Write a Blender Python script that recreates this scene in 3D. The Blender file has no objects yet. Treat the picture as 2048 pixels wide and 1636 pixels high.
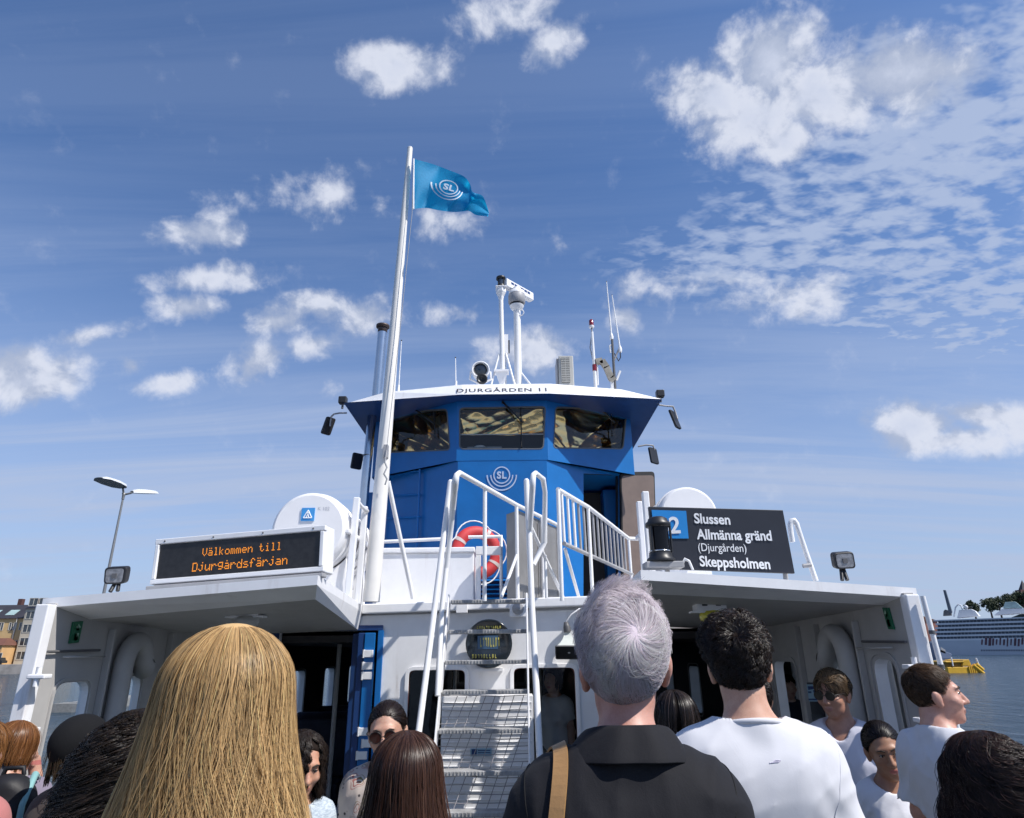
import bpy, bmesh, math, random
import numpy as np
from mathutils import Vector, Matrix, Euler
R = math.radians
SC = bpy.context.scene
COL = SC.collection
random.seed(4); RNG = np.random.default_rng(11)

# ------------------------------------------------------------------ camera
CAM_H, PITCH, ROLL, FPX = 1.70, R(20.5), R(0.65), 1300.0     # eye height above the deck, tilt, roll, focal length in photo pixels
_f = Vector((0, math.cos(PITCH), math.sin(PITCH))); _u0 = Vector((0, -math.sin(PITCH), math.cos(PITCH))); _r0 = Vector((1, 0, 0))
CU = _u0*math.cos(ROLL) + _r0*math.sin(ROLL); CR = _r0*math.cos(ROLL) - _u0*math.sin(ROLL); CF = _f
CAM = Vector((0, 0, CAM_H))
cd = bpy.data.cameras.new("camera"); cam = bpy.data.objects.new("camera", cd); COL.objects.link(cam)
cd.sensor_width = 36.0; cd.sensor_fit = 'HORIZONTAL'; cd.lens = FPX/2048*36; cd.clip_start = 0.05; cd.clip_end = 20000
m = Matrix((CR, CU, -CF)).transposed().to_4x4(); m.translation = CAM; cam.matrix_world = m
SC.camera = cam

# ------------------------------------------------------------------ exposure, sun, sky
SC.cycles.transparent_max_bounces = 48
SC.view_settings.view_transform = 'Standard'; SC.view_settings.look = 'None'
SC.view_settings.exposure = 0.13; SC.view_settings.gamma = 1.0
SUN_AZ, SUN_EL = R(63), R(51)                                 # to the right of straight behind the camera
SDIR = Vector((math.sin(SUN_AZ)*math.cos(SUN_EL), -math.cos(SUN_AZ)*math.cos(SUN_EL), math.sin(SUN_EL)))
sl = bpy.data.lights.new("sun", 'SUN'); sl.energy = 5.0; sl.angle = R(0.53); sl.color = (1.0, 0.955, 0.89)
so = bpy.data.objects.new("sun", sl); COL.objects.link(so); so.rotation_euler = SDIR.to_track_quat('Z', 'Y').to_euler(); so.location = (20, -20, 30)

def ray(px, py):
    return CR*((px-1024)/FPX) + CU*((818-py)/FPX) + CF

class NT:                                                     # tiny helper to write node trees
    def __init__(s, tree): s.t = tree; s.n = tree.nodes; s.l = tree.links
    def new(s, kind, **kw):
        n = s.n.new(kind)
        for k, v in kw.items(): setattr(n, k, v)
        return n
    def put(s, sock, v):
        if isinstance(v, bpy.types.NodeSocket): s.l.new(v, sock)
        elif isinstance(v, (tuple, list)) and sock.type == 'RGBA' and len(v) == 3: sock.default_value = (*v, 1)
        else: sock.default_value = v
    def math(s, op, a, b=0.0, c=0.0, clamp=False):
        n = s.new('ShaderNodeMath', operation=op, use_clamp=clamp)
        for i, v in enumerate((a, b, c)): s.put(n.inputs[i], v)
        return n.outputs[0]
    def vmath(s, op, a, b=(0, 0, 0)):
        n = s.new('ShaderNodeVectorMath', operation=op); s.put(n.inputs[0], a)
        if op == 'SCALE': s.put(n.inputs['Scale'], b)
        else: s.put(n.inputs[1], b)
        return n.outputs['Value'] if op in ('LENGTH', 'DOT_PRODUCT') else n.outputs[0]
    def noise(s, vec, scale, detail=6, rough=0.55, dist=0.0, lac=2.0):
        n = s.new('ShaderNodeTexNoise'); s.put(n.inputs['Vector'], vec); s.put(n.inputs['Scale'], scale)
        n.inputs['Detail'].default_value = detail; n.inputs['Roughness'].default_value = rough
        n.inputs['Distortion'].default_value = dist; n.inputs['Lacunarity'].default_value = lac
        return n.outputs['Fac']
    def ramp(s, v, lo, hi, a=0.0, b=1.0, smooth=True):
        n = s.new('ShaderNodeMapRange', interpolation_type='SMOOTHSTEP' if smooth else 'LINEAR')
        for k, x in zip(('Value', 'From Min', 'From Max', 'To Min', 'To Max'), (v, lo, hi, a, b)): s.put(n.inputs[k], x)
        return n.outputs[0]
    def mix(s, fac, a, b, mode='MIX'):
        n = s.new('ShaderNodeMix', data_type='RGBA', blend_type=mode, clamp_factor=True)
        s.put(n.inputs[0], fac); s.put(n.inputs[6], a); s.put(n.inputs[7], b)
        return n.outputs[2]
    def mapping(s, vec, loc=(0, 0, 0), rot=(0, 0, 0), scale=(1, 1, 1), kind='POINT'):
        n = s.new('ShaderNodeMapping', vector_type=kind); s.put(n.inputs[0], vec)
        n.inputs['Location'].default_value = loc; n.inputs['Rotation'].default_value = rot; n.inputs['Scale'].default_value = scale
        return n.outputs[0]

# clouds: centre direction given as photo pixel, radii and tilt in the same unit, strength
CUMULUS = [(1535,130,95,85,0,1.0),(1430,190,105,60,10,1.0),(1500,235,110,75,-8,1.0),(1650,190,120,70,0,.95),(1780,150,130,75,0,.95),(1570,280,75,50,0,.85),(1880,140,80,55,0,.7),
 (1030,30,110,45,0,.75),(1110,80,75,45,-20,.75),(800,130,100,42,4,.9),(780,165,60,25,0,.7),
 (30,765,125,50,-14,.95),(50,720,50,34,0,.75),(-30,740,100,60,0,.95),
 (405,470,85,32,0,.75),(435,445,40,28,-30,.55),(430,555,115,30,-6,.72),(375,615,60,30,0,.85),
 (560,640,66,32,-14,.8),(510,725,75,40,-30,.85),(625,690,66,30,-10,.65),(640,610,70,26,0,.7),(730,635,90,40,0,.6),(340,765,75,26,-8,.8),(265,735,40,28,-40,.6),(185,668,80,20,-14,.58),(890,628,80,24,0,.5),
 (670,390,75,60,-20,.55),(560,380,70,35,-10,.38),(425,385,50,22,0,.34),(760,410,50,26,40,.38),(670,440,60,20,0,.4),(660,785,26,24,0,.5),
 (1050,700,85,40,0,.85),(985,725,40,22,0,.7),(1110,690,40,24,0,.6),(1253,640,34,26,0,.7),(890,440,90,38,0,.5),
 (1830,850,78,50,0,1.0),(1890,880,120,34,0,.85),(1960,830,90,30,6,.85),(2060,850,70,45,0,.9),
 (1560,600,170,45,-6,.6),(1600,620,70,30,0,.45),(1330,575,230,36,-4,.45),(1130,490,26,22,0,.3)]
MACKEREL = [(1900,330,330,260,0,1.0),(2050,120,160,200,0,.9),(1750,480,330,170,0,.8),(1950,600,330,130,0,.75),(1480,520,280,90,0,.55),(1600,380,190,110,0,.5)]

def world():
    w = bpy.data.worlds.new("World"); SC.world = w; w.use_nodes = True
    g = NT(w.node_tree); g.n.clear()
    d = g.new('ShaderNodeTexCoord').outputs['Generated']
    sky = g.new('ShaderNodeTexSky', sky_type='NISHITA', sun_disc=False)
    sky.sun_elevation = SUN_EL; sky.sun_rotation = R(180)-SUN_AZ; sky.altitude = 0; sky.air_density = 1.0; sky.dust_density = 0.55; sky.ozone_density = 2.2
    base = sky.outputs[0]
    sep = g.new('ShaderNodeSeparateXYZ'); g.put(sep.inputs[0], d)
    zz = g.math('MAXIMUM', sep.outputs[2], 0.0)
    k = g.math('DIVIDE', 1.0, g.math('ADD', zz, 0.09))
    plane = g.vmath('SCALE', d, k)                            # a flat cloud layer overhead, seen in perspective
    def blobs(lst, soft):
        acc = None
        for (px, py, rx, ry, tilt, wt) in lst:
            v = ray(px, py); nn = v.length; v = v.normalized()
            x = (CR - v*CR.dot(v)).normalized(); y = v.cross(x); t = R(tilt)
            x2 = x*math.cos(t) + y*math.sin(t); y2 = v.cross(x2)
            eul = Matrix((x2, y2, v)).transposed().to_euler()
            mp = g.mapping(d, loc=tuple(v), rot=tuple(eul), scale=(rx*soft/FPX/nn, ry*soft/FPX/nn, 1.0), kind='TEXTURE')
            gr = g.new('ShaderNodeTexGradient', gradient_type='SPHERICAL'); g.put(gr.inputs[0], mp)
            val = g.math('MULTIPLY', gr.outputs[1], wt)
            acc = val if acc is None else g.math('SMOOTH_MAX', acc, val, 0.12)
        return acc
    n1 = g.noise(d, 15.0, 7, 0.60, 0.25); n2 = g.noise(g.mapping(d, loc=(3, 1, 2)), 40.0, 4, 0.62)
    nn = g.math('ADD', g.math('MULTIPLY', n1, 0.66), g.math('MULTIPLY', n2, 0.34))
    cm = blobs(CUMULUS, 1.55)
    dens = g.math('ADD', cm, g.math('MULTIPLY', g.math('SUBTRACT', nn, 0.5), 1.75))
    dens = g.math('MULTIPLY', dens, g.ramp(cm, 0.0, 0.16))
    cum = g.ramp(dens, 0.10, 0.70)
    n1b = g.noise(g.vmath('ADD', d, (0.012, -0.0, 0.030)), 15.0, 3, 0.55, 0.25)   # the field a little way toward the sun
    relief = g.math('SUBTRACT', n1, n1b)
    # mackerel sheet
    mm = blobs(MACKEREL, 1.5)
    m1 = g.noise(g.mapping(plane, rot=(0, 0, R(-32)), scale=(1.0, 1.7, 1.0)), 15.0, 3, 0.55, 0.2); m2 = g.noise(plane, 2.6, 3, 0.5)
    mk = g.math('ADD', g.math('MULTIPLY', g.math('SUBTRACT', m1, 0.5), 4.2), g.math('MULTIPLY', g.math('SUBTRACT', m2, 0.5), 1.8))
    mack = g.math('MULTIPLY', g.ramp(g.math('ADD', mk, g.math('MULTIPLY', mm, 1.45)), -0.05, 1.45), 0.85)
    mack = g.math('MULTIPLY', mack, g.ramp(mm, 0.02, 0.42))
    # thin cirrus veil, streaky, thicker low down
    ve = g.noise(g.mapping(plane, rot=(0, 0, R(10)), scale=(0.26, 2.0, 1.0)), 1.15, 7, 0.62, 0.7)
    vm = blobs(VEIL, 1.6)
    veil = g.math('MULTIPLY', g.ramp(ve, 0.36, 0.66), g.math('MINIMUM', 0.80, g.math('ADD', g.ramp(sep.outputs[2], 0.60, 0.08, 0.09, 0.60), g.math('MULTIPLY', vm, 0.85))))
    lowhaze = g.ramp(sep.outputs[2], 0.62, -0.02, 0.0, 0.90)
    veil = g.math('SUBTRACT', 1.0, g.math('MULTIPLY', g.math('SUBTRACT', 1.0, veil), g.math('SUBTRACT', 1.0, g.math('MULTIPLY', lowhaze, 0.85))))
    thin = g.math('MAXIMUM', veil, mack)
    base = g.mix(1.0, base, SKY_TINT, 'MULTIPLY')
    col = g.mix(thin, base, g.mix(sep.outputs[2], CLOUD_LOW, CLOUD_THIN))
    body = g.mix(g.ramp(relief, -0.10, 0.10), CLOUD_GREY, CLOUD_LIT)
    body = g.mix(g.ramp(dens, 0.5, 1.2), body, CLOUD_CORE)
    col = g.mix(g.math('MULTIPLY', cum, 0.95), col, body)
    bg = g.new('ShaderNodeBackground'); g.put(bg.inputs[0], col); bg.inputs[1].default_value = SKY_K
    out = g.new('ShaderNodeOutputWorld'); g.l.new(bg.outputs[0], out.inputs[0])
    w.cycles.sampling_method = 'MANUAL'; w.cycles.sample_map_resolution = 512
SKY_K = 0.085
SKY_TINT = (0.88, 1.20, 1.60)
CLOUD_THIN = (5.0, 6.0, 8.2); CLOUD_LOW = (4.9, 5.8, 7.9); CLOUD_LIT = (8.0, 8.4, 9.6); CLOUD_GREY = (4.6, 5.3, 7.0); CLOUD_CORE = (6.8, 7.4, 9.0)
VEIL = [(1750,980,420,60,2,1.3),(300,1000,420,40,0,.9),(600,930,260,34,-4,.9),(1200,880,420,44,3,.9),(200,880,200,30,8,.6),(1900,1120,300,40,0,1.2),(1650,1060,520,120,0,1.0),(800,900,500,110,3,.8)]
world()
# ------------------------------------------------------------------ photo geometry -> world
def P(px, py, Y):                                             # the point seen at a photo pixel, at distance Y in front
    d = ray(px, py); return CAM + d*(Y/d.y)
def PZ(px, py, z):                                            # ... at height z
    d = ray(px, py); return CAM + d*((z-CAM_H)/d.z)
def PX(px, py, x):
    d = ray(px, py); return CAM + d*(x/d.x)
def PL(px, py, p0, n):                                        # ... on a plane
    d = ray(px, py); p0 = Vector(p0); n = Vector(n)
    return CAM + d*((p0-CAM).dot(n)/d.dot(n))
def V(*a): return Vector(a)

# ------------------------------------------------------------------ objects
def link(o, parent=None):                                     # all meshes hold world coordinates; only the Empties have a location
    COL.objects.link(o)
    if parent is not None:
        o.parent = parent
        if parent.type == 'EMPTY': o.matrix_parent_inverse = parent.matrix_basis.inverted()
    return o
def thing(name, label, cat, loc, group=None):                 # an Empty at a thing's base; its parts are its children
    o = bpy.data.objects.new(name, None); o.empty_display_size = 0.1; COL.objects.link(o); o.location = loc
    return tag(o, label, cat, group)
def tag(o, label=None, cat=None, group=None, kind=None):
    if label: o['label'] = label
    if cat: o['category'] = cat
    if group: o['group'] = group
    if kind: o['kind'] = kind
    return o

class MB:
    """collects shapes and links them as ONE mesh object"""
    def __init__(s): s.v = []; s.f = []; s.mi = []; s.sm = []; s.mats = []
    def slot(s, m):
        if m is None: return 0
        if m not in s.mats: s.mats.append(m)
        return s.mats.index(m)
    def add(s, vs, fs, mat=None, smooth=False):
        b = len(s.v); s.v.extend([tuple(p) for p in vs]); k = s.slot(mat)
        for f in fs: s.f.append([i+b for i in f]); s.mi.append(k); s.sm.append(smooth)
        return s
    def quad(s, a, b, c, d, mat=None): return s.add([a, b, c, d], [(0, 1, 2, 3)], mat)
    def poly(s, pts, mat=None): return s.add(pts, [tuple(range(len(pts)))], mat)
    def box8(s, p, mat=None):                                 # 4 bottom + 4 top corners
        return s.add(p, [(3, 2, 1, 0), (4, 5, 6, 7), (0, 1, 5, 4), (1, 2, 6, 5), (2, 3, 7, 6), (3, 0, 4, 7)], mat)
    def box(s, lo, hi, mat=None):
        x0, y0, z0 = lo; x1, y1, z1 = hi
        return s.box8([(x0, y0, z0), (x1, y0, z0), (x1, y1, z0), (x0, y1, z0), (x0, y0, z1), (x1, y0, z1), (x1, y1, z1), (x0, y1, z1)], mat)
    def obox(s, c, ax, ay, az, mat=None):                     # centre and half-axis vectors
        c = Vector(c); ax = Vector(ax); ay = Vector(ay); az = Vector(az)
        return s.box8([c-ax-ay-az, c+ax-ay-az, c+ax+ay-az, c-ax+ay-az, c-ax-ay+az, c+ax-ay+az, c+ax+ay+az, c-ax+ay+az], mat)
    def prism(s, pts, ext, mat=None):                         # planar polygon pushed along ext
        n = len(pts); ext = Vector(ext); a = [Vector(p) for p in pts]
        nrm = sum(((a[i]-a[0]).cross(a[i+1]-a[0]) for i in range(1, n-1)), Vector())
        if nrm.dot(ext) > 0: a = a[::-1]
        b = [p+ext for p in a]
        return s.add(a+b, [tuple(range(n)), tuple(range(2*n-1, n-1, -1))] + [(j, i, i+n, j+n) for i, j in ((i, (i+1) % n) for i in range(n))], mat)
    def tube(s, pts, r, mat=None, seg=10, cap=True, rs=None, smooth=True):
        pts = [Vector(p) for p in pts]; n = len(pts); vs = []; fs = []
        t0 = (pts[1]-pts[0]).normalized(); u = t0.orthogonal().normalized()
        for i, p in enumerate(pts):
            if i == 0: t = pts[1]-pts[0]
            elif i == n-1: t = pts[-1]-pts[-2]
            else: t = (pts[i+1]-p).normalized() + (p-pts[i-1]).normalized()
            t.normalize(); u = (u - t*u.dot(t)).normalized(); w = t.cross(u)
            rr = rs[i] if rs else r
            if 0 < i < n-1:
                c = (pts[i+1]-p).normalized().dot((p-pts[i-1]).normalized()); rr = rr/max(0.75, math.sqrt(max(0.1, (1+c)/2)))
            for k in range(seg):
                a = 2*math.pi*k/seg; vs.append(p + (u*math.cos(a) + w*math.sin(a))*rr)
        for i in range(n-1):
            for k in range(seg):
                k2 = (k+1) % seg; fs.append((i*seg+k, i*seg+k2, (i+1)*seg+k2, (i+1)*seg+k))
        s.add(vs, fs, mat, smooth)
        if cap: s.add(vs[:seg], [tuple(range(seg-1, -1, -1))], mat); s.add(vs[-seg:], [tuple(range(seg))], mat)
        return s
    def lathe(s, base, axis, prof, mat=None, seg=24, smooth=True):     # prof: (distance along axis, radius)
        base = Vector(base); axis = Vector(axis).normalized(); u = axis.orthogonal().normalized(); w = axis.cross(u); vs = []; fs = []
        for (h, r) in prof:
            for k in range(seg):
                a = 2*math.pi*k/seg; vs.append(base + axis*h + (u*math.cos(a)+w*math.sin(a))*r)
        for i in range(len(prof)-1):
            for k in range(seg):
                k2 = (k+1) % seg; fs.append((i*seg+k, i*seg+k2, (i+1)*seg+k2, (i+1)*seg+k))
        s.add(vs, fs, mat, smooth)
        if prof[0][1] > 1e-4: s.add(vs[:seg], [tuple(range(seg-1, -1, -1))], mat)
        if prof[-1][1] > 1e-4: s.add(vs[-seg:], [tuple(range(seg))], mat)
        return s
    def ball(s, c, rad, mat=None, nu=16, nv=10, rot=None):
        c = Vector(c); rad = Vector(rad) if hasattr(rad, '__len__') else Vector((rad,)*3); vs = []; fs = []
        for j in range(nv+1):
            for i in range(nu):
                a = 2*math.pi*i/nu; b = math.pi*j/nv - math.pi/2
                q = Vector((math.cos(a)*math.cos(b)*rad.x, math.sin(a)*math.cos(b)*rad.y, math.sin(b)*rad.z))
                if rot is not None: q = rot @ q
                vs.append(c+q)
        for j in range(nv):
            for i in range(nu):
                i2 = (i+1) % nu; fs.append((j*nu+i, j*nu+i2, (j+1)*nu+i2, (j+1)*nu+i))
        return s.add(vs, fs, mat, True)
    def ring(s, c, n, R0, r, mat=None, seg=48, side=10, a0=0, a1=2*math.pi, updir=None):
        c = Vector(c); n = Vector(n).normalized(); u = (Vector(updir) if updir else n.orthogonal()).normalized(); w = n.cross(u)
        full = abs(a1-a0-2*math.pi) < 1e-6
        pts = [c + (u*math.cos(a0+(a1-a0)*i/seg) + w*math.sin(a0+(a1-a0)*i/seg))*R0 for i in range(seg+1)]
        return s.tube(pts, r, mat, side, cap=not full)
    def build(s, name, mat=None, parent=None, bevel=0, seg=2, autosmooth=False):
        me = bpy.data.meshes.new(name); me.from_pydata(s.v, [], s.f); me.validate()
        if s.mats:
            for m in s.mats: me.materials.append(m)
        elif mat: me.materials.append(mat)
        if len(me.polygons) == len(s.f):
            me.polygons.foreach_set('material_index', s.mi); me.polygons.foreach_set('use_smooth', s.sm)
        o = bpy.data.objects.new(name, me); link(o, parent)
        if bevel:
            b = o.modifiers.new('bevel', 'BEVEL'); b.width = bevel; b.segments = seg; b.limit_method = 'ANGLE'; b.angle_limit = R(40); b.harden_normals = False
        return o

def rrect(w, h, r, n=5):                                      # rounded rectangle outline, centred, counter-clockwise
    pts = []
    for cx, cy, a0 in ((w/2-r, h/2-r, 0), (-w/2+r, h/2-r, 90), (-w/2+r, -h/2+r, 180), (w/2-r, -h/2+r, 270)):
        for i in range(n+1):
            a = R(a0+90*i/n); pts.append((cx+r*math.cos(a), cy+r*math.sin(a)))
    return pts
def round_poly(pts, r, n=5):                                  # any planar polygon with rounded corners (3-D)
    pts = [Vector(p) for p in pts]; out = []; N = len(pts)
    for i in range(N):
        p = pts[i]; a = (pts[i-1]-p); b = (pts[(i+1) % N]-p); ra = min(r, a.length*.45, b.length*.45); a = p + a.normalized()*ra; b = p + b.normalized()*ra
        for k in range(n+1):
            t = k/n; out.append(a*(1-t)**2 + p*2*t*(1-t) + b*t*t)
    return out
def wall_with_holes(mb, outer, holes, thick, mat=None, jamb=None):
    """a flat wall (outer and hole outlines are 3-D and planar) with real openings, pushed along the vector thick"""
    outer = [Vector(p) for p in outer]; holes = [[Vector(p) for p in h] for h in holes]
    o = outer[0]; n = sum(((outer[i]-o).cross(outer[i+1]-o) for i in range(1, len(outer)-1)), Vector()).normalized()
    u = (outer[1]-o).normalized(); w = n.cross(u); thick = Vector(thick)
    from mathutils.geometry import delaunay_2d_cdt
    pts = []; edges = []
    for loop in [outer]+holes:
        b = len(pts); pts += [Vector(((p-o).dot(u), (p-o).dot(w))) for p in loop]
        edges += [(b+i, b+(i+1) % len(loop)) for i in range(len(loop))]
    vs, es, fs, _, _, _ = delaunay_2d_cdt(pts, edges, [], 0, 1e-5)
    def inside(q, loop):
        c = False; L = [((p-o).dot(u), (p-o).dot(w)) for p in loop]
        for i in range(len(L)):
            (x1, y1), (x2, y2) = L[i-1], L[i]
            if (y1 > q.y) != (y2 > q.y) and q.x < (x2-x1)*(q.y-y1)/(y2-y1)+x1: c = not c
        return c
    keep = []
    for f in fs:
        q = sum((vs[i] for i in f), Vector((0, 0)))/len(f)
        if inside(q, outer) and not any(inside(q, h) for h in holes): keep.append(f)
    A = [o+u*p.x+w*p.y for p in vs]; B = [p+thick for p in A]
    flip = n.dot(thick) > 0
    front = [tuple(f)[::-1] if flip else tuple(f) for f in keep]; nA = len(A)
    mb.add(A, front, mat); mb.add(B, [f[::-1] for f in front], mat)
    for loop in [outer]+holes:
        k = len(loop)
        for i in range(k):
            a, b = loop[i], loop[(i+1) % k]
            mid = (a+b)/2; out = (b-a).cross(thick)
            q2 = mid + out.normalized()*1e-3; q = Vector(((q2-o).dot(u), (q2-o).dot(w)))
            solid = inside(q, outer) and not any(inside(q, h) for h in holes)
            vsq = [a, b, b+thick, a+thick]
            mb.add(vsq, [(0, 1, 2, 3) if not solid else (3, 2, 1, 0)], jamb if (jamb and loop is not outer) else mat)
    return mb
def frame_ring(mb, outline, inset, thick, mat=None):          # a flat ring along a closed outline
    pts = [Vector(p) for p in outline]; N = len(pts); c = sum(pts, Vector())/N
    inner = []
    n = sum(((pts[i]-pts[0]).cross(pts[i+1]-pts[0]) for i in range(1, N-1)), Vector()).normalized()
    for i in range(N):
        t = (pts[(i+1) % N]-pts[i-1]).normalized(); d = n.cross(t); inner.append(pts[i]+d*inset)
    thick = Vector(thick); vs = pts+inner+[p+thick for p in pts]+[p+thick for p in inner]; fs = []
    for i in range(N):
        j = (i+1) % N
        fs += [(i, j, N+j, N+i), (2*N+j, 2*N+i, 3*N+i, 3*N+j), (j, i, 2*N+i, 2*N+j), (N+i, N+j, 3*N+j, 3*N+i)]
    if n.dot(thick) > 0: fs = [f[::-1] for f in fs]
    return mb.add(vs, fs, mat)

def text_mesh(txt, size, bold=0.0, spacing=1.0, ext=0.0, align='LEFT', shear=0.0):
    cu = bpy.data.curves.new('lettering', 'FONT'); cu.body = txt; cu.size = size; cu.offset = bold; cu.extrude = ext
    cu.space_character = spacing; cu.align_x = align; cu.resolution_u = 4; cu.shear = shear; cu.fill_mode = 'BOTH'
    o = bpy.data.objects.new('lettering', cu); COL.objects.link(o)
    dg = bpy.context.evaluated_depsgraph_get(); dg.update()
    me = bpy.data.meshes.new_from_object(o.evaluated_get(dg)); vs = [tuple(v.co) for v in me.vertices]; fs = [tuple(p.vertices) for p in me.polygons]
    bpy.data.objects.remove(o); bpy.data.curves.remove(cu); bpy.data.meshes.remove(me)
    return vs, fs
def put_text(mb, txt, origin, ux, uy, size, mat=None, lift=0.003, sx=1.0, **kw):
    """lettering laid on a surface: origin at the baseline, ux along the line, uy up"""
    ux = Vector(ux).normalized(); uy = Vector(uy).normalized(); n = ux.cross(uy); o = Vector(origin)+n*lift
    vs, fs = text_mesh(txt, size, **kw)
    return mb.add([o+ux*(v[0]*sx)+uy*v[1]+n*v[2] for v in vs], fs, mat)
def text_width(txt, size, **kw):
    vs, _ = text_mesh(txt, size, **kw); xs = [v[0] for v in vs]; return min(xs), max(xs)

# ------------------------------------------------------------------ materials
MATS = {}
def mat(name, color, rough=0.5, metal=0.0, var=0.06, vscale=6.0, bump=0.0, bscale=60.0, grime=0.0, spec=0.5, coat=0.0, emit=None, estr=0.0, sss=0.0, sheen=0.0, grime_col=(0.16, 0.13, 0.10), fn=None):
    if name in MATS: return MATS[name]
    m_ = bpy.data.materials.new(name); m_.use_nodes = True; g = NT(m_.node_tree)
    b = g.n['Principled BSDF']; b.inputs['Roughness'].default_value = rough; b.inputs['Metallic'].default_value = metal
    b.inputs['Specular IOR Level'].default_value = spec; b.inputs['Coat Weight'].default_value = coat
    if sss: b.inputs['Subsurface Weight'].default_value = sss; b.inputs['Subsurface Radius'].default_value = (0.012, 0.005, 0.003); b.inputs['Subsurface Scale'].default_value = 1.0
    if sheen: b.inputs['Sheen Weight'].default_value = sheen
    if emit: b.inputs['Emission Color'].default_value = (*emit, 1); b.inputs['Emission Strength'].default_value = estr
    oc = g.new('ShaderNodeTexCoord').outputs['Object']
    if fn: fn(g, b, oc)
    else:
        c = color
        if var:
            n = g.noise(oc, vscale, 4, 0.6)
            lo = tuple(max(0, x*(1-var)) for x in color); hi = tuple(min(1, x*(1+var)) for x in color)
            c = g.mix(g.ramp(n, 0.3, 0.7), lo, hi)
        if grime:                                             # rain streaks and rubbed dirt, with their own shape
            st = g.noise(g.mapping(oc, scale=(1.0, 1.0, 0.07)), 9.0, 5, 0.65)
            bl = g.noise(oc, 3.0, 6, 0.7)
            k = g.math('MULTIPLY', g.ramp(st, 0.52, 0.80), g.ramp(bl, 0.40, 0.75))
            c = g.mix(g.math('MULTIPLY', k, grime), c, grime_col)
            rr = g.math('ADD', rough, g.math('MULTIPLY', k, 0.25)); g.put(b.inputs['Roughness'], rr)
        g.put(b.inputs['Base Color'], c)
    if bump:
        bn = g.new('ShaderNodeBump'); bn.inputs['Strength'].default_value = bump; bn.inputs['Distance'].default_value = 0.01
        g.put(bn.inputs['Height'], g.noise(oc, bscale, 4, 0.6)); g.l.new(bn.outputs[0], b.inputs['Normal'])
    MATS[name] = m_; return m_
WHITE = mat('white_paint', (0.82, 0.82, 0.83), 0.42, var=0.03, bump=0.05, bscale=14, grime=0.55, grime_col=(0.22, 0.13, 0.07))
WALLW = mat('white_steel', (0.80, 0.80, 0.81), 0.45, var=0.04, bump=0.10, bscale=4, grime=0.70, grime_col=(0.20, 0.13, 0.08))
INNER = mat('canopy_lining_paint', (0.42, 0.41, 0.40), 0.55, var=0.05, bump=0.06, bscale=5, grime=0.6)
RAILW = mat('white_rail_paint', (0.80, 0.80, 0.80), 0.32, var=0.03, grime=0.30)
BLUE = mat('blue_paint', (0.004, 0.135, 0.41), 0.36, var=0.07, vscale=3, bump=0.06, bscale=6, grime=0.15, grime_col=(0.01, 0.05, 0.15))
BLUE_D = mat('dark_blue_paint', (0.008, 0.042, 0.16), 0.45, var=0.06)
GREY = mat('grey_paint', (0.33, 0.33, 0.34), 0.5, var=0.08, grime=0.3)
DKGREY = mat('dark_grey_metal', (0.10, 0.10, 0.105), 0.5, var=0.1)
BLACK = mat('black_plastic', (0.018, 0.018, 0.02), 0.42, var=0.15)
RUBBER = mat('black_rubber', (0.012, 0.012, 0.013), 0.6, var=0.1)
CHROME = mat('stainless_steel', (0.60, 0.61, 0.62), 0.20, metal=1.0, var=0.05, bump=0.03, bscale=4)
GALV = mat('galvanised_tread', (0.34, 0.34, 0.34), 0.55, metal=0.1, var=0.22, vscale=9, bump=0.25, bscale=90, grime=0.5)
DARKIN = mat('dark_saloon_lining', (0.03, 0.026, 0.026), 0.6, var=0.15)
GLASS = None
def glass_mat():
    m_ = bpy.data.materials.new('window_glass'); m_.use_nodes = True; g = NT(m_.node_tree); g.n.clear()
    gl = g.new('ShaderNodeBsdfGlossy'); gl.inputs['Roughness'].default_value = 0.01; gl.inputs['Color'].default_value = (1, 1, 1, 1)
    tr = g.new('ShaderNodeBsdfTransparent'); tr.inputs['Color'].default_value = (0.93, 0.96, 0.95, 1)
    fr = g.new('ShaderNodeFresnel'); fr.inputs['IOR'].default_value = 1.5
    mx = g.new('ShaderNodeMixShader'); g.l.new(fr.outputs[0], mx.inputs[0]); g.l.new(tr.outputs[0], mx.inputs[1]); g.l.new(gl.outputs[0], mx.inputs[2])
    o = g.new('ShaderNodeOutputMaterial'); g.l.new(mx.outputs[0], o.inputs[0]); MATS['window_glass'] = m_; return m_
GLASS = glass_mat()
# ================================================================== water, far shore ground
def build_water():
    def fn(g, b, oc):
        b.inputs['Base Color'].default_value = (0.026, 0.050, 0.075, 1); b.inputs['Roughness'].default_value = 0.16; b.inputs['IOR'].default_value = 1.33
        n = g.noise(g.mapping(oc, rot=(0, 0, R(25)), scale=(1.0, 0.55, 1.0)), 1.1, 6, 0.65, 0.5)
        n2 = g.noise(g.mapping(oc, rot=(0, 0, R(-15)), scale=(1.0, 0.5, 1.0)), 0.10, 4, 0.6)
        bn = g.new('ShaderNodeBump'); bn.inputs['Strength'].default_value = 1.0; bn.inputs['Distance'].default_value = 0.6
        g.put(bn.inputs['Height'], g.math('ADD', n, g.math('MULTIPLY', n2, 1.6))); g.l.new(bn.outputs[0], b.inputs['Normal'])
    m_ = mat('harbour_water', (0, 0, 0), fn=fn)
    mb = MB(); mb.quad((-9000, -400, -1.5), (9000, -400, -1.5), (9000, 12000, -1.5), (-9000, 12000, -1.5), m_)
    tag(mb.build('water'), kind='structure')
build_water()

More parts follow.
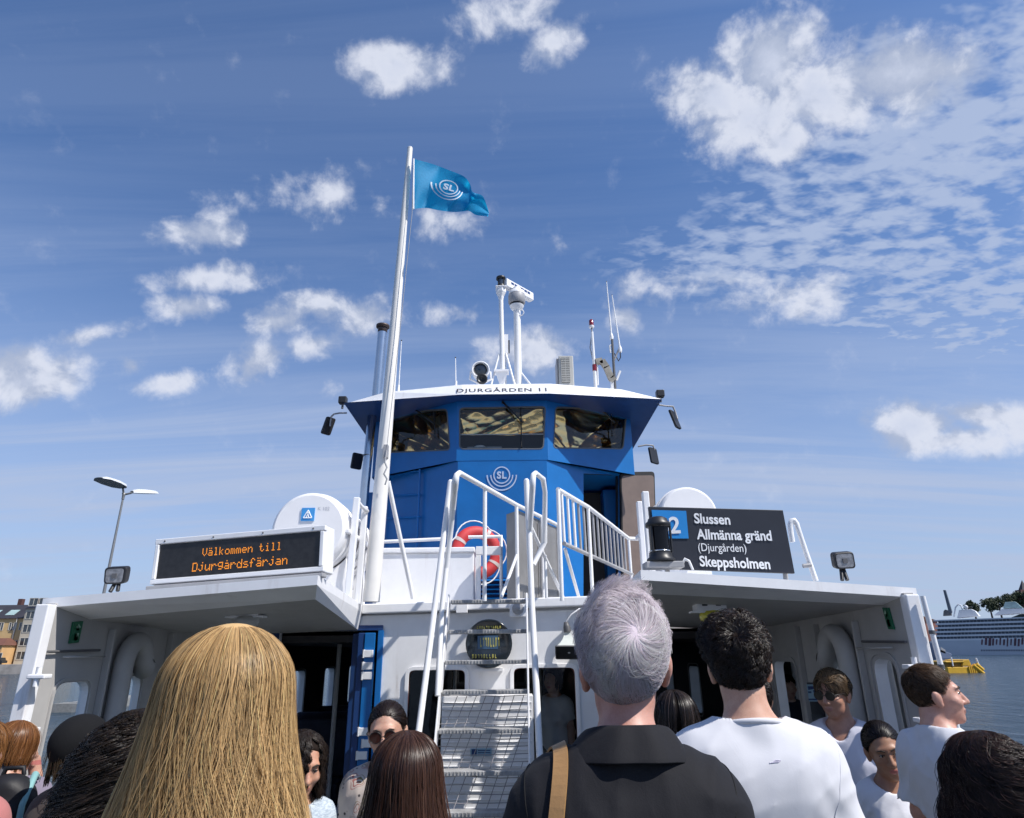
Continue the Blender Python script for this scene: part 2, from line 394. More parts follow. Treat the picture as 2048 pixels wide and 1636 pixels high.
# ================================================================== the ferry: hull, deck, saloon, canopies
XL, XR, YB, YR, ZC = -2.80, 2.36, 6.2, 6.9, 2.12
ferry = thing('ferry', 'white passenger ferry with blue saloon door, open foredeck and two white canopies', 'ferry', (-0.22, 6.2, -1.5))
DECKM = mat('deck_paint', (0.085, 0.10, 0.095), 0.75, var=0.25, vscale=4, bump=0.3, bscale=160, grime=0.4)
def hull():
    mb = MB(); out = [(XL-.02, 15.5, 0), (XL-.02, -1.5, 0), (-1.6, -4.6, 0), (1.2, -4.6, 0), (XR+.02, -1.5, 0), (XR+.02, 15.5, 0)]
    mb.prism([V(x, y, -0.03) for x, y, z in out], (0, 0, -2.2), WALLW); mb.build('hull', None, ferry)
    mb = MB(); mb.prism([V(x*.995, y, 0.0) for x, y, z in out], (0, 0, -0.026), DECKM); mb.build('deck', None, ferry)
    for sx in (XL, XR):                                       # bulwark along the open foredeck
        mb = MB(); mb.box((sx-.03, -1.4, 0.0), (sx+.03, 3.9, 0.70), WALLW); mb.tube([V(sx, -1.4, 0.73), V(sx, 3.9, 0.73)], 0.025, RAILW); mb.build('bulwark', None, ferry)
hull()

# canopies: front-outboard, front-inboard, bulkhead-inboard, bulkhead-outboard
def canopy(top, lowpx, name='canopy'):
    mb = MB(); T = [Vector(p) for p in top]; L = [p - Vector((0, 0, 0.055)) for p in T]; B = [Vector(p) for p in lowpx]
    n = len(T); rd = 0.02
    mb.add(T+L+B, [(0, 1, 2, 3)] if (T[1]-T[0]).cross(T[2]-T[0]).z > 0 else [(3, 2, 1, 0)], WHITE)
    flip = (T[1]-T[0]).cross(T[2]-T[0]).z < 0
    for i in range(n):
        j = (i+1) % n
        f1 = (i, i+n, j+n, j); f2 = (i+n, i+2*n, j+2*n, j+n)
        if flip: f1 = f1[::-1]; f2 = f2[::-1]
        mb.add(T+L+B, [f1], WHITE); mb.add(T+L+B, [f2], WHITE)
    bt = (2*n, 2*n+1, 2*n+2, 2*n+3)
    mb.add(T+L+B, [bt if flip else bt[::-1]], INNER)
    return mb.build(name, None, ferry, bevel=0.012)
TLA, TLB, TLC, TLD = PZ(90, 1197, 2.03), PZ(636, 1150, 2.13), P(727, 1212, 6.24), V(XL, 6.24, 2.02)
TLA.x = XL - 0.02
BLA, BLB, BLC, BLD = PZ(100, 1246, 1.908), PZ(631, 1199, 2.01), P(716, 1260, 6.19), V(XL+.02, 6.2, 1.86)
canopy([TLA, TLB, TLC, TLD], [BLA, BLB, BLC, BLD])
TRA, TRB, TRC, TRD = PZ(1827, 1176, 2.03), PZ(1281, 1140, 2.13), V(0.86, 6.24, 2.13), V(XR+.02, 6.94, 2.02)
TRA.x = XR + 0.02
BRA, BRB, BRC, BRD = PZ(1824, 1213, 1.938), PZ(1303, 1188, 2.02), V(0.90, 6.19, 1.93), V(XR-.02, 6.9, 1.87)
canopy([TRB, TRA, TRD, TRC], [BRB, BRA, BRD, BRC])
mb = MB()                                                     # the passenger deck above the saloon
mb.prism([V(TLC.x, 6.245, ZC), V(0.86, 6.245, ZC+.012), V(0.86, 6.945, ZC+.012), V(XR, 6.945, 2.02), V(XR, 15, 2.02), V(XL, 15, 2.02), V(XL, 6.245, 2.02)], (0, 0, -0.12), WHITE)
mb.build('upper_deck', None, ferry)
mb = MB(); a, b = P(727, 1209, 6.18), P(1182, 1192, 6.18)     # rounded coaming lip over the middle bulkhead
mb.box8([V(a.x, 6.12, a.z-.085), V(b.x+.12, 6.12, b.z-.085), V(b.x+.12, 6.25, b.z-.085), V(a.x, 6.25, a.z-.085), V(a.x, 6.12, a.z), V(b.x+.12, 6.12, b.z), V(b.x+.12, 6.25, b.z), V(a.x, 6.25, a.z)], WHITE)
mb.build('coaming', None, ferry, bevel=0.012, seg=3)

# side walls with real window openings
def side_wall(X, front, back, holes, thick, name='side_wall', mi=None, mj=None):
    mb = MB(); out = [V(X, front, 0), V(X, back, 0), V(X, back, 2.0), V(X, front, 2.0)]
    hs = [round_poly([V(X, y0, z0), V(X, y1, z0), V(X, y1, z1), V(X, y0, z1)], 0.09) for (y0, y1, z0, z1) in holes]
    wall_with_holes(mb, out, hs, (thick, 0, 0), mi or INNER, mj or WALLW)
    w = mb.build(name, None, ferry)
    for (y0, y1, z0, z1), h in zip(holes, hs):
        fb = MB(); sgn = -1 if thick > 0 else 1
        c = V(X, (y0+y1)/2, (z0+z1)/2); ol = [c+(p-c)*1.0 for p in h]
        big = [V(X+sgn*.001, c.y+(p.y-c.y)*(1+.05/(y1-y0)), c.z+(p.z-c.z)*(1+.05/(z1-z0))) for p in h]
        fr = frame_ring(fb, big, 0.016 if thick < 0 else -0.016, (sgn*0.010, 0, 0), mj or INNER).build('window', None, ferry)
        gb = MB(); gb.poly([p+V(thick*.72, 0, 0) for p in h], GLASS); gb.build('pane', None, fr)
    return w
LH = [(4.17, 4.50, 0.88, 1.555), (4.84, 5.11, 0.88, 1.565)]
RH = [(4.20, 4.45, 0.95, 1.635), (4.80, 5.03, 0.95, 1.61), (5.70, 6.16, 0.75, 1.60)]
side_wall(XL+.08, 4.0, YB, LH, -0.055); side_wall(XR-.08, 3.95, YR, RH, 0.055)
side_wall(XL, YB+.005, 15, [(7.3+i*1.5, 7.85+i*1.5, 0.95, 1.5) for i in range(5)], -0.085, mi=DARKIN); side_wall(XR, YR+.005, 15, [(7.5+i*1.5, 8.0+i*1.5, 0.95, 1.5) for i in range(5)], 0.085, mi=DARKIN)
# bright front flanges of the side walls with gate hinges
def flange(pt, pb, w, sgn, X):
    mb = MB(); y = 3.93
    mb.box((min(X, X+sgn*w), y, 0.0), (max(X, X+sgn*w), y+.075, 1.99), WHITE)
    for z in (1.60, 1.33, 0.95):
        mb.box((X-sgn*.10 if sgn > 0 else X, y-.05, z-.012), (X if sgn > 0 else X+.10, y+.02, z+.012), WHITE)
        mb.tube([V(X-sgn*.05, y-.03, z-.05), V(X-sgn*.05, y-.03, z+.05)], 0.016, WHITE, 8)
    return mb.build('wall_post', None, ferry, bevel=0.006)
xl0, xl1, xr0, xr1 = P(70, 1216, 3.93).x, P(97, 1212, 3.93).x, P(1812, 1192, 3.93).x, P(1838, 1190, 3.93).x
flange(None, None, xl1-xl0, -1, xl1); flange(None, None, xr1-xr0, 1, xr0)
mb = MB(); ht, hb = P(1845, 1192, 3.90), P(1912, 1446, 3.90); mb.tube([V(hb.x+(hb.x-ht.x)*1.6, 3.90, 0.0), hb, ht], 0.014, RAILW)
for z in (1.78, 1.60, 1.42): q = ht+(hb-ht)*((ht.z-z)/(ht.z-hb.z)); mb.tube([q-V(0, 0, .010), q+V(0, 0, .010)], 0.018, DKGREY, 8)
mb.build('gate_hinge_tube', None, ferry)

# wall ribs, goseneck ducts, conduits under the canopies
def duct(X, sgn, y0, y1):
    mb = MB(); r = 0.062; x = X - sgn*0.07; zt = 1.80
    arc = [V(x, y0 + (y1-y0)*(1-math.cos(t))/2, zt-.17 + .17*math.sin(t)) for t in [math.pi*i/12 for i in range(13)]]
    mb.tube([V(x, y0, 0)] + arc + [V(x, y1, 1.68)], r, INNER, 16); mb.build('ventilation_duct', None, ferry)
duct(XL+.08, -1, 4.72, 4.98); duct(XR-.08, 1, 4.64, 4.93)
for X, sgn, ys in ((XL+.08, -1, (4.60, 5.4, 6.0)), (XR-.08, 1, (4.55, 5.15, 5.5))):
    mb = MB()
    for y in ys: mb.box((X-sgn*.045 if sgn > 0 else X, y-.011, 0), (X if sgn > 0 else X+.045, y+.011, 1.87), INNER)
    mb.build('wall_rib', None, ferry, bevel=0.004)
    mb = MB(); xx = X-sgn*.02
    mb.tube([V(xx, 4.0, 1.73), V(xx, 4.5, 1.74)], 0.008, DKGREY, 6)
    mb.tube([V(X-sgn*.02, 4.15, 1.70), V(X-sgn*.06, 4.16, 1.70), V(X-sgn*.06, 4.50, 1.70), V(X-sgn*.02, 4.51, 1.70)], 0.005, INNER, 8)
    mb.build('grab_rail', None, ferry)

# bulkheads with door and window openings
WL = [P(815, 1338, YB), P(934, 1336, YB)]; WR = [P(1024, 1334, YB), P(1152, 1331, YB)]
def win_hole(tl, tr, zb):
    z = (tl.z+tr.z)/2; return round_poly([V(tl.x, YB, zb), V(tr.x, YB, zb), V(tr.x, YB, z), V(tl.x, YB, z)], 0.085, 6)
hw = [win_hole(WL[0], WL[1], 0.62), win_hole(WR[0], WR[1], 0.62)]
DX0, DX1, DZ = P(560, 1262, YB).x, P(762, 1262, YB).x, 1.895
mb = MB(); door = [V(DX0, YB, 0.03), V(DX1, YB, 0.03), V(DX1, YB, DZ), V(DX0, YB, DZ)]
wall_with_holes(mb, [V(XL, YB, 0), V(0.88, YB, 0), V(0.88, YB, 2.06), V(XL, YB, 2.0)], hw+[door], (0, 0.07, 0), WALLW, WALLW); mb.build('bulkhead', None, ferry)
for h in hw:
    c = sum(h, Vector())/len(h); fb = MB()
    big = [V(c.x+(p.x-c.x)*1.07, YB-.004, c.z+(p.z-c.z)*1.045) for p in h]
    fr = frame_ring(fb, big, 0.035, (0, -0.018, 0), WHITE).build('window', None, ferry, bevel=0.004)
    gs = MB(); inn = [V(c.x+(p.x-c.x)*.985, YB+.012, c.z+(p.z-c.z)*.99) for p in h]; frame_ring(gs, inn, 0.012, (0, 0.03, 0), mat('red_brown_seal', (0.10, 0.025, 0.02), 0.6)); gs.build('seal', None, fr)
    gb = MB(); gb.poly([p+V(0, .03, 0) for p in h], GLASS); gb.build('pane', None, fr)
# right wing: recessed bulkhead with its doorway, and the return wall
rx0, rx1, rz = P(1205, 1255, YR).x, P(1503, 1255, YR).x, P(1420, 1256, YR).z
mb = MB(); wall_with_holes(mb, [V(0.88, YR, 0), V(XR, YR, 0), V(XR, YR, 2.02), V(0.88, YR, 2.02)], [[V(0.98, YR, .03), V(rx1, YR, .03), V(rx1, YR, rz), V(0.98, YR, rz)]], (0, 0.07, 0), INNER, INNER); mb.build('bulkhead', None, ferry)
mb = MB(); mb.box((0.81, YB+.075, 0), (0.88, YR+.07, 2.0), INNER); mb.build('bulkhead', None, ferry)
# blue door frame, leaf and its white hinges
fr = MB()
fr.box((DX0-.05, YB-.03, DZ), (DX1+.02, YB-.002, DZ+.045), BLUE_D); fr.box((DX0-.06, YB-.03, 0), (DX0, YB-.002, DZ), BLUE_D); fr.box((DX1-.02, YB-.03, 0), (DX1+.03, YB-.002, DZ), BLUE)
frame = fr.build('door_frame', None, ferry, bevel=0.004)
lx = DX1-.03
lf = MB(); lf.box((lx-.10, YB-.06, 0.04), (lx-.008, YB-.034, DZ-.02), BLUE); lf.box((lx-.16, YB-.05, 0.04), (lx-.105, YB-.02, DZ-.02), BLUE_D); lf.box((lx-.24, YB+.08, .04), (lx-.17, YB+.11, DZ-.02), BLUE_D)
leaf = lf.build('door', None, ferry, bevel=0.004)
for z in (1.70, 1.60, 1.52, 1.08, 0.99, 0.90):
    hb = MB(); off = 0.02 if int(z*100) % 2 else -0.02
    hb.box((lx-.075+off, YB-.085, z-.03), (lx+.005+off, YB-.055, z+.03), WHITE); hb.tube([V(lx-.078+off, YB-.075, z-.034), V(lx-.078+off, YB-.075, z+.034)], .012, WHITE, 8); hb.build('hinge', None, leaf, bevel=.003)

# saloon: dark lining, posts, seats and the far windows
mb = MB()
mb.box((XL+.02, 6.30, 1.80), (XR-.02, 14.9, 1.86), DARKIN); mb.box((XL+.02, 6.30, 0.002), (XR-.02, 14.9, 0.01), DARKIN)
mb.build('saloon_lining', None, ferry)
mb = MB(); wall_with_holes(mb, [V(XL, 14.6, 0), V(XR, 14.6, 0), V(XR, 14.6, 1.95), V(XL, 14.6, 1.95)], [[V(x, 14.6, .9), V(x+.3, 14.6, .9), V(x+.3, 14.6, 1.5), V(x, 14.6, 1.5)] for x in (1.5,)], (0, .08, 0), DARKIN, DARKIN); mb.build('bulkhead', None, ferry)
for (x, y) in ((-1.9, 7.5), (-1.4, 9.1), (-1.75, 8.2), (-0.9, 10.5), (0.3, 8.6), (1.3, 8.4), (1.75, 9.6), (1.05, 10.8)):
    mb = MB(); mb.tube([V(x, y, 0), V(x, y, 1.80)], 0.024, RAILW, 12); mb.build('saloon_pole', None, ferry)
SEATM = mat('dark_seat_fabric', (0.03, 0.035, 0.06), 0.8, var=0.2)
for (x, y) in ((-2.3, 7.6), (-2.3, 8.6), (-2.3, 9.6), (-0.5, 8.8), (-0.5, 9.8), (1.6, 8.6), (1.6, 9.6)):
    mb = MB(); mb.box((x-.45, y, .05), (x+.45, y+.42, .45), SEATM); mb.box((x-.45, y+.36, .45), (x+.45, y+.46, 1.02), SEATM); mb.build('bench', None, ferry, bevel=.03, seg=3)

# ------------------------------------------------------------------ white casing under the ladder
lk = thing('engine_casing', 'white steel casing with small blue sticker standing behind the netted ladder', 'casing', (-.23, 5.95, 0))
x0, x1, zt = P(884, 1388, 5.86).x, P(1066, 1388, 5.86).x, P(975, 1392, 5.86).z
mb = MB(); mb.box((x0, 5.86, 0), (x1, 6.15, zt), WHITE)
for i in range(22):
    z = zt-.05-i*.058
    if z > .05: mb.box((x0+.015, 5.852, z-.006), (x1-.015, 5.861, z+.006), WHITE)
mb.build('body', None, lk, bevel=.008)
mb = MB(); a = P(941, 1497, 5.845); mb.box((a.x, 5.842, a.z-.055), (a.x+.17, 5.8515, a.z), mat('pale_blue_sticker', (.25, .42, .55), .5)); mb.box((a.x+.01, 5.8385, a.z-.05), (a.x+.05, 5.842, a.z-.005), BLUE_D)
for i in range(3): mb.box((a.x+.06, 5.8385, a.z-.018-i*.015), (a.x+.16, 5.842, a.z-.012-i*.015), BLUE_D)
mb.build('sticker', None, lk)

# ------------------------------------------------------------------ ladder
ld = thing('ladder', 'steep grey tread ladder with white handrails and net climbing to the upper deck', 'ladder', (-.23, 5.2, 0))
for k, (xa, xb, y) in enumerate([(902, 1051, 1199), (897, 1053, 1259), (890, 1055, 1320), (885, 1057, 1380), (877, 1056, 1458), (869, 1057, 1542), (860, 1058, 1624)]):
    Y = 5.8-.09*k; a = P(xa, y, Y); b = P(xb, y, Y); mb = MB(); z = (a.z+b.z)/2
    mb.box((a.x, Y-.005, z-.032), (b.x, Y+.11, z), GALV)
    for i in range(26): x = a.x+.012+(b.x-a.x-.024)*i/25; mb.box((x-.004, Y-.012, z-.03), (x+.004, Y-.004, z-.002), GALV)
    mb.build('tread', None, ld, bevel=.004)
for k in (7, 8):                                              # lowest treads, down to the deck
    Y = 5.8-.09*k; z = 2.13-.249*k; mb = MB(); mb.box((-.61, Y-.005, z-.032), (.10, Y+.11, z), GALV); mb.build('tread', None, ld, bevel=.004)
def strip(pa, pb, w, d, m_, name, parent):                    # flat bar between two points
    a = Vector(pa); b = Vector(pb); t = (b-a).normalized(); s_ = V(1, 0, 0); n = t.cross(s_).normalized(); mb = MB()
    mb.obox((a+b)/2, t*((b-a).length/2), s_*w/2, n*d/2, m_); return mb.build(name, None, parent, bevel=.004)
a0, a6 = P(899, 1196, 5.84), P(857, 1640, 5.26); dl = (a6-a0); strip(a0, a0+dl*(2.12/-dl.z), .014, .15, WHITE, 'stringer', ld)
b0, b6 = P(1053, 1193, 5.84), P(1061, 1640, 5.26); dl = (b6-b0); strip(b0, b0+dl*(2.12/-dl.z), .014, .15, WHITE, 'stringer', ld)
rails = [[(901, 964, 5.60), (870, 1210, 5.47), (837, 1466, 5.10), (814, 1640, 4.86)], [(1053, 962, 5.55), (1058, 1067, 5.50), (1064, 1210, 5.42), (1072, 1360, 5.22), (1079, 1502, 5.05), (1086, 1640, 4.88)]]
for rl in rails:
    mb = MB(); pts = [P(*q) for q in rl]; t = (pts[-1]-pts[-2]).normalized(); pts.append(pts[-1]+t*((pts[-1].z-.02)/-t.z)); mb.tube(pts, .024, RAILW, 14); mb.ball(pts[0], .024, RAILW, 12, 8); mb.build('handrail', None, ld)
mb = MB()                                                     # second tube of the left handrail, ending on the ladder
pts = [P(884, 1215, 5.55), P(878, 1330, 5.42), P(875, 1392, 5.36)]; mb.tube([P(908, 985, 5.62), P(899, 1084, 5.60)] + pts, .021, RAILW, 12)
mb.build('handrail', None, ld)
# net under the lower treads: real cords
mb = MB(); NETM = mat('grey_net_cord', (.30, .29, .30), .8, var=.1)
n0, n1, m0, m1 = P(884, 1392, 5.66), P(1056, 1390, 5.66), P(858, 1640, 5.34), P(1060, 1640, 5.34)
def npt(u, v): return (n0*(1-u)+n1*u)*(1-v) + (m0*(1-u)+m1*u)*v
for i in range(13):
    u0 = -.35 + i*.105*1.05; pts = []
    for k in range(9):
        v = k/8*1.5; u = u0+.42-v*.42
        if -.0 <= u <= 1.0: pts.append(npt(u, v)+V(0, .012*math.sin(7*v+i), 0))
    if len(pts) > 1: mb.tube(pts, .0032, NETM, 5)
for i in range(24):
    v = i*.062; mb.tube([npt(0, v), npt(.3, v+.012*math.sin(i)), npt(.7, v+.008), npt(1, v)], .0032, NETM, 5)
mb.build('net', None, ld)
# small brackets under the top landing
mb = MB(); a, b = P(913, 1207, 6.10), P(935, 1226, 6.10); mb.box((a.x, 6.06, b.z), (b.x, 6.12, a.z), WHITE); mb.build('bracket', None, ld, bevel=.003); mb = MB(); c = P(1036, 1217, 6.10); mb.lathe(c+V(0, .005, 0), (0, -1, 0), [(0, .055), (.02, .05), (.022, .022), (.03, .018), (.031, 0)], GREY, 20); mb.box((c.x-.075, 6.1, c.z-.07), (c.x+.075, 6.12, c.z+.07), WHITE); mb.build('bracket', None, ld, bevel=.003)
# ================================================================== wheelhouse
WC, YW = -0.135, 8.2
wh = thing('wheelhouse', 'blue wheelhouse with three gold foil covered windows and a white edged roof', 'wheelhouse', (WC, 9.2, ZC))
XF0, XF1 = -0.735, 0.465                                      # front facet
FR = [V(XF0, YW, 0), V(XF1, YW, 0)]; CRN = V(1.74, 9.02, 0); CLN = V(-2.01, 9.02, 0)
ZB0, ZB1 = 4.05, 4.884
def facet(a, b, z0, z1): return [V(a.x, a.y, z0), V(b.x, b.y, z0), V(b.x, b.y, z1), V(a.x, a.y, z1)]
def facet_n(a, b): t = (b-a).normalized(); return V(t.y, -t.x, 0)
NR, NL, NF = facet_n(FR[1], CRN), facet_n(CLN, FR[0]), V(0, -1, 0)
def wpx(lst, p0, n): return [PL(px, py, p0, n) for px, py in lst]
WINS = [('front', [(918, 899), (1088, 899), (1092, 812), (918, 815)], FR[0], NF), ('right', [(1106, 897), (1247, 899), (1255, 817), (1110, 813)], FR[1], NR), ('left', [(764, 907), (901, 901), (895, 817), (766, 824)], FR[0], NL)]
HOLE = {}
for nm, px, p0, n in WINS: HOLE[nm] = round_poly(wpx(px, p0, n), 0.07, 6)
mb = MB()
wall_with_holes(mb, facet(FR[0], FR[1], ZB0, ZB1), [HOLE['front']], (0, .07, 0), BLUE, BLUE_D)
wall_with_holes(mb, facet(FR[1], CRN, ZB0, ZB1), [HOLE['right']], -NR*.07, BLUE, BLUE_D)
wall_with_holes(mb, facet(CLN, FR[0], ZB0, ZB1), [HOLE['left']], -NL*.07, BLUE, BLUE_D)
for C0, sx in ((CRN, 1), (CLN, -1)): mb.quad(V(C0.x, C0.y, ZB0), V(C0.x, 11.4, ZB0), V(C0.x, 11.4, ZB1), V(C0.x, C0.y, ZB1), BLUE)
mb.build('window_band', None, wh)
# lower body: side facets step back under the window band
LR, LL = V(1.60, 9.14, 0), V(-1.87, 9.14, 0); fr0, fr1 = V(XF0+.02, YW+.004, 0), V(XF1-.02, YW+.004, 0)
dn = facet_n(fr1, LR); dpx = [(1166, 1205), (1236, 1205), (1236, 950), (1167, 947)]
dh = wpx(dpx, V(fr1.x, fr1.y, 0), dn)
mb = MB(); mb.add(facet(fr0, fr1, ZC-.05, ZB0+.01), [(0, 1, 2, 3)], BLUE)
wall_with_holes(mb, facet(fr1, LR, ZC-.05, ZB0+.01), [[V(dh[0].x, dh[0].y, ZC+.05), V(dh[1].x, dh[1].y, ZC+.05), dh[2], dh[3]]], -dn*.05, BLUE, BLACK)
mb.add(facet(LL, fr0, ZC-.05, ZB0+.01), [(0, 1, 2, 3)], BLUE)
mb.add([V(LR.x, LR.y, ZC), V(LR.x, 11.4, ZC), V(LR.x, 11.4, ZB0), V(LR.x, LR.y, ZB0)], [(0, 1, 2, 3)], BLUE); mb.add([V(LL.x, LL.y, ZC), V(LL.x, 11.4, ZC), V(LL.x, 11.4, ZB0), V(LL.x, LL.y, ZB0)], [(3, 2, 1, 0)], BLUE)
mb.poly([V(XF0, YW, ZB0), V(CLN.x, CLN.y, ZB0), V(CLN.x, 11.4, ZB0), V(CRN.x, 11.4, ZB0), V(CRN.x, CRN.y, ZB0), V(XF1, YW, ZB0)], BLUE)
mb.quad(V(LL.x, 11.4, ZC), V(LR.x, 11.4, ZC), V(LR.x, 11.4, ZB1), V(LL.x, 11.4, ZB1), BLUE)
mb.build('body', None, wh)
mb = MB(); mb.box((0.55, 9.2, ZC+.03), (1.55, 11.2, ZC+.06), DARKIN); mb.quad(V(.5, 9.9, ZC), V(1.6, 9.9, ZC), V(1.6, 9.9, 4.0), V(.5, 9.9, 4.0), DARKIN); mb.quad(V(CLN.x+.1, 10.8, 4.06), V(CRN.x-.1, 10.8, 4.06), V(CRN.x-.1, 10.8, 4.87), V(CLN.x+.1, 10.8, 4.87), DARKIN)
mb.build('interior', None, wh)
mb = MB(); mb.box((1.35, 9.6, ZC), (2.02, 11.5, 3.98), BLUE); mb.build('deckhouse', None, wh, bevel=.02); mb = MB(); mb.box((-2.2, 9.6, ZC), (-1.5, 11.5, 3.98), BLUE); mb.build('deckhouse', None, wh, bevel=.02)
# roof: blue soffit, white sloped fascia thinning to the tips
ZR = 4.885; S = [V(-.655, 7.95, ZR), V(.50, 7.95, ZR), V(2.03, 8.20, ZR), V(2.03, 11.7, ZR), V(-2.28, 11.7, ZR), V(-2.28, 8.20, ZR)]
T = [V(-.66, 8.05, ZR+.182), V(.51, 8.05, ZR+.182), V(1.98, 8.28, ZR+.03), V(1.98, 11.6, ZR+.03), V(-2.23, 11.6, ZR+.03), V(-2.23, 8.28, ZR+.03)]
mids = [V(1.50, 8.205, ZR+.148), V(-1.72, 8.205, ZR+.148)]
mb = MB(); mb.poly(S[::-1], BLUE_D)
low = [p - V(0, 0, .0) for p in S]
mb.quad(S[0], S[1], T[1], T[0], WHITE)
mb.poly([S[1], S[2], T[2], mids[0], T[1]], WHITE); mb.poly([S[5], S[0], T[0], mids[1], T[5]], WHITE)
mb.quad(S[2], S[3], T[3], T[2], GREY); mb.quad(S[4], S[5], T[5], T[4], GREY); mb.quad(S[3], S[4], T[4], T[3], GREY)
top = [V(-.6, 9.2, ZR+.24), V(.5, 9.2, ZR+.24), V(.5, 11.4, ZR+.2), V(-.6, 11.4, ZR+.2)]
mb.quad(T[0], T[1], top[1], top[0], WHITE); mb.poly([T[1], mids[0], T[2], T[3], top[2], top[1]], WHITE); mb.poly([T[5], mids[1], T[0], top[0], top[3], T[4]], WHITE); mb.quad(top[0], top[1], top[2], top[3], WHITE); mb.poly([T[3], T[4], top[3], top[2]], WHITE)
roof = mb.build('roof', None, wh)
mb = MB()                                                     # ship's name on the fascia
fn_ = (S[1]-S[0]).cross(T[0]-S[0]).normalized(); up_ = (T[0]-S[0]).normalized()
a = PL(912, 785, S[0], fn_); b = PL(1092, 781, S[0], fn_); w0, w1 = text_width('DJURGÅRDEN 11', .1, bold=.0012, spacing=1.15)
put_text(mb, 'DJURGÅRDEN 11', S[0] + (T[0]-S[0])*.22 + V(a.x-S[0].x, 0, 0), (1, 0, 0), up_, .1, mat('dark_lettering', (.045, .04, .05), .5), sx=(b.x-a.x)/(w1-w0), bold=.0012, spacing=1.15)
mb.build('lettering', None, roof)
# windows: frame, glass, crumpled gold foil blind, wiper
def fn_foil(g, b, oc):
    b.inputs['Metallic'].default_value = 1.0; b.inputs['Roughness'].default_value = 0.15; b.inputs['Base Color'].default_value = (1.0, 0.60, 0.22, 1)
    bn = g.new('ShaderNodeBump'); bn.inputs['Strength'].default_value = .22; bn.inputs['Distance'].default_value = .02
    g.put(bn.inputs['Height'], g.noise(oc, 9, 3, .5, .8)); g.l.new(bn.outputs[0], b.inputs['Normal'])
FOIL = mat('gold_foil', (1, 1, 1), fn=fn_foil)
SEAL = mat('grey_window_seal', (.10, .11, .12), .5)
def foil_mesh(quad, n, seed, fold_c):
    r = np.random.default_rng(seed); N, M = 70, 44; vs = []
    f = [(r.uniform(4, 16), r.uniform(-10, 10), r.uniform(0, 6.28), r.uniform(.3, 1)) for _ in range(5)]
    for j in range(M+1):
        for i in range(N+1):
            u, v = i/N, j/M
            p = (quad[0]*(1-u)+quad[1]*u)*(1-v) + (quad[3]*(1-u)+quad[2]*u)*v
            d = sum(abs(math.sin(a*u+b*v+c+1.5*math.sin(3*v+c)))*k for a, b, c, k in f)*.008
            an = math.atan2(v-fold_c[1]+.02, u-fold_c[0]); rr = math.hypot(u-fold_c[0], v-fold_c[1])
            d += .050*abs(math.sin(an*6+.8*math.sin(an*3)))*min(1, rr*1.3)
            vs.append(p - n*(.045+d))
    fs = [(j*(N+1)+i, j*(N+1)+i+1, (j+1)*(N+1)+i+1, (j+1)*(N+1)+i) for j in range(M) for i in range(N)]
    return vs, fs
WIPE = {'front': [(1005, 804), (1046, 845), (1042, 813), (1043, 892)], 'right': [(1188, 803), (1229, 845), (1225, 815), (1227, 872)], 'left': [(821, 811), (868, 847), (865, 821), (867, 874)]}
for nm, px, p0, n in WINS:
    fb = MB(); frame_ring(fb, [p+n*.004 for p in HOLE[nm]], .018, n*.014 if False else -n*.03, SEAL)
    win = fb.build('window', None, wh)
    gb = MB(); gb.poly([p-n*.018 for p in HOLE[nm]], GLASS); gb.build('pane', None, win)
    q = wpx(px, p0, n)
    c = sum(q, Vector())/4; q = [c+(p-c)*1.05 for p in q]
    if nm == 'front':
        q2 = [q[0]*.35+q[3]*.65-(q[3]-q[0])*.04*0, q[1]*.35+q[2]*.65, q[2], q[3]]; q2 = [q[0]*.62+q[3]*.38, q[1]*.62+q[2]*.38, q[2], q[3]]
        vs, fs = foil_mesh(q2, n, 3, (.15, -.3)); fo = MB(); fo.add(vs, fs, FOIL, True); fo.build('foil_blind', None, win)
        bb = MB(); bb.tube([q2[0]-n*.05, q2[1]-n*.05], .008, WHITE, 8); bb.build('blind_rail', None, win)
        cb = MB(); cb.obox(q[0]*.7+q[1]*.3-n*.35+V(0, 0, -.04), (.24, 0, 0), (0, .12, 0), (0, 0, .17), GREY); cb.ball(q[0]*.75+q[1]*.25-n*.2+V(0, 0, .10), (.085, .085, .03), WHITE); cb.build('console', None, wh, bevel=.02)
    else:
        vs, fs = foil_mesh(q, n, 5 if nm == 'right' else 9, (.28, -.05) if nm == 'right' else (1.15, -.2)); fo = MB(); fo.add(vs, fs, FOIL, True); fo.build('foil_blind', None, win)
    w = [PL(x, y, p0+n*.05, n) for x, y in WIPE[nm]]; wb = MB(); wb.tube([w[0]-n*.05, w[0]+n*.01, w[1]], .011, BLACK, 8); wb.tube([w[2]-n*.03, w[3]-n*.03], .008, RUBBER, 8); wb.tube([w[1], w[1]-n*.03], .007, BLACK, 6); wb.build('wiper', None, win)
# company emblem: ring with SL and three arcs
def emblem(mb, fmap, r, m_):
    def arc(r0, r1, a0, a1, n):
        vs = []; fs = []
        for i in range(n+1):
            a = a0+(a1-a0)*i/n; vs += [fmap(r0*math.cos(a), r0*math.sin(a)), fmap(r1*math.cos(a), r1*math.sin(a))]
        fs = [(2*i, 2*i+1, 2*i+3, 2*i+2) for i in range(n)]; mb.add(vs, fs, m_)
    arc(.48*r, .555*r, 0, 2*math.pi, 60)
    arc(.68*r, .755*r, math.pi, 2*math.pi, 40); arc(.915*r, 1.0*r, math.pi, 2*math.pi, 40)
    vs, fs = text_mesh('SL', .62*r, bold=.012*r*2, spacing=1.10); xs = [v[0] for v in vs]; ys = [v[1] for v in vs]; cx, cy = (min(xs)+max(xs))/2, (min(ys)+max(ys))/2
    mb.add([fmap(v[0]-cx, v[1]-cy) for v in vs], fs, m_)
EMBW = mat('pale_emblem_paint', (.46, .54, .70), .4)
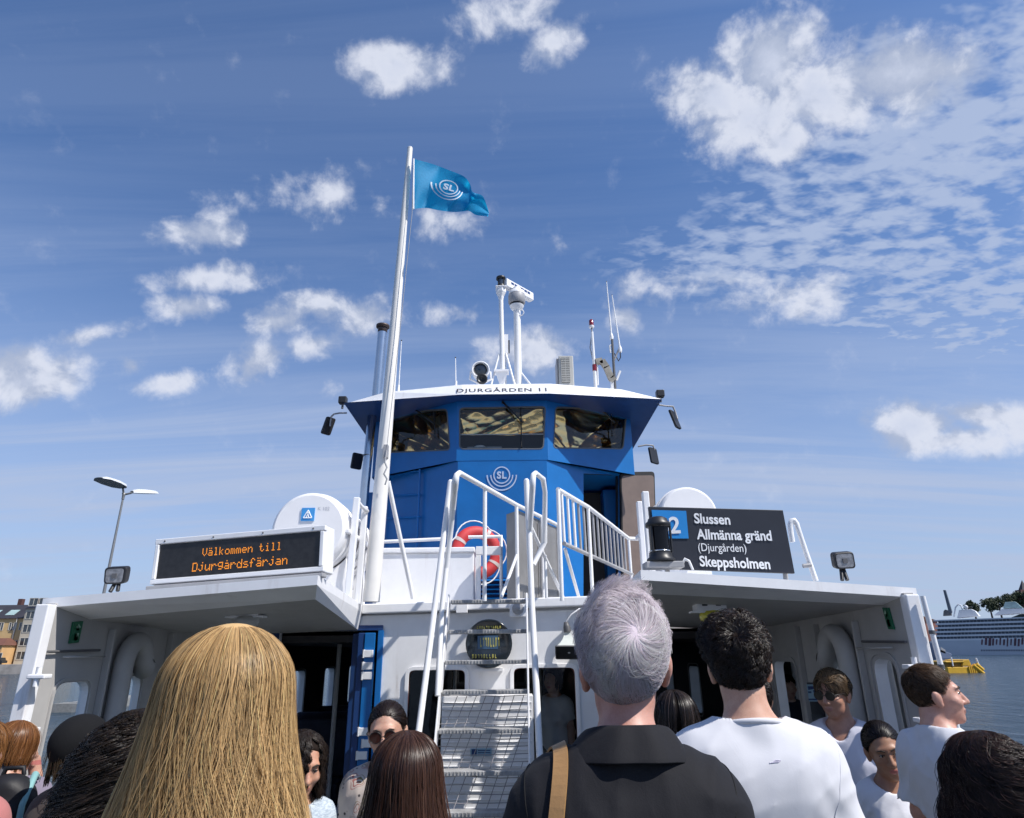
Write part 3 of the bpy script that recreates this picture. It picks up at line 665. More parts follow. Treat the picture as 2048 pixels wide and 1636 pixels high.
c = P(1003.5, 950, YW-.004); rad = P(1034, 955, YW).x - P(973, 955, YW).x; mb = MB(); emblem(mb, lambda x, y: c+V(x, 0, y*1.05), rad/2, EMBW); mb.build('emblem', None, wh)
# blue wall ladder and louvre
mb = MB(); nl = facet_n(LL, fr0)
def onl(px, py): return PL(px, py, V(fr0.x, fr0.y, 0)+nl*.05, nl)
for x in (772, 840): a = onl(x, 936); b = onl(x, 1096); b.z = ZC; mb.tube([V(a.x, a.y, a.z+(.12 if x < 800 else 0)), V(a.x, a.y, b.z)], .016, BLUE, 8)
for y in (942, 988, 1033, 1080): mb.tube([onl(772, y+3), onl(840, y)], .012, BLUE, 8)
mb.build('wall_ladder', None, wh)
mb = MB(); la, lb = P(938, 1155, 8.12), P(1068, 1155, 8.12)
for i in range(7):
    z = la.z-.015-i*.052; mb.box8([V(la.x, 8.17, z-.03), V(lb.x, 8.17, z-.03), V(lb.x, 8.20, z-.03), V(la.x, 8.20, z-.03), V(la.x, 8.11, z-.045+.02), V(lb.x, 8.11, z-.045+.02), V(lb.x, 8.19, z), V(la.x, 8.19, z)], BLUE)
mb.quad(V(la.x, 8.197, la.z-.4), V(lb.x, 8.197, la.z-.4), V(lb.x, 8.197, la.z), V(la.x, 8.197, la.z), BLUE_D); mb.build('louvre', None, wh)
# open door leaf: brown inner panel with a rounded black rubber edge
d0, d1, d2, d3 = P(1243, 1165, 8.95), P(1313, 1168, 9.15), P(1309, 943, 9.15), P(1241, 944, 8.95)
ol = round_poly([V(d0.x, d0.y, ZC+.12), V(d1.x, d1.y, ZC+.12), d2, d3], .06); nn_ = (d1-d0).cross(V(0, 0, 1)).normalized()
if nn_.y > 0: nn_ = -nn_
mb = MB(); mb.prism(ol, -nn_*.04, RUBBER); dleaf = mb.build('door', None, wh)
c = sum(ol, Vector())/len(ol); mb = MB(); mb.poly([c+(p-c)*.94+nn_*.004 for p in ol], mat('brown_door_lining', (.17, .125, .105), .5, var=.08, grime=.3)); mb.build('lining', None, dleaf)

# ================================================================== things on the wheelhouse roof
def post(mb, px0, py0, px1, py1, Y, r0, r1=None, m_=RAILW, seg=12):
    a = P(px0, py0, Y); b = P(px1, py1, Y); b = V(a.x + (b.x-a.x), Y, b.z); mb.tube([a, b], r0, m_, seg, rs=[r0, r1 or r0]); return a, b
# mast with navigation lantern
YM = 9.0
mm = thing('signal_mast', 'white mast with a black glass lantern on its top and a bracket half way', 'mast', P(1006, 770, YM))
mb = MB(); a, b = post(mb, 1006, 790, 1002, 598, YM, .040, .036); mb.build('pole', None, mm)
mb = MB(); q = P(1002, 578, YM); mb.lathe(q-V(0, 0, .20), (0, 0, 1), [(0, .04), (.06, .05), (.13, .085), (.2, .085)], WHITE, 6, smooth=False); mb.box((q.x-.085, YM-.085, q.z-.002), (q.x+.085, YM+.085, q.z+.02), WHITE); mb.build('lamp_bracket', None, mm, bevel=.008)
mb = MB(); z = q.z+.02; mb.lathe(V(q.x, YM, z), (0, 0, 1), [(0, .07), (.02, .075), (.03, .062), (.045, .062)], BLACK, 20); mb.lathe(V(q.x, YM, z), (0, 0, 1), [(.15, .062), (.155, .078), (.19, .074), (.21, .04), (.212, 0)], BLACK, 20); lb_ = mb.build('lantern', None, mm)
mb = MB(); mb.lathe(V(q.x, YM, z), (0, 0, 1), [(.045, .052), (.15, .052)], mat('dark_lens_glass', (.03, .035, .04), .06, spec=.8, coat=1.0), 20)
for k in range(4): aa = math.pi/4+k*math.pi/2; mb.tube([V(q.x+.062*math.cos(aa), YM+.062*math.sin(aa), z+.04), V(q.x+.062*math.cos(aa), YM+.062*math.sin(aa), z+.155)], .006, BLACK, 6)
mb.build('lens', None, lb_)
mb = MB(); q = P(1003, 745, YM-.1); mb.box((q.x-.11, YM-.13, q.z+.02), (q.x+.11, YM+.05, q.z+.04), WHITE); mb.add([V(q.x-.10, YM-.1, q.z+.02), V(q.x+.10, YM-.1, q.z+.02), V(q.x+.02, YM-.05, q.z-.2), V(q.x-.02, YM-.05, q.z-.2)], [(0, 3, 2, 1)], WHITE); mb.build('shelf_bracket', None, mm)
for (x0, y0, x1, y1) in ((998, 708, 981, 775), (1012, 708, 1031, 775)):
    mb = MB(); mb.tube([P(x0, y0, YM), P(x1, y1, YM-.1)], .016, RAILW, 8); mb.build('brace', None, mm)
mb = MB(); q = P(1012, 690, YM+.1); mb.obox(q, (.035, 0, 0), (0, .05, 0), (0, 0, .16), WHITE); mb.obox(q+V(.045, 0, -.03), (.012, 0, 0), (0, .03, 0), (0, 0, .10), BLACK); mb.tube([q+V(-.01, 0, -.16), q+V(-.01, 0, -.75)], .014, RAILW, 8); mb.build('equipment_box', None, mm)
# radar
rd = thing('radar', 'white rotating radar bar on a grey geared head and thick white pole', 'radar', P(1037, 770, 9.05))
mb = MB(); a, b = post(mb, 1037, 790, 1034, 622, 9.05, .060, .056); mb.tube([P(1042, 745, 9.05), P(1063, 772, 8.9)], .016, RAILW, 8); mb.build('pole', None, rd)
mb = MB(); q = P(1033.5, 600, 9.05); mb.lathe(V(q.x, 9.05, q.z-.20), (0, 0, 1), [(0, .056), (.05, .10), (.09, .115)], WHITE, 16); mb.lathe(V(q.x, 9.05, q.z-.11), (0, 0, 1), [(0, .105), (.035, .105)], BLACK, 16); mb.lathe(V(q.x, 9.05, q.z-.075), (0, 0, 1), [(0, .12), (.02, .135), (.14, .135), (.18, .12)], GREY, 16); mb.lathe(V(q.x, 9.05, q.z+.09), (0, 0, 1), [(0, .13), (.05, .125), (.09, .06), (.13, .06)], WHITE, 16); mb.build('gear_head', None, rd)
zs = q.z+.27; e0, e1 = PZ(1009, 566, zs), PZ(1063, 596, zs); t = (e1-e0).normalized(); s_ = t.cross(V(0, 0, 1)).normalized()
mb = MB(); mb.obox((e0+e1)/2, (e1-e0)*.5, s_*.055, V(0, 0, .075), WHITE); sc = mb.build('scanner', None, rd, bevel=.02, seg=3)
mb = MB()
for i in range(6): cpos = e0+(e1-e0)*(.2+i*.12); sd = s_ if s_.y < 0 else -s_; mb.obox(cpos+sd*.057+V(0, 0, .02), t*.03, sd*.002, V(0, 0, .018), BLUE_D)
tag(mb.build('lettering', None, sc), kind='stuff') if False else mb.build('lettering', None, sc)
mb = MB(); mb.ring(P(1041, 625, 9.0), (0, 1, .2), .05, .008, RAILW, 24, 6); mb.build('cable_loop', None, rd)
# searchlight
sp = thing('searchlight', 'white drum searchlight with dark front glass on the wheelhouse roof', 'searchlight', P(962, 772, 8.5))
c = P(961, 742, 8.5); dr = V(.06, -1, -.02).normalized(); mb = MB()
mb.lathe(c, dr, [(-.16, .06), (-.15, .10), (-.02, .125), (.02, .13), (.06, .128), (.062, .112), (.04, .108)], WHITE, 28); mb.build('housing', None, sp)
mb = MB(); mb.lathe(c, dr, [(.035, .108), (.05, .06), (.053, 0)], mat('dark_lamp_glass', (.02, .022, .026), .12, coat=1.0), 28); mb.ring(c+dr*.055, dr, .09, .006, BLACK, 28, 6); mb.build('front_glass', None, sp)
mb = MB(); c2 = P(964, 758, 8.42); mb.lathe(c2, dr, [(-.10, .05), (0, .078), (.02, .078), (.02, .06), (-.02, .03), (-.021, 0)], BLACK, 24); mb.build('horn', None, sp)
mb = MB(); u = V(1, .06, 0); mb.tube([c-u*.14+V(0, .02, 0), c-u*.15+V(0, .02, -.12), c+V(0, .02, -.2), c+u*.15+V(0, .02, -.12), c+u*.14+V(0, .02, 0)], .014, WHITE, 8); mb.build('yoke', None, sp)
# air conditioner
ac = thing('air_conditioner', 'beige grey box unit with two columns of vents on the wheelhouse roof', 'air conditioner', P(1131, 770, 8.6))
q0, q1 = P(1115, 769, 8.6), P(1146, 711, 8.6); mb = MB(); ACM = mat('beige_grey_casing', (.50, .49, .45), .5, grime=.4)
mb.box((q0.x+.03, 8.6, q0.z-.06), (q1.x, 8.95, q1.z), ACM); mb.box((q0.x, 8.66, q0.z-.06), (q0.x+.03, 8.95, q1.z-.01), GREY); mb.build('casing', None, ac, bevel=.012)
mb = MB(); x0, x1 = q0.x+.065, q1.x-.055
for cidx in range(2):
    xa = x0+(x1-x0)*(.52*cidx); xb = xa+(x1-x0)*.46
    mb.box((xa, 8.594, q0.z+.03), (xb, 8.602, q1.z-.03), BLACK)
    for i in range(11): z = q0.z+.045+i*(q1.z-q0.z-.09)/10; mb.box((xa, 8.588, z-.006), (xb, 8.596, z+.006), ACM)
    for i in range(5): x = xa+(xb-xa)*i/4; mb.box((x-.003, 8.586, q0.z+.03), (x+.003, 8.594, q1.z-.03), ACM)
mb.build('vent_grille', None, ac)
# whip antennas and small masts
def whip(px0, py0, px1, py1, Y, label, r=.010, base=True, kink=None):
    a = P(px0, py0, Y); b = P(px1, py1, Y); t = thing('whip_antenna', label, 'antenna', a)
    mb = MB(); mb.tube([a-V(0, 0, .10), b], r, RAILW, 8, rs=[r, r*.55]); mb.ball(b, r*1.1, BLACK, 8, 6); mb.build('rod', None, t)
    if base: mb = MB(); mb.lathe(a-V(0, 0, .10), (0, 0, 1), [(0, .03), (.03, .03), (.05, .018), (.16, .016)], WHITE, 12); mb.build('base', None, t)
    return t
whip(797, 778, 803, 681, 8.7, 'thin white whip antenna rising just right of the flagpole')
whip(912, 770, 911, 715, 8.6, 'short thin whip antenna left of the searchlight on the wheelhouse roof')
rm = thing('red_light_mast', 'thin white mast carrying a small dark red lamp above the wheelhouse roof', 'mast', P(1192, 770, 8.9))
mb = MB(); post(mb, 1192, 785, 1184, 664, 8.9, .026, .020); mb.tube([P(1184, 664, 8.9), P(1183, 655, 8.9)], .012, GREY, 8); mb.build('pole', None, rm)
mb = MB(); q = P(1183, 652, 8.9); RED = mat('dark_red_lens', (.22, .012, .015), .15, coat=.6); mb.lathe(q-V(0, 0, .03), (0, 0, 1), [(0, .036), (.02, .042), (.03, .04)], WHITE, 14); mb.lathe(q, (0, 0, 1), [(0, .036), (.09, .036), (.11, .02), (.112, 0)], RED, 14); mb.build('lamp', None, rm)
mb = MB(); q = P(1189, 737, 8.9); mb.lathe(q-V(0, 0, .04), (0, 0, 1), [(0, .032), (.10, .032)], RED, 14); mb.build('band', None, rm)
mb = MB(); mb.tube([P(1183, 672, 8.93), P(1180, 695, 8.93), P(1184, 712, 8.93), P(1187, 730, 8.93)], .008, GREY, 6); mb.tube([P(1196, 770, 8.9), P(1194, 724, 8.9)], .013, RAILW, 8); mb.build('cable', None, rm)
mb = MB(); pts = [P(1192, 724, 8.9), P(1204, 722, 8.9), P(1213, 735, 8.9), P(1222, 756, 8.9), P(1228, 762, 8.9)]
for i in range(len(pts)-1): a, b = pts[i], pts[i+1]; t = (b-a).normalized(); mb.obox((a+b)/2, (b-a)*.55, (0, .03, 0), V(-t.z, 0, t.x)*.045, mat('weathered_canvas', (.30, .28, .24), .8, var=.3))
tag(mb.build('pennant_cover'), 'folded grey canvas strip strung between the red lamp mast and antenna mast', 'canvas')
am = thing('antenna_mast', 'grey mast with two long white whips and a cable loop right of the red lamp', 'mast', P(1230, 772, 8.9))
mb = MB(); post(mb, 1231, 790, 1224, 676, 8.9, .022, .018, DKGREY); mb.tube([P(1229, 720, 8.9), P(1240, 692, 8.9)], .012, GREY, 8); mb.tube([P(1233, 760, 8.9), P(1240, 742, 8.9)], .02, RAILW, 8); mb.tube([P(1223, 790, 8.9), P(1223, 747, 8.9)], .018, RAILW, 8); mb.tube([P(1227, 790, 8.9), P(1226, 750, 8.9)], .016, RAILW, 8); mb.build('pole', None, am)
for (x0, y0, x1, y1) in ((1223, 672, 1213, 563), (1240, 697, 1224, 590)):
    mb = MB(); a, b = P(x0, y0, 8.9), P(x1, y1, 8.9); mb.tube([a, a+(b-a)*.06, b], .012, RAILW, 8, rs=[.020, .012, .007]); mb.lathe(a-V(0, 0, .06), (0, 0, 1), [(0, .026), (.05, .03), (.10, .016)], WHITE, 12); mb.ball(b, .009, BLACK, 8, 6); mb.build('rod', None, am)
mb = MB(); mb.tube([P(1240, 700, 8.9), P(1241, 715, 8.9), P(1237, 722, 8.9), P(1232, 712, 8.9), P(1228, 706, 8.9), P(1226, 716, 8.9)], .008, BLACK, 6); mb.tube([P(1222, 690, 8.9), P(1219, 692, 8.9), P(1221, 705, 8.9)], .012, RAILW, 8); mb.build('cable', None, am)
# small deck lamps on the roof tips, mirrors
def tip_lamp(px, py, Y, label):
    q = P(px, py, Y); t = thing('roof_lamp', label, 'lamp', q-V(0, 0, .07), 'small black lamps on the roof tips'); mb = MB(); mb.obox(q, (.055, 0, 0), (0, .05, 0), (0, 0, .05), BLACK); mb.build('housing', None, t, bevel=.012); mb = MB(); mb.tube([q-V(0, 0, .04), q-V(0, 0, .12)], .016, DKGREY, 8); mb.build('stalk', None, t)
tip_lamp(686, 801, 8.35, 'small black lamp on the left tip of the wheelhouse roof'); tip_lamp(1320, 788, 8.35, 'small black lamp on the right tip of the wheelhouse roof')
def mirror(cx, cy, w, h, lean, Y, arm, label):
    c = P(cx, cy, Y); s_ = Y/(ray(cx, cy).y)/FPX; t = thing('mirror', label, 'mirror', c-V(0, 0, h*s_/2), 'black wing mirrors beside the wheelhouse')
    up = (CU*math.cos(lean)+CR*math.sin(lean)); up = V(up.x, 0, up.z).normalized()*.5*h*s_*1.03; rt = V(.5*w*s_, .06, 0)
    mb = MB(); ol = [c-rt-up, c+rt-up, c+rt+up, c-rt+up]; ol = round_poly(ol, .03); nn = rt.cross(up).normalized(); mb.prism(ol, nn*-.035, BLACK); mb.build('housing', None, t, bevel=.008)
    mb = MB(); mb.tube([P(*p) for p in arm], .012, GREY, 8); mb.build('arm', None, t)
mirror(658, 852, 13, 36, .22, 8.5, [(693, 826, 8.4), (680, 826, 8.45), (668, 828, 8.48), (662, 834, 8.5), (660, 852, 8.47)], 'narrow black mirror hanging from the left edge of the wheelhouse roof')
mirror(1352, 838, 14, 38, -.28, 8.5, [(1318, 810, 8.4), (1332, 812, 8.45), (1346, 813, 8.48), (1350, 822, 8.5), (1355, 838, 8.47)], 'narrow black mirror hanging from the right edge of the wheelhouse roof')
mirror(715, 922, 17, 32, .08, 9.3, [(716, 922, 9.33), (735, 918, 9.4)], 'squarish black mirror beside the lower chrome exhaust pipe')
mirror(1309, 911, 18, 32, -.10, 9.2, [(1276, 893, 9.2), (1292, 890, 9.2), (1306, 891, 9.2), (1309, 900, 9.23)], 'squarish black mirror below the right end of the wheelhouse roof')

# exhaust pipe through the roof
ex = thing('exhaust_pipe', 'polished steel exhaust pipe with brown capped top rising through the wheelhouse roof', 'exhaust pipe', P(718, 1015, 8.75))
xa = P(736, 890, 8.75).x; mb = MB(); zt = P(745, 818, 8.75).z; mb.tube([V(xa-.015, 8.75, ZC), V(xa, 8.75, 3.9), V(xa+.03, 8.75, zt-.12), V(xa+.05, 8.80, zt)], .062, CHROME, 24, rs=[.062, .062, .062, .03]); mb.ring(V(xa, 8.75, 4.30), (0, 0, 1), .064, .006, DKGREY, 24, 6); mb.build('lower_pipe', None, ex)
q0, q1 = P(752, 790, 9.2), P(765, 664, 9.2); mb = MB(); mb.tube([V(q0.x, 9.2, ZR), V(q1.x, 9.2, q1.z)], .072, CHROME, 24); mb.build('upper_pipe', None, ex)
mb = MB(); mb.lathe(V(q0.x+.005, 9.2, ZR), (0, 0, 1), [(0, .11), (.30, .10), (.302, .07)], WHITE, 8, smooth=False); mb.build('collar', None, ex, bevel=.01)
mb = MB(); CAPM = mat('rusty_brown_metal', (.07, .05, .045), .5, metal=.4, var=.3); mb.lathe(V(q1.x, 9.2, q1.z-.04), (0, 0, 1), [(0, .07), (.02, .055), (.03, .075), (.10, .075)], CAPM, 18); mb.lathe(V(q1.x, 9.2, q1.z+.07), (0, 0, 1), [(0, .075), (.01, .105), (.045, .105), (.06, .07), (.061, 0)], CAPM, 18); mb.build('cap', None, ex)

# ================================================================== flagpole and flag
fp = thing('flagpole', 'tall white tapering flagpole with a slanted brace standing on the passenger deck', 'flagpole', P(743, 1192, 5.9))
fb, ft = P(743, 1194, 5.9), P(820, 297, 5.9); POLEM = mat('cream_white_paint', (.78, .76, .72), .4, var=.03, grime=.25)
mb = MB(); ax = ft-fb; mb.tube([fb-V(0, 0, .04), fb+ax*.25, fb+ax*.6, ft], .07, POLEM, 20, rs=[.073, .066, .048, .030]); mb.ball(ft, (.032, .032, .02), POLEM); mb.build('pole', None, fp)
mb = MB(); mb.tube([P(770, 960, 5.9)+V(.02, .05, 0), P(826, 1197, 6.35)], .021, RAILW, 12); mb.build('brace', None, fp)
mb = MB(); hp = [P(773, 900, 5.8), P(770, 925, 5.79), P(774, 935, 5.78), P(768, 948, 5.78), P(774, 958, 5.78), P(770, 970, 5.79)]; mb.tube(hp, .008, GREY, 6)
mb.tube([P(827, 330, 5.83), P(824, 428, 5.83), P(800, 660, 5.82), P(773, 900, 5.8)], .0035, GREY, 5); mb.box8([p for p in [P(771, 905, 5.86)+V(dx, dy, dz) for dz in (-.06, .06) for dx, dy in ((-.01, -.06), (.03, -.06), (.03, .03), (-.01, .03))]], GREY); mb.build('halyard', None, fp)
def flag():
    tl, bl = P(828, 318, 5.84), P(827.5, 419, 5.84)
    tr, br = P(958, 384, 5.55), P(975, 432, 5.45)
    W = 1.0
    N, M = 90, 60
    TOPC = [(828, 318), (865, 328), (900, 341), (928, 353), (940, 368), (946, 384), (966, 393), (978, 425)]
    BOTC = [(827.5, 418), (852, 416), (880, 421), (906, 424), (924, 423), (938, 422), (952, 430), (976, 433)]
    DEP = [0, .10, -.02, -.14, -.02, .12, -.12, -.22]
    def curve(cs, u):
        x = u*(len(cs)-1); i = min(int(x), len(cs)-2); t = x-i; p0 = cs[max(i-1, 0)]; p1 = cs[i]; p2 = cs[i+1]; p3 = cs[min(i+2, len(cs)-1)]
        f = lambda a, b, c, d: .5*(2*b+(c-a)*t+(2*a-5*b+4*c-d)*t*t+(3*b-a-3*c+d)*t**3)
        return tuple(f(p0[k], p1[k], p2[k], p3[k]) for k in range(len(p1)))
    def S(u, v, off=0.0):                                     # u along, v up
        u = min(max(u, 0), 1); v = min(max(v, 0), 1)
        tx, ty = curve(TOPC, u); bx, by = curve(BOTC, u)
        uu = min(1, max(0, u + .20*(.5-v)*math.sin(math.pi*u)))
        d = curve([(q,) for q in DEP], uu)[0]*1.35
        d += .05*math.sin(9*v+3*u)*(1-u)*u*2 + .025*math.sin(14*u-7*v)
        return P(bx+(tx-bx)*v, by+(ty-by)*v, 5.84 + d*min(1, u*5) + off)
    vs = [S(i/N, j/M) for j in range(M+1) for i in range(N+1)]
    fs = [(j*(N+1)+i, j*(N+1)+i+1, (j+1)*(N+1)+i+1, (j+1)*(N+1)+i) for j in range(M) for i in range(N)]
    def fn(g, b, oc):
        b.inputs['Base Color'].default_value = (.006, .27, .52, 1); b.inputs['Roughness'].default_value = .7
        tr_ = g.new('ShaderNodeBsdfTranslucent'); tr_.inputs['Color'].default_value = (.01, .48, .80, 1); mx = g.new('ShaderNodeMixShader'); mx.inputs[0].default_value = .40
        g.l.new(b.outputs[0], mx.inputs[1]); g.l.new(tr_.outputs[0], mx.inputs[2]); g.l.new(mx.outputs[0], g.n['Material Output'].inputs[0])
        bn = g.new('ShaderNodeBump'); bn.inputs['Strength'].default_value = .3; bn.inputs['Distance'].default_value = .01; g.put(bn.inputs['Height'], g.noise(oc, 25, 4, .6)); g.l.new(bn.outputs[0], b.inputs['Normal']); g.l.new(bn.outputs[0], tr_.inputs['Normal'])
    FLG = mat('blue_flag_cloth', (0, 0, 0), fn=fn)
    mb = MB(); mb.add(vs, fs, FLG, True); fl = mb.build('flag'); tag(fl, 'waving bright blue flag with a white ringed SL emblem', 'flag')
    EW = mat('white_flag_print', (.62, .70, .78), .7)
    mb = MB(); emblem(mb, lambda x, y: S(.315+x*.46, .60+y*.86, -.012), .36, EW); mb.build('emblem', None, fl)
    mb = MB(); mb.tube([S(0, j/12)+V(-.004, 0, 0) for j in range(13)], .010, WHITE, 6); mb.build('hem', None, fl)
flag()
# ================================================================== upper deck rails, box, lifebuoy
ZH = 3.06
def rail_obj(name, pts, r, parent, m_=RAILW, seg=12):
    mb = MB(); mb.tube(pts, r, m_, seg); return mb.build(name, None, parent)
def down(p, z=ZC-.02): return V(p.x, p.y, z)
g1 = thing('guard_rail', 'white tube rail with hooped left end descending rightward behind the ladder top', 'railing', PZ(1000, 1190, ZC))
a0 = PZ(921, 947, ZH); a1 = PZ(1033, 1010, ZH); a2 = PZ(1115, 1050, ZH); t = (a1-a0).normalized()
hoop = [P(899, 1084, 5.55), P(907, 998, 5.5)]; hq = a0+t*.0
hoop += [a0 - t*.10 + V(0, 0, -.10), a0 - t*.07 + V(0, 0, -.03), a0 - t*.02, a0+t*.05]
rail_obj('top_rail', [P(885, 1205, 5.62)] + hoop + [a1, a2], .022, g1)
for px, py in ((970, 976), (1033, 1010), (1083, 1033), (1115, 1050)):
    q = PZ(px, py, ZH); rail_obj('post', [q, down(q)], .018, g1)
q = PZ(1033, 1010, ZH); rail_obj('brace', [V(q.x, q.y, 2.58), P(1002, 1196, q.y-.25)], .015, g1)
hl = thing('handhold', 'white tube loop standing at the right end of the ladder top', 'handrail', P(1085, 1190, 5.7))
b0, b1 = PZ(1071, 946, ZH), PZ(1086, 958, ZH); t = (b1-b0).normalized()
rail_obj('loop', [P(1062, 1210, 5.62), P(1060, 1060, 5.5), b0-t*.09+V(0, 0, -.13), b0-t*.06+V(0, 0, -.03), b0, b1, b1+t*.05+V(0, 0, -.10), P(1089, 1084, 5.72), P(1067, 1130, 5.62)], .020, hl)
rail_obj('brace', [P(1062, 1054, 5.6), P(1127, 1196, 6.4)], .016, hl); rail_obj('post', [P(1090, 1110, 5.95), P(1093, 1196, 5.95)], .014, hl)
g2 = thing('guard_rail', 'white railing with grey vertical bars running toward the open wheelhouse door', 'railing', PZ(1190, 1190, ZC))
c0, c1, c2 = PZ(1116, 979, ZH), PZ(1176, 1014, ZH), PZ(1257, 1077, ZH-.04)
rail_obj('top_rail', [c0, c1, c2, c2+V(.30, .1, 0)], .022, g2)
for q, zb in ((c0, ZC-.02), (c1, ZC-.02), (c2, ZC)): rail_obj('post', [q, V(q.x, q.y, zb)], .018, g2)
d0 = V(c0.x, c0.y, 0)*.97+V(c1.x, c1.y, 0)*.03; lowz = 2.60
l0 = PL(1128, 1087, c0, (c2-c0).cross(V(0, 0, 1))); l1 = PL(1265, 1149, c0, (c2-c0).cross(V(0, 0, 1)))
mb = MB(); mb.tube([l0, l1], .020, GREY, 10); mb.build('bottom_rail', None, g2)
for i in range(15):
    f = .035+.062*i; top = c0+(c2-c0)*f; bot = l0+(l1-l0)*max(0, f-.03); mb = MB(); mb.tube([bot, top], .013, WHITE if i < 3 else GREY, 8); mb.build('bar', None, g2)
rail_obj('brace', [P(1130, 1098, 5.95), P(1158, 1196, 6.5)], .016, g2)
# grey screen panel
gp = thing('screen_panel', 'flat grey metal screen panel leaning behind the rail right of the lifebuoy', 'panel', PZ(1060, 1190, ZC))
k0, k1 = PZ(1036, 1019, ZH-.03), PZ(1117, 1056, ZH-.03); k0.y += .03; k1.y += .03
PANEL = mat('grey_sheet_metal', (.24, .235, .23), .5, metal=.3, var=.12, vscale=3, bump=.08, bscale=5, grime=.35)
mb = MB(); mb.box8([V(k0.x, k0.y, ZC+.06), V(k1.x, k1.y, ZC+.02), V(k1.x+.03, k1.y+.06, ZC+.02), V(k0.x-.12, k0.y+.20, ZC+.06), k0, k1, V(k1.x+.03, k1.y+.06, k1.z), V(k0.x-.12, k0.y+.20, k0.z)], PANEL); mb.build('sheet', None, gp, bevel=.006)
mb = MB(); q = k0*.55+k1*.45; mb.tube([V(q.x, q.y-.012, k0.z-.05), V(q.x, q.y-.012, ZC+.1)], .010, PANEL, 8); mb.build('seam_bar', None, gp)
# left rail behind the flagpole, white locker, lifebuoy on its stand
g3 = thing('guard_rail', 'low white rail left of the ladder behind the white locker', 'railing', P(820, 1090, 7.35))
r0, r1 = P(756, 1084, 7.35), P(884, 1078, 7.35); rail_obj('top_rail', [r0, r1], .020, g3)
for q in (r0, r1): rail_obj('post', [q, down(q)], .018, g3)
bx = thing('deck_locker', 'white sheet metal locker on the passenger deck right of the flagpole', 'locker', P(850, 1195, 6.9))
x0, x1 = P(757, 1105, 6.9).x, P(948, 1105, 6.9).x; zt = P(850, 1106, 6.9).z
mb = MB(); mb.box((x0, 6.9, ZC), (x1, 7.25, zt), WHITE); mb.build('body', None, bx, bevel=.012)
mb = MB(); mb.box((x0-.02, 6.875, zt), (x1+.01, 7.27, zt+.055), WHITE); mb.build('lid', None, bx, bevel=.012)
st = thing('lifebuoy_stand', 'white plate stand with a square opening holding the lifebuoy', 'stand', P(975, 1190, 6.95))
sx0, sx1 = P(949, 1100, 6.95).x+.015, P(1003, 1100, 6.95).x; zs = P(975, 1093, 6.95).z
mb = MB(); mb.box((sx0, 6.93, zs-.09), (sx1, 6.97, zs), WHITE); mb.build('top_plate', None, st, bevel=.006)
mb = MB(); mb.box((sx0, 6.93, ZC), (sx0+.055, 6.97, zs-.092), WHITE); mb.build('leg', None, st, bevel=.006)
q = P(1002, 1072, 6.95); mb = MB(); mb.tube([V(q.x-.35, 6.99, q.z), V(q.x, 6.99, q.z), V(q.x, 6.99, ZC-.02)], .018, RAILW, 10); mb.build('post', None, st)
lbz = thing('lifebuoy', 'orange red lifebuoy with white bands and grab rope left of the grey panel', 'lifebuoy', P(955, 1165, 7.45))
c = P(954, 1105, 7.3); nb = V(.42, -1, .06).normalized(); ORNG = mat('orange_red_buoy', (.52, .036, .040), .6, var=.16, bump=.12, bscale=60)
R0 = .228; u_ = V(0, 0, 1).cross(nb).normalized(); w_ = nb.cross(u_)
mb = MB(); NS, SS = 64, 16; vs = []; fs = []
for i in range(NS):
    a = 2*math.pi*i/NS; ct = c+(u_*math.cos(a)+w_*math.sin(a))*R0; e = (u_*math.cos(a)+w_*math.sin(a))
    for k in range(SS): b = 2*math.pi*k/SS; vs.append(ct+e*.068*math.cos(b)+nb*.05*math.sin(b))
for i in range(NS):
    for k in range(SS): fs.append((i*SS+k, i*SS+(k+1) % SS, ((i+1) % NS)*SS+(k+1) % SS, ((i+1) % NS)*SS+k))
mb.add(vs, fs, ORNG, True); mb.build('ring', None, lbz)
for k in range(4):
    mb = MB(); am_ = math.pi/4+k*math.pi/2+.25; vs = []; n_ = 8
    for i in range(n_):
        a = am_-.075+.15*i/(n_-1); ct = c+(u_*math.cos(a)+w_*math.sin(a))*R0; e = (u_*math.cos(a)+w_*math.sin(a))
        for j in range(SS): b = 2*math.pi*j/SS; vs.append(ct+e*.0715*math.cos(b)+nb*.0535*math.sin(b))
    mb.add(vs, [(i*SS+j, i*SS+(j+1) % SS, (i+1)*SS+(j+1) % SS, (i+1)*SS+j) for i in range(n_-1) for j in range(SS)], mat('white_band', (.58, .50, .48), .6), True); mb.build('band', None, lbz)
mb = MB()
for k in range(4):
    A0 = math.pi/4+k*math.pi/2+.25; pts = []
    for i in range(11): a = A0+math.pi/2*i/10; rr = R0+.07+.055*math.sin(math.pi*i/10); pts.append(c+(u_*math.cos(a)+w_*math.sin(a))*rr+nb*.02)
    mb.tube(pts, .008, RAILW, 6)
mb.build('grab_rope', None, lbz)

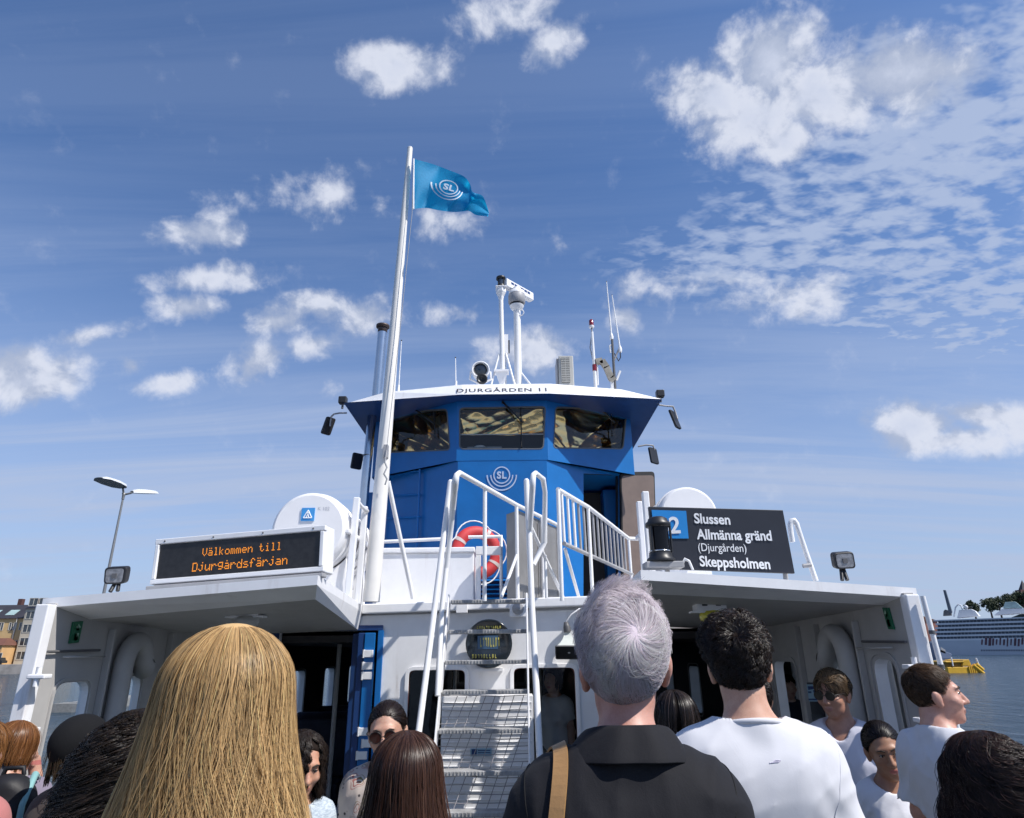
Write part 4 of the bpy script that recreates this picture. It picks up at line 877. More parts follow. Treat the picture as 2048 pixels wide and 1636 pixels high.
# ================================================================== life rafts
RAFT = mat('white_fibreglass', (.80, .79, .79), .32, var=.02, bump=.03, bscale=8, grime=.22)
def raft(c, r, y0, y1, label, prints):
    t = thing('life_raft_canister', label, 'life raft', V(c.x, y0, c.z-r-.05), 'white life raft canisters beside the wheelhouse')
    mb = MB(); mb.lathe(V(c.x, y0, c.z), (0, 1, 0), [(0, r*.90), (.008, r*.945), (.028, r*.985), (.055, r), (.09, r), (y1-y0-.11, r), (y1-y0-.05, r*.93), (y1-y0, r*.7), (y1-y0+.01, 0)], RAFT, 48)
    mb.lathe(V(c.x, y0, c.z), (0, 1, 0), [(-.006, 0), (-.004, r*.5), (0, r*.90)], RAFT, 48)
    for yy in (.12, .30, .62, .94):
        if yy < y1-y0: mb.lathe(V(c.x, y0+yy, c.z), (0, 1, 0), [(0, r), (.0, r+.012), (.05, r+.012), (.05, r)], RAFT, 48)
    mb.build('shell', None, t)
    mb = MB(); mb.box((c.x-r-.025, y0+.02, c.z-.035), (c.x+r+.025, y1-.02, c.z+.005), RAFT); mb.build('seam_flange', None, t, bevel=.01)
    for yy in (.47, .80):
        mb = MB(); mb.lathe(V(c.x, y0+yy, c.z), (0, 1, 0), [(0, r), (.0, r+.008), (.028, r+.008), (.028, r)], GREY, 48); mb.build('strap', None, t)
    for yy in (.3, y1-y0-.3):
        mb = MB(); mb.prism([V(c.x-r*.9, y0+yy, ZC), V(c.x+r*.9, y0+yy, ZC), V(c.x+r*.8, y0+yy, c.z-r*.45), V(c.x, y0+yy, c.z-r*1.0), V(c.x-r*.8, y0+yy, c.z-r*.45)], (0, .05, 0), WHITE); mb.build('cradle', None, t)
    if prints:
        mb = MB(); s_ = .055; zc = c.z+r*.38; xc = c.x-.01; yf = y0+.0025
        mb.box((xc-s_, yf-.018, zc-s_), (xc+s_, yf, zc+s_), mat('blue_safety_sign', (.05, .28, .62), .5)); pic = MB
        PW = mat('white_print', (.8, .82, .85), .5)
        for (pa, pb) in (((-.035, -.03), (0, .035)), ((0, .035), (.035, -.03)), ((-.035, -.03), (.035, -.03)), ((0, .0), (-.012, -.03)), ((0, 0), (.012, -.03))):
            mb.tube([V(xc+pa[0], yf-.020, zc+pa[1]), V(xc+pb[0], yf-.020, zc+pb[1])], .005, PW, 5)
        mb.ball(V(xc, yf-.02, zc+.012), (.009, .004, .009), PW, 8, 6); mb.build('safety_sign', None, t)
        mb = MB(); GP = mat('grey_print', (.25, .25, .27), .6)
        mb.box((xc-.135, yf-.004, zc+.03), (xc-.115, yf+.002, zc+.065), GP)
        put_text(mb, 'K 102', V(xc+.075, yf-.004, zc+.035), (1, 0, 0), (0, 0, 1), .042, mat('pale_print', (.45, .46, .5), .6)); mb.build('print', None, t)
        mb = MB(); mb.box((xc-.055, yf-.004, c.z+.095), (xc+.06, yf+.002, c.z+.107), mat('red_print', (.5, .08, .09), .6)); mb.build('red_print', None, t)
raft(V(P(620, 1058, 5.5).x, 0, P(620, 1060, 5.5).z), .318, 5.45, 6.75, 'white life raft canister with blue sign behind the lit message board', True)
raft(V(P(1379, 1030, 6.0).x, 0, P(1379, 1030, 6.0).z), .275, 6.0, 7.2, 'white life raft canister rising behind the dark route sign', False)
bk = thing('raft_bracket', 'white bracket posts with a black cable between left raft and flagpole', 'bracket', P(705, 1190, 5.7))
for (px, pt, pb, Y, w) in ((707, 994, 1185, 5.55, .055), (727, 1012, 1195, 5.85, .055)):
    a, b = P(px+(6 if px < 720 else 2), pt, Y), P(px-12, pb, Y); mb = MB(); mb.box8([V(b.x-w/2, Y, ZC-.02), V(b.x+w/2, Y, ZC-.02), V(b.x+w/2, Y+.05, ZC-.02), V(b.x-w/2, Y+.05, ZC-.02), V(a.x-w/2, Y, a.z), V(a.x+w/2, Y, a.z), V(a.x+w/2, Y+.05, a.z), V(a.x-w/2, Y+.05, a.z)], WHITE); mb.build('post', None, bk, bevel=.008)
mb = MB(); mb.tube([P(712, 998, 5.58), P(722, 1012, 5.7), P(734, 1022, 5.85), P(728, 1030, 5.88)], .018, RAILW, 8); mb.build('top_tube', None, bk)
mb = MB(); mb.tube([P(716, 1040, 5.7), P(712, 1065, 5.7), P(708, 1090, 5.7), P(704, 1110, 5.7), P(700, 1140, 5.7), P(702, 1165, 5.7), P(704, 1180, 5.7)], .014, GREY, 8); mb.build('cable', None, bk)
bk2 = thing('raft_bracket', 'white bracket posts between the brown door and the route sign', 'bracket', P(1290, 1100, 5.0))
for (px, pt, pb, Y, w) in ((1291, 982, 1150, 4.8, .05), (1279, 1002, 1150, 5.2, .045)):
    a = P(px, pt, Y); mb = MB(); mb.box((a.x-w/2, Y, ZC-.02), (a.x+w/2, Y+.05, a.z), WHITE); mb.build('post', None, bk2, bevel=.008)

# ================================================================== lit message board
F57 = {'V': '10001 10001 10001 10001 10001 01010 00100', 'ä': '01010 00000 01110 00001 01111 10001 01111', 'l': '01100 00100 00100 00100 00100 00100 01110', 'k': '10000 10000 10010 10100 11000 10100 10010', 'o': '00000 00000 01110 10001 10001 10001 01110',
 'm': '00000 00000 11010 10101 10101 10101 10101', 'e': '00000 00000 01110 10001 11111 10000 01110', 'n': '00000 00000 10110 11001 10001 10001 10001', 't': '01000 01000 11100 01000 01000 01001 00110', 'i': '00100 00000 01100 00100 00100 00100 01110', ' ': '00000 '*7,
 'D': '11110 10001 10001 10001 10001 10001 11110', 'j': '00010 00000 00110 00010 00010 10010 01100', 'u': '00000 00000 10001 10001 10001 10011 01101', 'r': '00000 00000 10110 11001 10000 10000 10000', 'g': '00000 01111 10001 10001 01111 00001 01110', 'å': '00100 00000 01110 00001 01111 10001 01111',
 'd': '00001 00001 01101 10011 10001 10001 01111', 's': '00000 00000 01110 10000 01110 00001 11110', 'f': '00110 01001 01000 11100 01000 01000 01000', 'a': '00000 00000 01110 00001 01111 10001 01111'}
ledt = thing('message_board', 'lit orange dot text message board in a white frame on the left canopy', 'display', P(470, 1160, 4.1))
TL, TR, BL, BR = P(322, 1090, 4.12), P(641, 1063, 3.98), P(311, 1158, 4.12), P(634, 1131, 3.98)
TL.y = BL.y = 4.12; ux = (TR-TL).normalized(); nb = ux.cross(V(0, 0, 1)).normalized();  nb = nb if nb.y < 0 else -nb; uy = nb.cross(ux); uy = uy if uy.z > 0 else -uy
W = (TR-TL).length; H = (TL-BL).length*1.0
H = abs((TL-BL).dot(uy))
o = TL - uy*H                                                  # lower left of the screen
mb = MB(); mb.obox(o+ux*W/2+uy*H/2-nb*.08, ux*(W/2+.030), nb*.07, uy*(H/2+.036), WHITE); mb.build('housing', None, ledt, bevel=.006)
mb = MB()
for (ca, la, lb_) in ((o+ux*W/2+uy*(H+.020), W/2+.034, .016), (o+ux*W/2-uy*.018, W/2+.034, .014)): mb.obox(ca-nb*.004, ux*la, nb*.016, uy*lb_, WHITE)
for cx in (-.016, W+.016): mb.obox(o+ux*cx+uy*H/2-nb*.004, ux*.012, nb*.018, uy*(H/2+.001), WHITE)
mb.build('frame', None, ledt, bevel=.004)
mb = MB(); mb.quad(o+nb*.001, o+ux*W+nb*.001, o+ux*W+uy*H+nb*.001, o+uy*H+nb*.001, mat('dark_led_screen', (.022, .021, .022), .35, var=.25, vscale=30)); scr = mb.build('screen', None, ledt)
mb = MB(); mb.obox(o+ux*W/2-uy*.056+nb*.004, ux*(W/2+.04), nb*.03, uy*.012, GREY); mb.build('sill', None, ledt, bevel=.004)
for i in range(4):
    mb = MB(); mb.ball(o+ux*(W*(.03+.31*i))+uy*(H+.02)+nb*.012, .006, DKGREY, 8, 6); mb.build('bolt', None, ledt)
LEDM = mat('orange_led', (.5, .2, .02), .5, emit=(1.0, .30, .02), estr=0.85)
mb = MB()
def led_line(txt, pxa, pya, pxb, rows_px):
    a = PL(pxa, pya, o, nb); pitch = ((PL(pxb, pya, o, nb)-a).dot(ux))/(len(txt)*6-1)
    X0 = (a-o).dot(ux); Y0 = (a-o).dot(uy); py_ = pitch*1.12
    for ci, ch in enumerate(txt):
        for r_, row in enumerate(F57[ch].split()):
            for c_, bit in enumerate(row):
                if bit == '1': p = o+ux*(X0+(ci*6+c_)*pitch)+uy*(Y0-r_*py_)+nb*.003; mb.add([p-ux*pitch*.40-uy*py_*.40, p+ux*pitch*.40-uy*py_*.40, p+ux*pitch*.40+uy*py_*.40, p-ux*pitch*.40+uy*py_*.40], [(0, 1, 2, 3)], LEDM)
led_line('Välkommen till', 407, 1098, 564, 0); led_line('Djurgårdsfärjan', 387, 1127, 576, 0)
mb.build('lettering', None, scr)

# ================================================================== route sign
sg = thing('route_sign', 'dark route sign with white stop names and a blue number field on the right canopy', 'sign', P(1450, 1145, 4.1))
YS = 4.1; s0, s1, s2, s3 = P(1311, 1137, YS), P(1590, 1147, YS), P(1566, 1020, YS), P(1297, 1013, YS)
mb = MB(); SIGNM = mat('dark_sign_face', (.021, .023, .032), .42, var=.08)
mb.prism([s0, s1, s2, s3], (0, .03, 0), SIGNM); board = mb.build('board', None, sg, bevel=.003)
WT = mat('white_sign_lettering', (.80, .81, .83), .5)
def sign_line(txt, px0, py0, px1, py1, size, bold, m_=WT):
    a = P(px0, py0, YS-.002); b = P(px1, py1, YS-.002); w0, w1 = text_width(txt, size, bold=bold); L = (b-a).length; mbx = MB()
    put_text(mbx, txt, a-(b-a).normalized()*(w0*L/(w1-w0)), b-a, (0, 0, 1), size, m_, sx=L/(w1-w0), bold=bold); return mbx
for args in (('Slussen', 1389, 1046, 1461, 1049, .088, .0022), ('Allmänna gränd', 1394, 1078, 1544, 1081, .088, .0022), ('(Djurgården)', 1397, 1102, 1493, 1104, .070, .0), ('Skeppsholmen', 1400, 1132, 1541, 1138, .088, .0022)):
    m2 = sign_line(*args); m2.build('lettering', None, board)
mb = MB(); q = [P(1309, 1077, YS-.003), P(1377, 1077, YS-.003), P(1372, 1022, YS-.003), P(1303, 1020, YS-.003)]; mb.prism(q, (0, -.003, 0), mat('bright_blue_field', (.015, .24, .62), .4)); nf = mb.build('number_field', None, board)
mb = sign_line('82', 1316, 1068, 1361, 1066, .145, .003); mb.v = [(x, y-.006, z) for x, y, z in mb.v]; mb.build('number', None, nf)
mb = MB(); mb.tube([P(1330, 1060, YS+.06), P(1335, 1150, YS+.06)], .016, GREY, 8); mb.build('post', None, sg)
mb = MB(); mb.tube([P(1560, 1060, YS+.06), P(1572, 1160, YS+.06)], .016, GREY, 8); mb.build('post', None, sg)
# navigation lantern before the sign
nl_ = thing('navigation_lantern', 'black glass navigation lantern on a grey bracket in front of the route sign', 'lantern', P(1323, 1137, 3.95))
q = P(1322, 1120, 3.95); mb = MB()
mb.lathe(V(q.x, 3.95, q.z-.01), (0, 0, 1), [(0, .082), (.013, .085), (.026, .069), (.052, .067)], BLACK, 28); mb.build('base', None, nl_)
mb = MB(); mb.lathe(V(q.x, 3.95, q.z+.043), (0, 0, 1), [(0, .059), (.15, .059)], mat('black_lens', (.006, .006, .008), .12, spec=.22), 32); mb.ring(V(q.x, 3.95, q.z+.050), (0, 0, 1), .060, .006, CHROME, 28, 6); mb.build('lens', None, nl_)
mb = MB(); mb.lathe(V(q.x, 3.95, q.z+.192), (0, 0, 1), [(0, .061), (.005, .076), (.026, .076), (.039, .061), (.054, .057), (.065, .035), (.067, 0)], BLACK, 28); mb.build('cap', None, nl_)
for k in range(3): aa = -2.4+k*2.1; mb = MB(); mb.tube([V(q.x+.069*math.cos(aa), 3.95+.069*math.sin(aa), q.z+.04), V(q.x+.069*math.cos(aa), 3.95+.069*math.sin(aa), q.z+.21)], .007, BLACK, 6); mb.build('guard_rod', None, nl_)
mb = MB(); mb.box((q.x-.10, 3.90, q.z-.05), (q.x+.125, 4.03, q.z-.012), GREY); mb.build('bracket', None, nl_, bevel=.006)
mb = MB(); mb.tube([V(q.x+.11, 3.93, q.z-.04), P(1370, 1118, 3.92), P(1378, 1122, 3.92), P(1386, 1140, 3.92)], .007, RAILW, 6); mb.build('cable', None, nl_)
# crooked vent pipe
cp = thing('vent_pipe', 'white crook shaped vent pipe right of the route sign', 'pipe', P(1629, 1153, 4.4))
mb = MB(); mb.tube([P(1632, 1162, 4.4), P(1612, 1105, 4.4), P(1597, 1060, 4.4), P(1593, 1047, 4.4), P(1588, 1041, 4.4), P(1583, 1042, 4.4), P(1580.5, 1050, 4.4), P(1582, 1066, 4.4), P(1585, 1084, 4.4)], .017, RAILW, 14); mb.build('tube', None, cp)
mb = MB(); a = P(1614, 1131, 4.38); mb.tube([P(1606, 1132, 4.38), P(1622, 1130, 4.38)], .014, GREY, 8); mb.build('clamp', None, cp)
# floodlights
def flood(quad, foot, Y, label):
    q = [P(x, y, Y) for x, y in quad]; c = sum(q, Vector())/4; t = thing('floodlight', label, 'floodlight', P(*foot[0], Y), 'black square floodlights on the canopies')
    n = (q[1]-q[0]).cross(q[3]-q[0]).normalized(); n = n if n.y < 0 else -n; n = (n+V(0, 0, -.25)).normalized()
    ol = round_poly(q, .025); mb = MB(); mb.prism(ol, -n*.05, BLACK); back = [c+(p-c)*.6-n*.10 for p in ol]; mb.prism([p for p in back], n*.06, BLACK); mb.build('housing', None, t, bevel=.006)
    ig = [c+(p-c)*.80+n*.003 for p in ol]; mb = MB(); mb.poly(ig if (ig[1]-ig[0]).cross(ig[7]-ig[0]).dot(n) > 0 else ig[::-1], mat('floodlight_glass', (.17, .17, .18), .12, var=.35, vscale=40, spec=.8, coat=.6)); gl = mb.build('front_glass', None, t)
    mb = MB(); mb.obox(c+n*.006, (q[1]-q[0])*.11, n*.003, V(0, 0, .014), DKGREY); mb.build('lamp_tube', None, gl)
    for k, (fx, fy) in enumerate(foot):
        mb = MB(); b = P(fx, fy, Y); mb.tube([b-V(0, 0, .01), c-n*.06], .012, BLACK, 8); mb.build('bracket_leg', None, t)
flood([(206, 1169), (248, 1168), (254, 1133), (209, 1135)], [(221, 1180), (236, 1178)], 4.15, 'black square floodlight left of the message board')
flood([(1672, 1139), (1713, 1137), (1707, 1103), (1666, 1106)], [(1684, 1157), (1694, 1157)], 4.15, 'black square floodlight right of the crooked vent pipe')

# ================================================================== under the canopies and on the bulkhead
def ceiling_lamp(px, py, Y, label, glass):
    q = P(px, py, Y); t = thing('ceiling_lamp', label, 'lamp', q)
    mb = MB(); mb.box((q.x-.10, Y-.05, q.z), (q.x+.10, Y+.06, q.z+.10), WHITE)
    for dx in (-.045, .045): mb.box((q.x+dx-.018, Y-.056, q.z+.03), (q.x+dx+.018, Y-.048, q.z+.07), BLACK)
    mb.build('housing', None, t, bevel=.008)
    mb = MB(); mb.box((q.x-.13, Y-.04, q.z-.012), (q.x+.13, Y+.05, q.z-.001), WHITE); mb.build('mounting_plate', None, t)
    mb = MB(); mb.ball(V(q.x+.01, Y, q.z-.035), (.085, .07, .055), glass, 20, 12); mb.build('glass_dome', None, t)
ceiling_lamp(1420, 1222, 4.55, 'ceiling lamp with a yellow glass dome under the right canopy', mat('yellow_lamp_glass', (.62, .55, .06), .25, var=.1, coat=.4))
ceiling_lamp(492, 1232, 4.7, 'white ceiling lamp under the left canopy above the blonde hair', mat('milky_lamp_glass', (.45, .45, .43), .3))
GRN = mat('green_sign_face', (.012, .13, .06), .45); PIC = mat('pale_green_pictogram', (.35, .55, .42), .5)
def exit_sign(quad, X, label):
    q = [PX(x, y, X) for x, y in quad]; sg_ = 1 if X < 0 else -1; t = tag(MB().prism(q, (-sg_*.012, 0, 0), GRN).build('exit_sign', None, None), label, 'sign')
    f = lambda u, v: (q[0]*(1-u)+q[1]*u)*(1-v)+(q[3]*(1-u)+q[2]*u)*v + V(sg_*.004, 0, 0)
    mb = MB()
    for pts in ([(.3, .12), (.7, .12), (.7, .45), (.3, .45)], [(.35, .58), (.65, .58), (.65, .68), (.35, .68)], [(.2, .7), (.8, .7), (.5, .9)]): mb.poly([f(*p) for p in pts], PIC); mb.poly([f(*p) for p in pts][::-1], PIC)
    mb.build('pictogram', None, t)
exit_sign([(140, 1287), (158, 1285), (167, 1242), (148, 1244)], XL+.094, 'small green exit sign on the left side wall under the canopy')
exit_sign([(1776, 1258), (1787, 1259), (1775, 1216), (1764, 1215)], XR-.094, 'small green exit sign on the right side wall under the canopy')
ps = [PX(x, y, XR-.092) for x, y in ((1635, 1495), (1661, 1495), (1636, 1365), (1609, 1365))]
np_ = tag(MB().prism(ps, (.008, 0, 0), mat('dark_notice_panel', (.03, .036, .045), .4)).build('notice_panel'), 'dark notice panel with pale blue camera sign on the right side wall', 'notice')
f = lambda u, v: (ps[0]*(1-u)+ps[1]*u)*(1-v)+(ps[3]*(1-u)+ps[2]*u)*v + V(-.004, 0, 0)
mb = MB(); mb.poly([f(.06, .70), f(.94, .70), f(.94, .97), f(.06, .97)], mat('pale_blue_poster', (.30, .47, .60), .5)); ps2 = mb.build('camera_poster', None, np_)
mb = MB(); g_ = lambda u, v: f(u, v)+V(-.003, 0, 0)
for pts in ([(.25, .88), (.75, .90), (.75, .94), (.25, .94)], [(.6, .80), (.8, .80), (.8, .88), (.6, .88)], [(.2, .83), (.45, .83), (.45, .86), (.2, .86)], [(.1, .72), (.9, .72), (.9, .745), (.1, .745)]): mb.poly([g_(*p) for p in pts], BLUE_D)
mb.build('camera_symbol', None, ps2)
mb = MB(); mb.poly([g_(.1, .1), g_(.9, .1), g_(.9, .5), g_(.1, .5)], mat('slate_poster', (.05, .062, .075), .4)); mb.build('lower_poster', None, np_)
gr = [P(x, y, YR-.02) for x, y in ((1528, 1293), (1561, 1293), (1558, 1266), (1527, 1266))]
vg = tag(MB().prism(gr, (0, .018, 0), GREY).build('vent_grille', bevel=.004), 'small square grey vent above the tall window on the right', 'vent')
c = sum(gr, Vector())/4; mb = MB(); mb.prism([c+(p-c)*.62+V(0, -.003, 0) for p in gr], (0, .004, 0), BLACK); mb.build('opening', None, vg)
q = P(1578, 1231, 6.0); dc = thing('dome_camera', 'small black dome camera under the right canopy ceiling', 'camera', q); mb = MB(); mb.ball(q, .045, BLACK, 16, 10); mb.build('dome', None, dc); mb = MB(); mb.lathe(q+V(0, 0, .02), (0, 0, 1), [(0, .055), (.06, .055)], WHITE, 20); mb.build('base', None, dc)
# horn loudspeaker
hn = thing('horn_loudspeaker', 'grey white horn loudspeaker mounted on the bulkhead right of the ladder', 'loudspeaker', P(1138, 1262, YB))
HM = mat('grey_white_plastic', (.55, .58, .55), .45, var=.05, grime=.2); y_ = YB-.10
mouth = [P(1111, 1318, y_+.03), P(1166, 1318, y_+.03), P(1166, 1292, y_-.10), P(1110, 1292, y_-.10)]
neck_c = P(1134, 1257, y_+.03); SECT = []
for i in range(9):
    t = i/8; k = t**2.0; sec = []
    mc = sum(mouth, Vector())/4
    for j, p in enumerate(round_poly(mouth, .02, 4)):
        d = p-mc; rr = d.normalized()*.026; rr = V(rr.x, rr.z*.9, d.z*.1); sec.append((neck_c*(1-t)+mc*t) + rr*(1-k)+d*k)
    SECT.append(sec)
n_ = len(SECT[0]); mb = MB(); mb.add([p for s in SECT for p in s], [(i*n_+j, i*n_+(j+1) % n_, (i+1)*n_+(j+1) % n_, (i+1)*n_+j) for i in range(8) for j in range(n_)], HM, True); mb.build('flare', None, hn)
mb = MB(); nn_ = (mouth[1]-mouth[0]).cross(mouth[3]-mouth[0]).normalized(); nn_ = nn_ if nn_.y < 0 else -nn_; ol = round_poly(mouth, .02, 4); frame_ring(mb, [p+nn_*.004 for p in ol], .008, -nn_*.012, DKGREY); mb.build('mouth_rim', None, hn)
mb = MB(); ins = [sum(mouth, Vector())/4+(p-sum(mouth, Vector())/4)*.99+nn_*.003 for p in ol]; mb.poly(ins, BLACK); mb.ball(sum(mouth, Vector())/4-nn_*.004, .014, GREY, 10, 8); mb.build('throat', None, hn)
mb = MB(); ax_ = (P(1131, 1240, y_+.03)-neck_c).normalized(); mb.lathe(neck_c-ax_*.03, ax_, [(0, .034), (.045, .030), (.085, .018), (.088, 0)], DKGREY, 16); mb.build('driver', None, hn)
mb = MB(); mb.tube([P(1133, 1243, y_+.03), P(1143, 1229, y_+.02), P(1158, 1218, y_+.03), P(1172, 1212, YB-.01)], .007, RAILW, 8); mb.tube([neck_c, V(neck_c.x, YB, neck_c.z)], .02, DKGREY, 8); mb.build('bracket', None, hn)
# round plaque behind the ladder
pq = thing('round_plaque', 'round dark plaque with yellow marks on the bulkhead behind the ladder', 'plaque', P(979, 1330, YB)); c = P(978, 1287, 6.10); r_ = .205
mb = MB(); mb.lathe(c, (0, -1, 0), [(0, 0), (0, r_), (.02, r_), (.024, r_*.94), (.020, r_*.92), (.020, 0)], mat('black_gloss_plaque', (.014, .02, .026), .15, coat=.5), 48); disc = mb.build('disc', None, pq)
mb = MB(); mb.obox(c+V(-.01, -.022, .01), (.09, 0, 0), (0, .002, 0), (0, 0, .055), mat('blue_plaque_field', (.05, .11, .20), .3)); mb.build('field', None, disc)
YEL = mat('yellow_plaque_marks', (.55, .50, .12), .5); rr = random.Random(3)
for row, (z, n, h, x0, x1) in enumerate(((.135, 11, .022, -.10, .10), (.01, 8, .075, -.07, .085), (-.105, 9, .032, -.14, .06))):
    mb = MB()
    for i in range(n):
        x = x0+(x1-x0)*i/(n-1); k = rr.choice((0, 1, 2)); ww = (x1-x0)/n*.62
        if k != 1: mb.obox(c+V(x-ww*.3, -.026, z), (ww*.16, 0, 0), (0, .001, 0), (0, 0, h/2), YEL)
        mb.obox(c+V(x, -.0265, z+(h*.4 if k else -h*.4)), (ww*.45, 0, 0), (0, .001, 0), (0, 0, h*.12), YEL)
        if k: mb.obox(c+V(x+ww*.3, -.027, z), (ww*.15, 0, 0), (0, .001, 0), (0, 0, h*.42), YEL)
    mb.build('yellow_marks', None, disc)
mb = MB(); mb.obox(V(c.x, 6.15, c.z-r_-.01), (.12, 0, 0), (0, .05, 0), (0, 0, .012), WHITE); mb.build('bracket', None, pq)

# ================================================================== far things: lamp, shore, ship, pontoon
YL = 45.0
sl_ = thing('street_lamp', 'tall grey twin headed street lamp rising behind the left canopy', 'street lamp', V(P(200, 1185, YL).x-.3, YL, -1.0))
lt = P(247, 992, YL); lb2 = V(lt.x, YL, -1.0); mb = MB(); LG = mat('lamp_grey', (.22, .225, .23), .45, metal=.3); mb.tube([lb2, V(lt.x, YL, lt.z*.5), lt], .1, LG, 12, rs=[.13, .10, .065]); mb.lathe(V(lt.x, YL, lt.z-.25), (0, 0, 1), [(0, .09), (.3, .10), (.45, .14), (.47, 0)], LG, 12); mb.build('pole', None, sl_)
SHADE = mat('lamp_shade_white', (.62, .64, .66), .4); DIFF = mat('lamp_diffuser', (.10, .105, .11), .25)
def head(pa, pb, Y1, Y2, w):
    a, b = P(*pa, Y1), P(*pb, Y2); d = b-a; s_ = d.cross(V(0, 0, 1)).normalized()*w; arm = MB(); arm.tube([lt+V(0, 0, .1), a], .07, LG, 10); arm.build('arm', None, sl_)
    mb = MB(); up = V(0, 0, .30); vs = []; ks = [(0, .35, .55), (.15, .8, 1), (.5, 1, 1), (.85, .9, .8), (1, .45, .3)]
    for t, wk, hk in ks:
        c_ = a+d*t
        for u_, z_ in ((-1, 0), (-.85, .6), (-.4, .95), (.4, .95), (.85, .6), (1, 0)): vs.append(c_+s_*wk*u_+up*hk*z_)
    fs = [(i*6+j, i*6+j+1, (i+1)*6+j+1, (i+1)*6+j) for i in range(4) for j in range(5)] + [(0, 1, 2, 3, 4, 5), tuple(range(29, 23, -1))]
    mb.add(vs, fs, SHADE, True); h_ = mb.build('lamp_head', None, sl_)
    mb = MB(); mb.poly([vs[0], vs[6], vs[12], vs[18], vs[24], vs[29], vs[23], vs[17], vs[11], vs[5]], DIFF); mb.build('diffuser', None, h_)
head((246, 977), (197, 957), 44.8, 42.5, .75); head((263, 986), (312, 988), 45.1, 47.5, .5)
mb = MB(); mb.box((lb2.x-1.2, YL-1, -1.8), (lb2.x+.9, YL+14, -1.0), mat('pier_concrete', (.26, .25, .24), .8, var=.15, grime=.5)); tag(mb.build('pier'), 'low concrete pier carrying the twin headed street lamp', 'pier')
# left shore
QY = 150.0
mb = MB(); xa, xb = P(-260, 1334, QY).x, P(330, 1320, QY).x; QC = mat('quay_stone', (.34, .31, .28), .85, var=.2, vscale=.6, grime=.4)
mb.box((xa, QY-6, -2.2), (P(100, 1325, QY).x+2, QY+60, .4), QC); tag(mb.build('quay'), kind='structure')
OCH = mat('ochre_render', (.60, .42, .20), .8, var=.07, vscale=.5, grime=.25); ORR = mat('orange_render', (.56, .34, .15), .8, var=.07, vscale=.5, grime=.25); SLATE = mat('dark_roof_sheet', (.035, .033, .04), .6, var=.15, vscale=.4); BRN = mat('red_brown_roof', (.15, .065, .045), .7, var=.12, vscale=.5)
WGL = mat('far_window_glass', (.05, .06, .07), .08, var=.4, vscale=.7, spec=.8); MINT = mat('pale_mint_glass', (.34, .46, .45), .15, var=.15, vscale=.5); TRIM = mat('pale_window_trim', (.62, .58, .50), .7)
def far_building(name_lab, x0, x1, ya, yb, zg, zeave, zroof, wallm, roofm, rows, cols, chim=(), slope=.6, sky=()):
    t = thing('apartment_building', name_lab, 'building', V((x0+x1)/2, ya, zg)); mb = MB(); mb.box((x0, ya, zg), (x1, yb, zeave), wallm); mb.build('wall', None, t)
    d = (yb-ya)*.5*slope; mb = MB(); e = .35
    mb.box8([V(x0-e, ya-e, zeave), V(x1+e, ya-e, zeave), V(x1+e, yb+e, zeave), V(x0-e, yb+e, zeave), V(x0+.6, ya+d, zroof), V(x1-.6, ya+d, zroof), V(x1-.6, yb-d, zroof), V(x0+.6, yb-d, zroof)], roofm); rf = mb.build('roof', None, t)
    for cx in chim: mb = MB(); mb.box((cx-.45, ya+d+.3, zroof-.1), (cx+.45, ya+d+1.3, zroof+1.35), mat('chimney_brick', (.09, .04, .035), .8)); mb.build('chimney', None, rf)
    for (sx, sw, f0, f1) in sky:
        za, zb = zeave+(zroof-zeave)*f0, zeave+(zroof-zeave)*f1; yA, yB = ya-e+(d+e)*f0-.12, ya-e+(d+e)*f1-.12; mb = MB(); mb.box8([V(sx, yA, za), V(sx+sw, yA, za), V(sx+sw, yA+.1, za), V(sx, yA+.1, za), V(sx, yB, zb), V(sx+sw, yB, zb), V(sx+sw, yB+.1, zb), V(sx, yB+.1, zb)], MINT); mb.build('skylight', None, rf)
    for (z0, z1) in rows:
        for (c0, c1) in cols:
            mb = MB(); frame_ring(mb, [V(c0, ya-.03, z0), V(c1, ya-.03, z0), V(c1, ya-.03, z1), V(c0, ya-.03, z1)], -.14, (0, -.05, 0), TRIM); mb.box((c0, ya-.02, z0), (c1, ya+.05, z1), WGL); mb.box(((c0+c1)/2-.05, ya-.06, z0), ((c0+c1)/2+.05, ya-.021, z1), TRIM); mb.build('window', None, t)
    return t
pz = lambda px, py: P(px, py, QY)
x0, x1 = pz(-70, 1270).x, pz(50, 1270).x; zr, ze, zg = pz(25, 1207).z, pz(25, 1237).z, .4
k = (x1-x0)/120
B1 = far_building('ochre building with dark mansard roof and two chimneys on the left shore', x0, x1, QY, QY+14, zg, ze, zr, OCH, SLATE, [(ze-6.0, ze-4.6), (ze-2.4, ze-.9)], [(x0+4+i*2.9, x0+5.0+i*2.9) for i in range(4)]+[(x1-3.9, x1-3.1), (x1-1.6, x1-.9)], chim=(pz(9, 1207).x, pz(44, 1207).x), sky=((pz(6, 1225).x, 2.0, .25, .62), (pz(-30, 1225).x, 2.0, .25, .62)))
mb = MB(); xd = pz(30, 1260).x; mb.tube([V(xd, QY-.15, ze), V(xd, QY-.15, zg)], .13, TRIM, 8); mb.build('drainpipe', None, B1)
far_building('low orange building with red brown roof before the ochre building on the left shore', x0-1, pz(37, 1300).x, QY-5, QY-.4, zg, pz(20, 1291).z, pz(20, 1277).z, ORR, BRN, [(.9, 2.6)], [(x0+2+i*3.1, x0+3.6+i*3.1) for i in range(4)], slope=.8)
xt0, xt1 = pz(52, 1260).x, pz(96, 1260).x
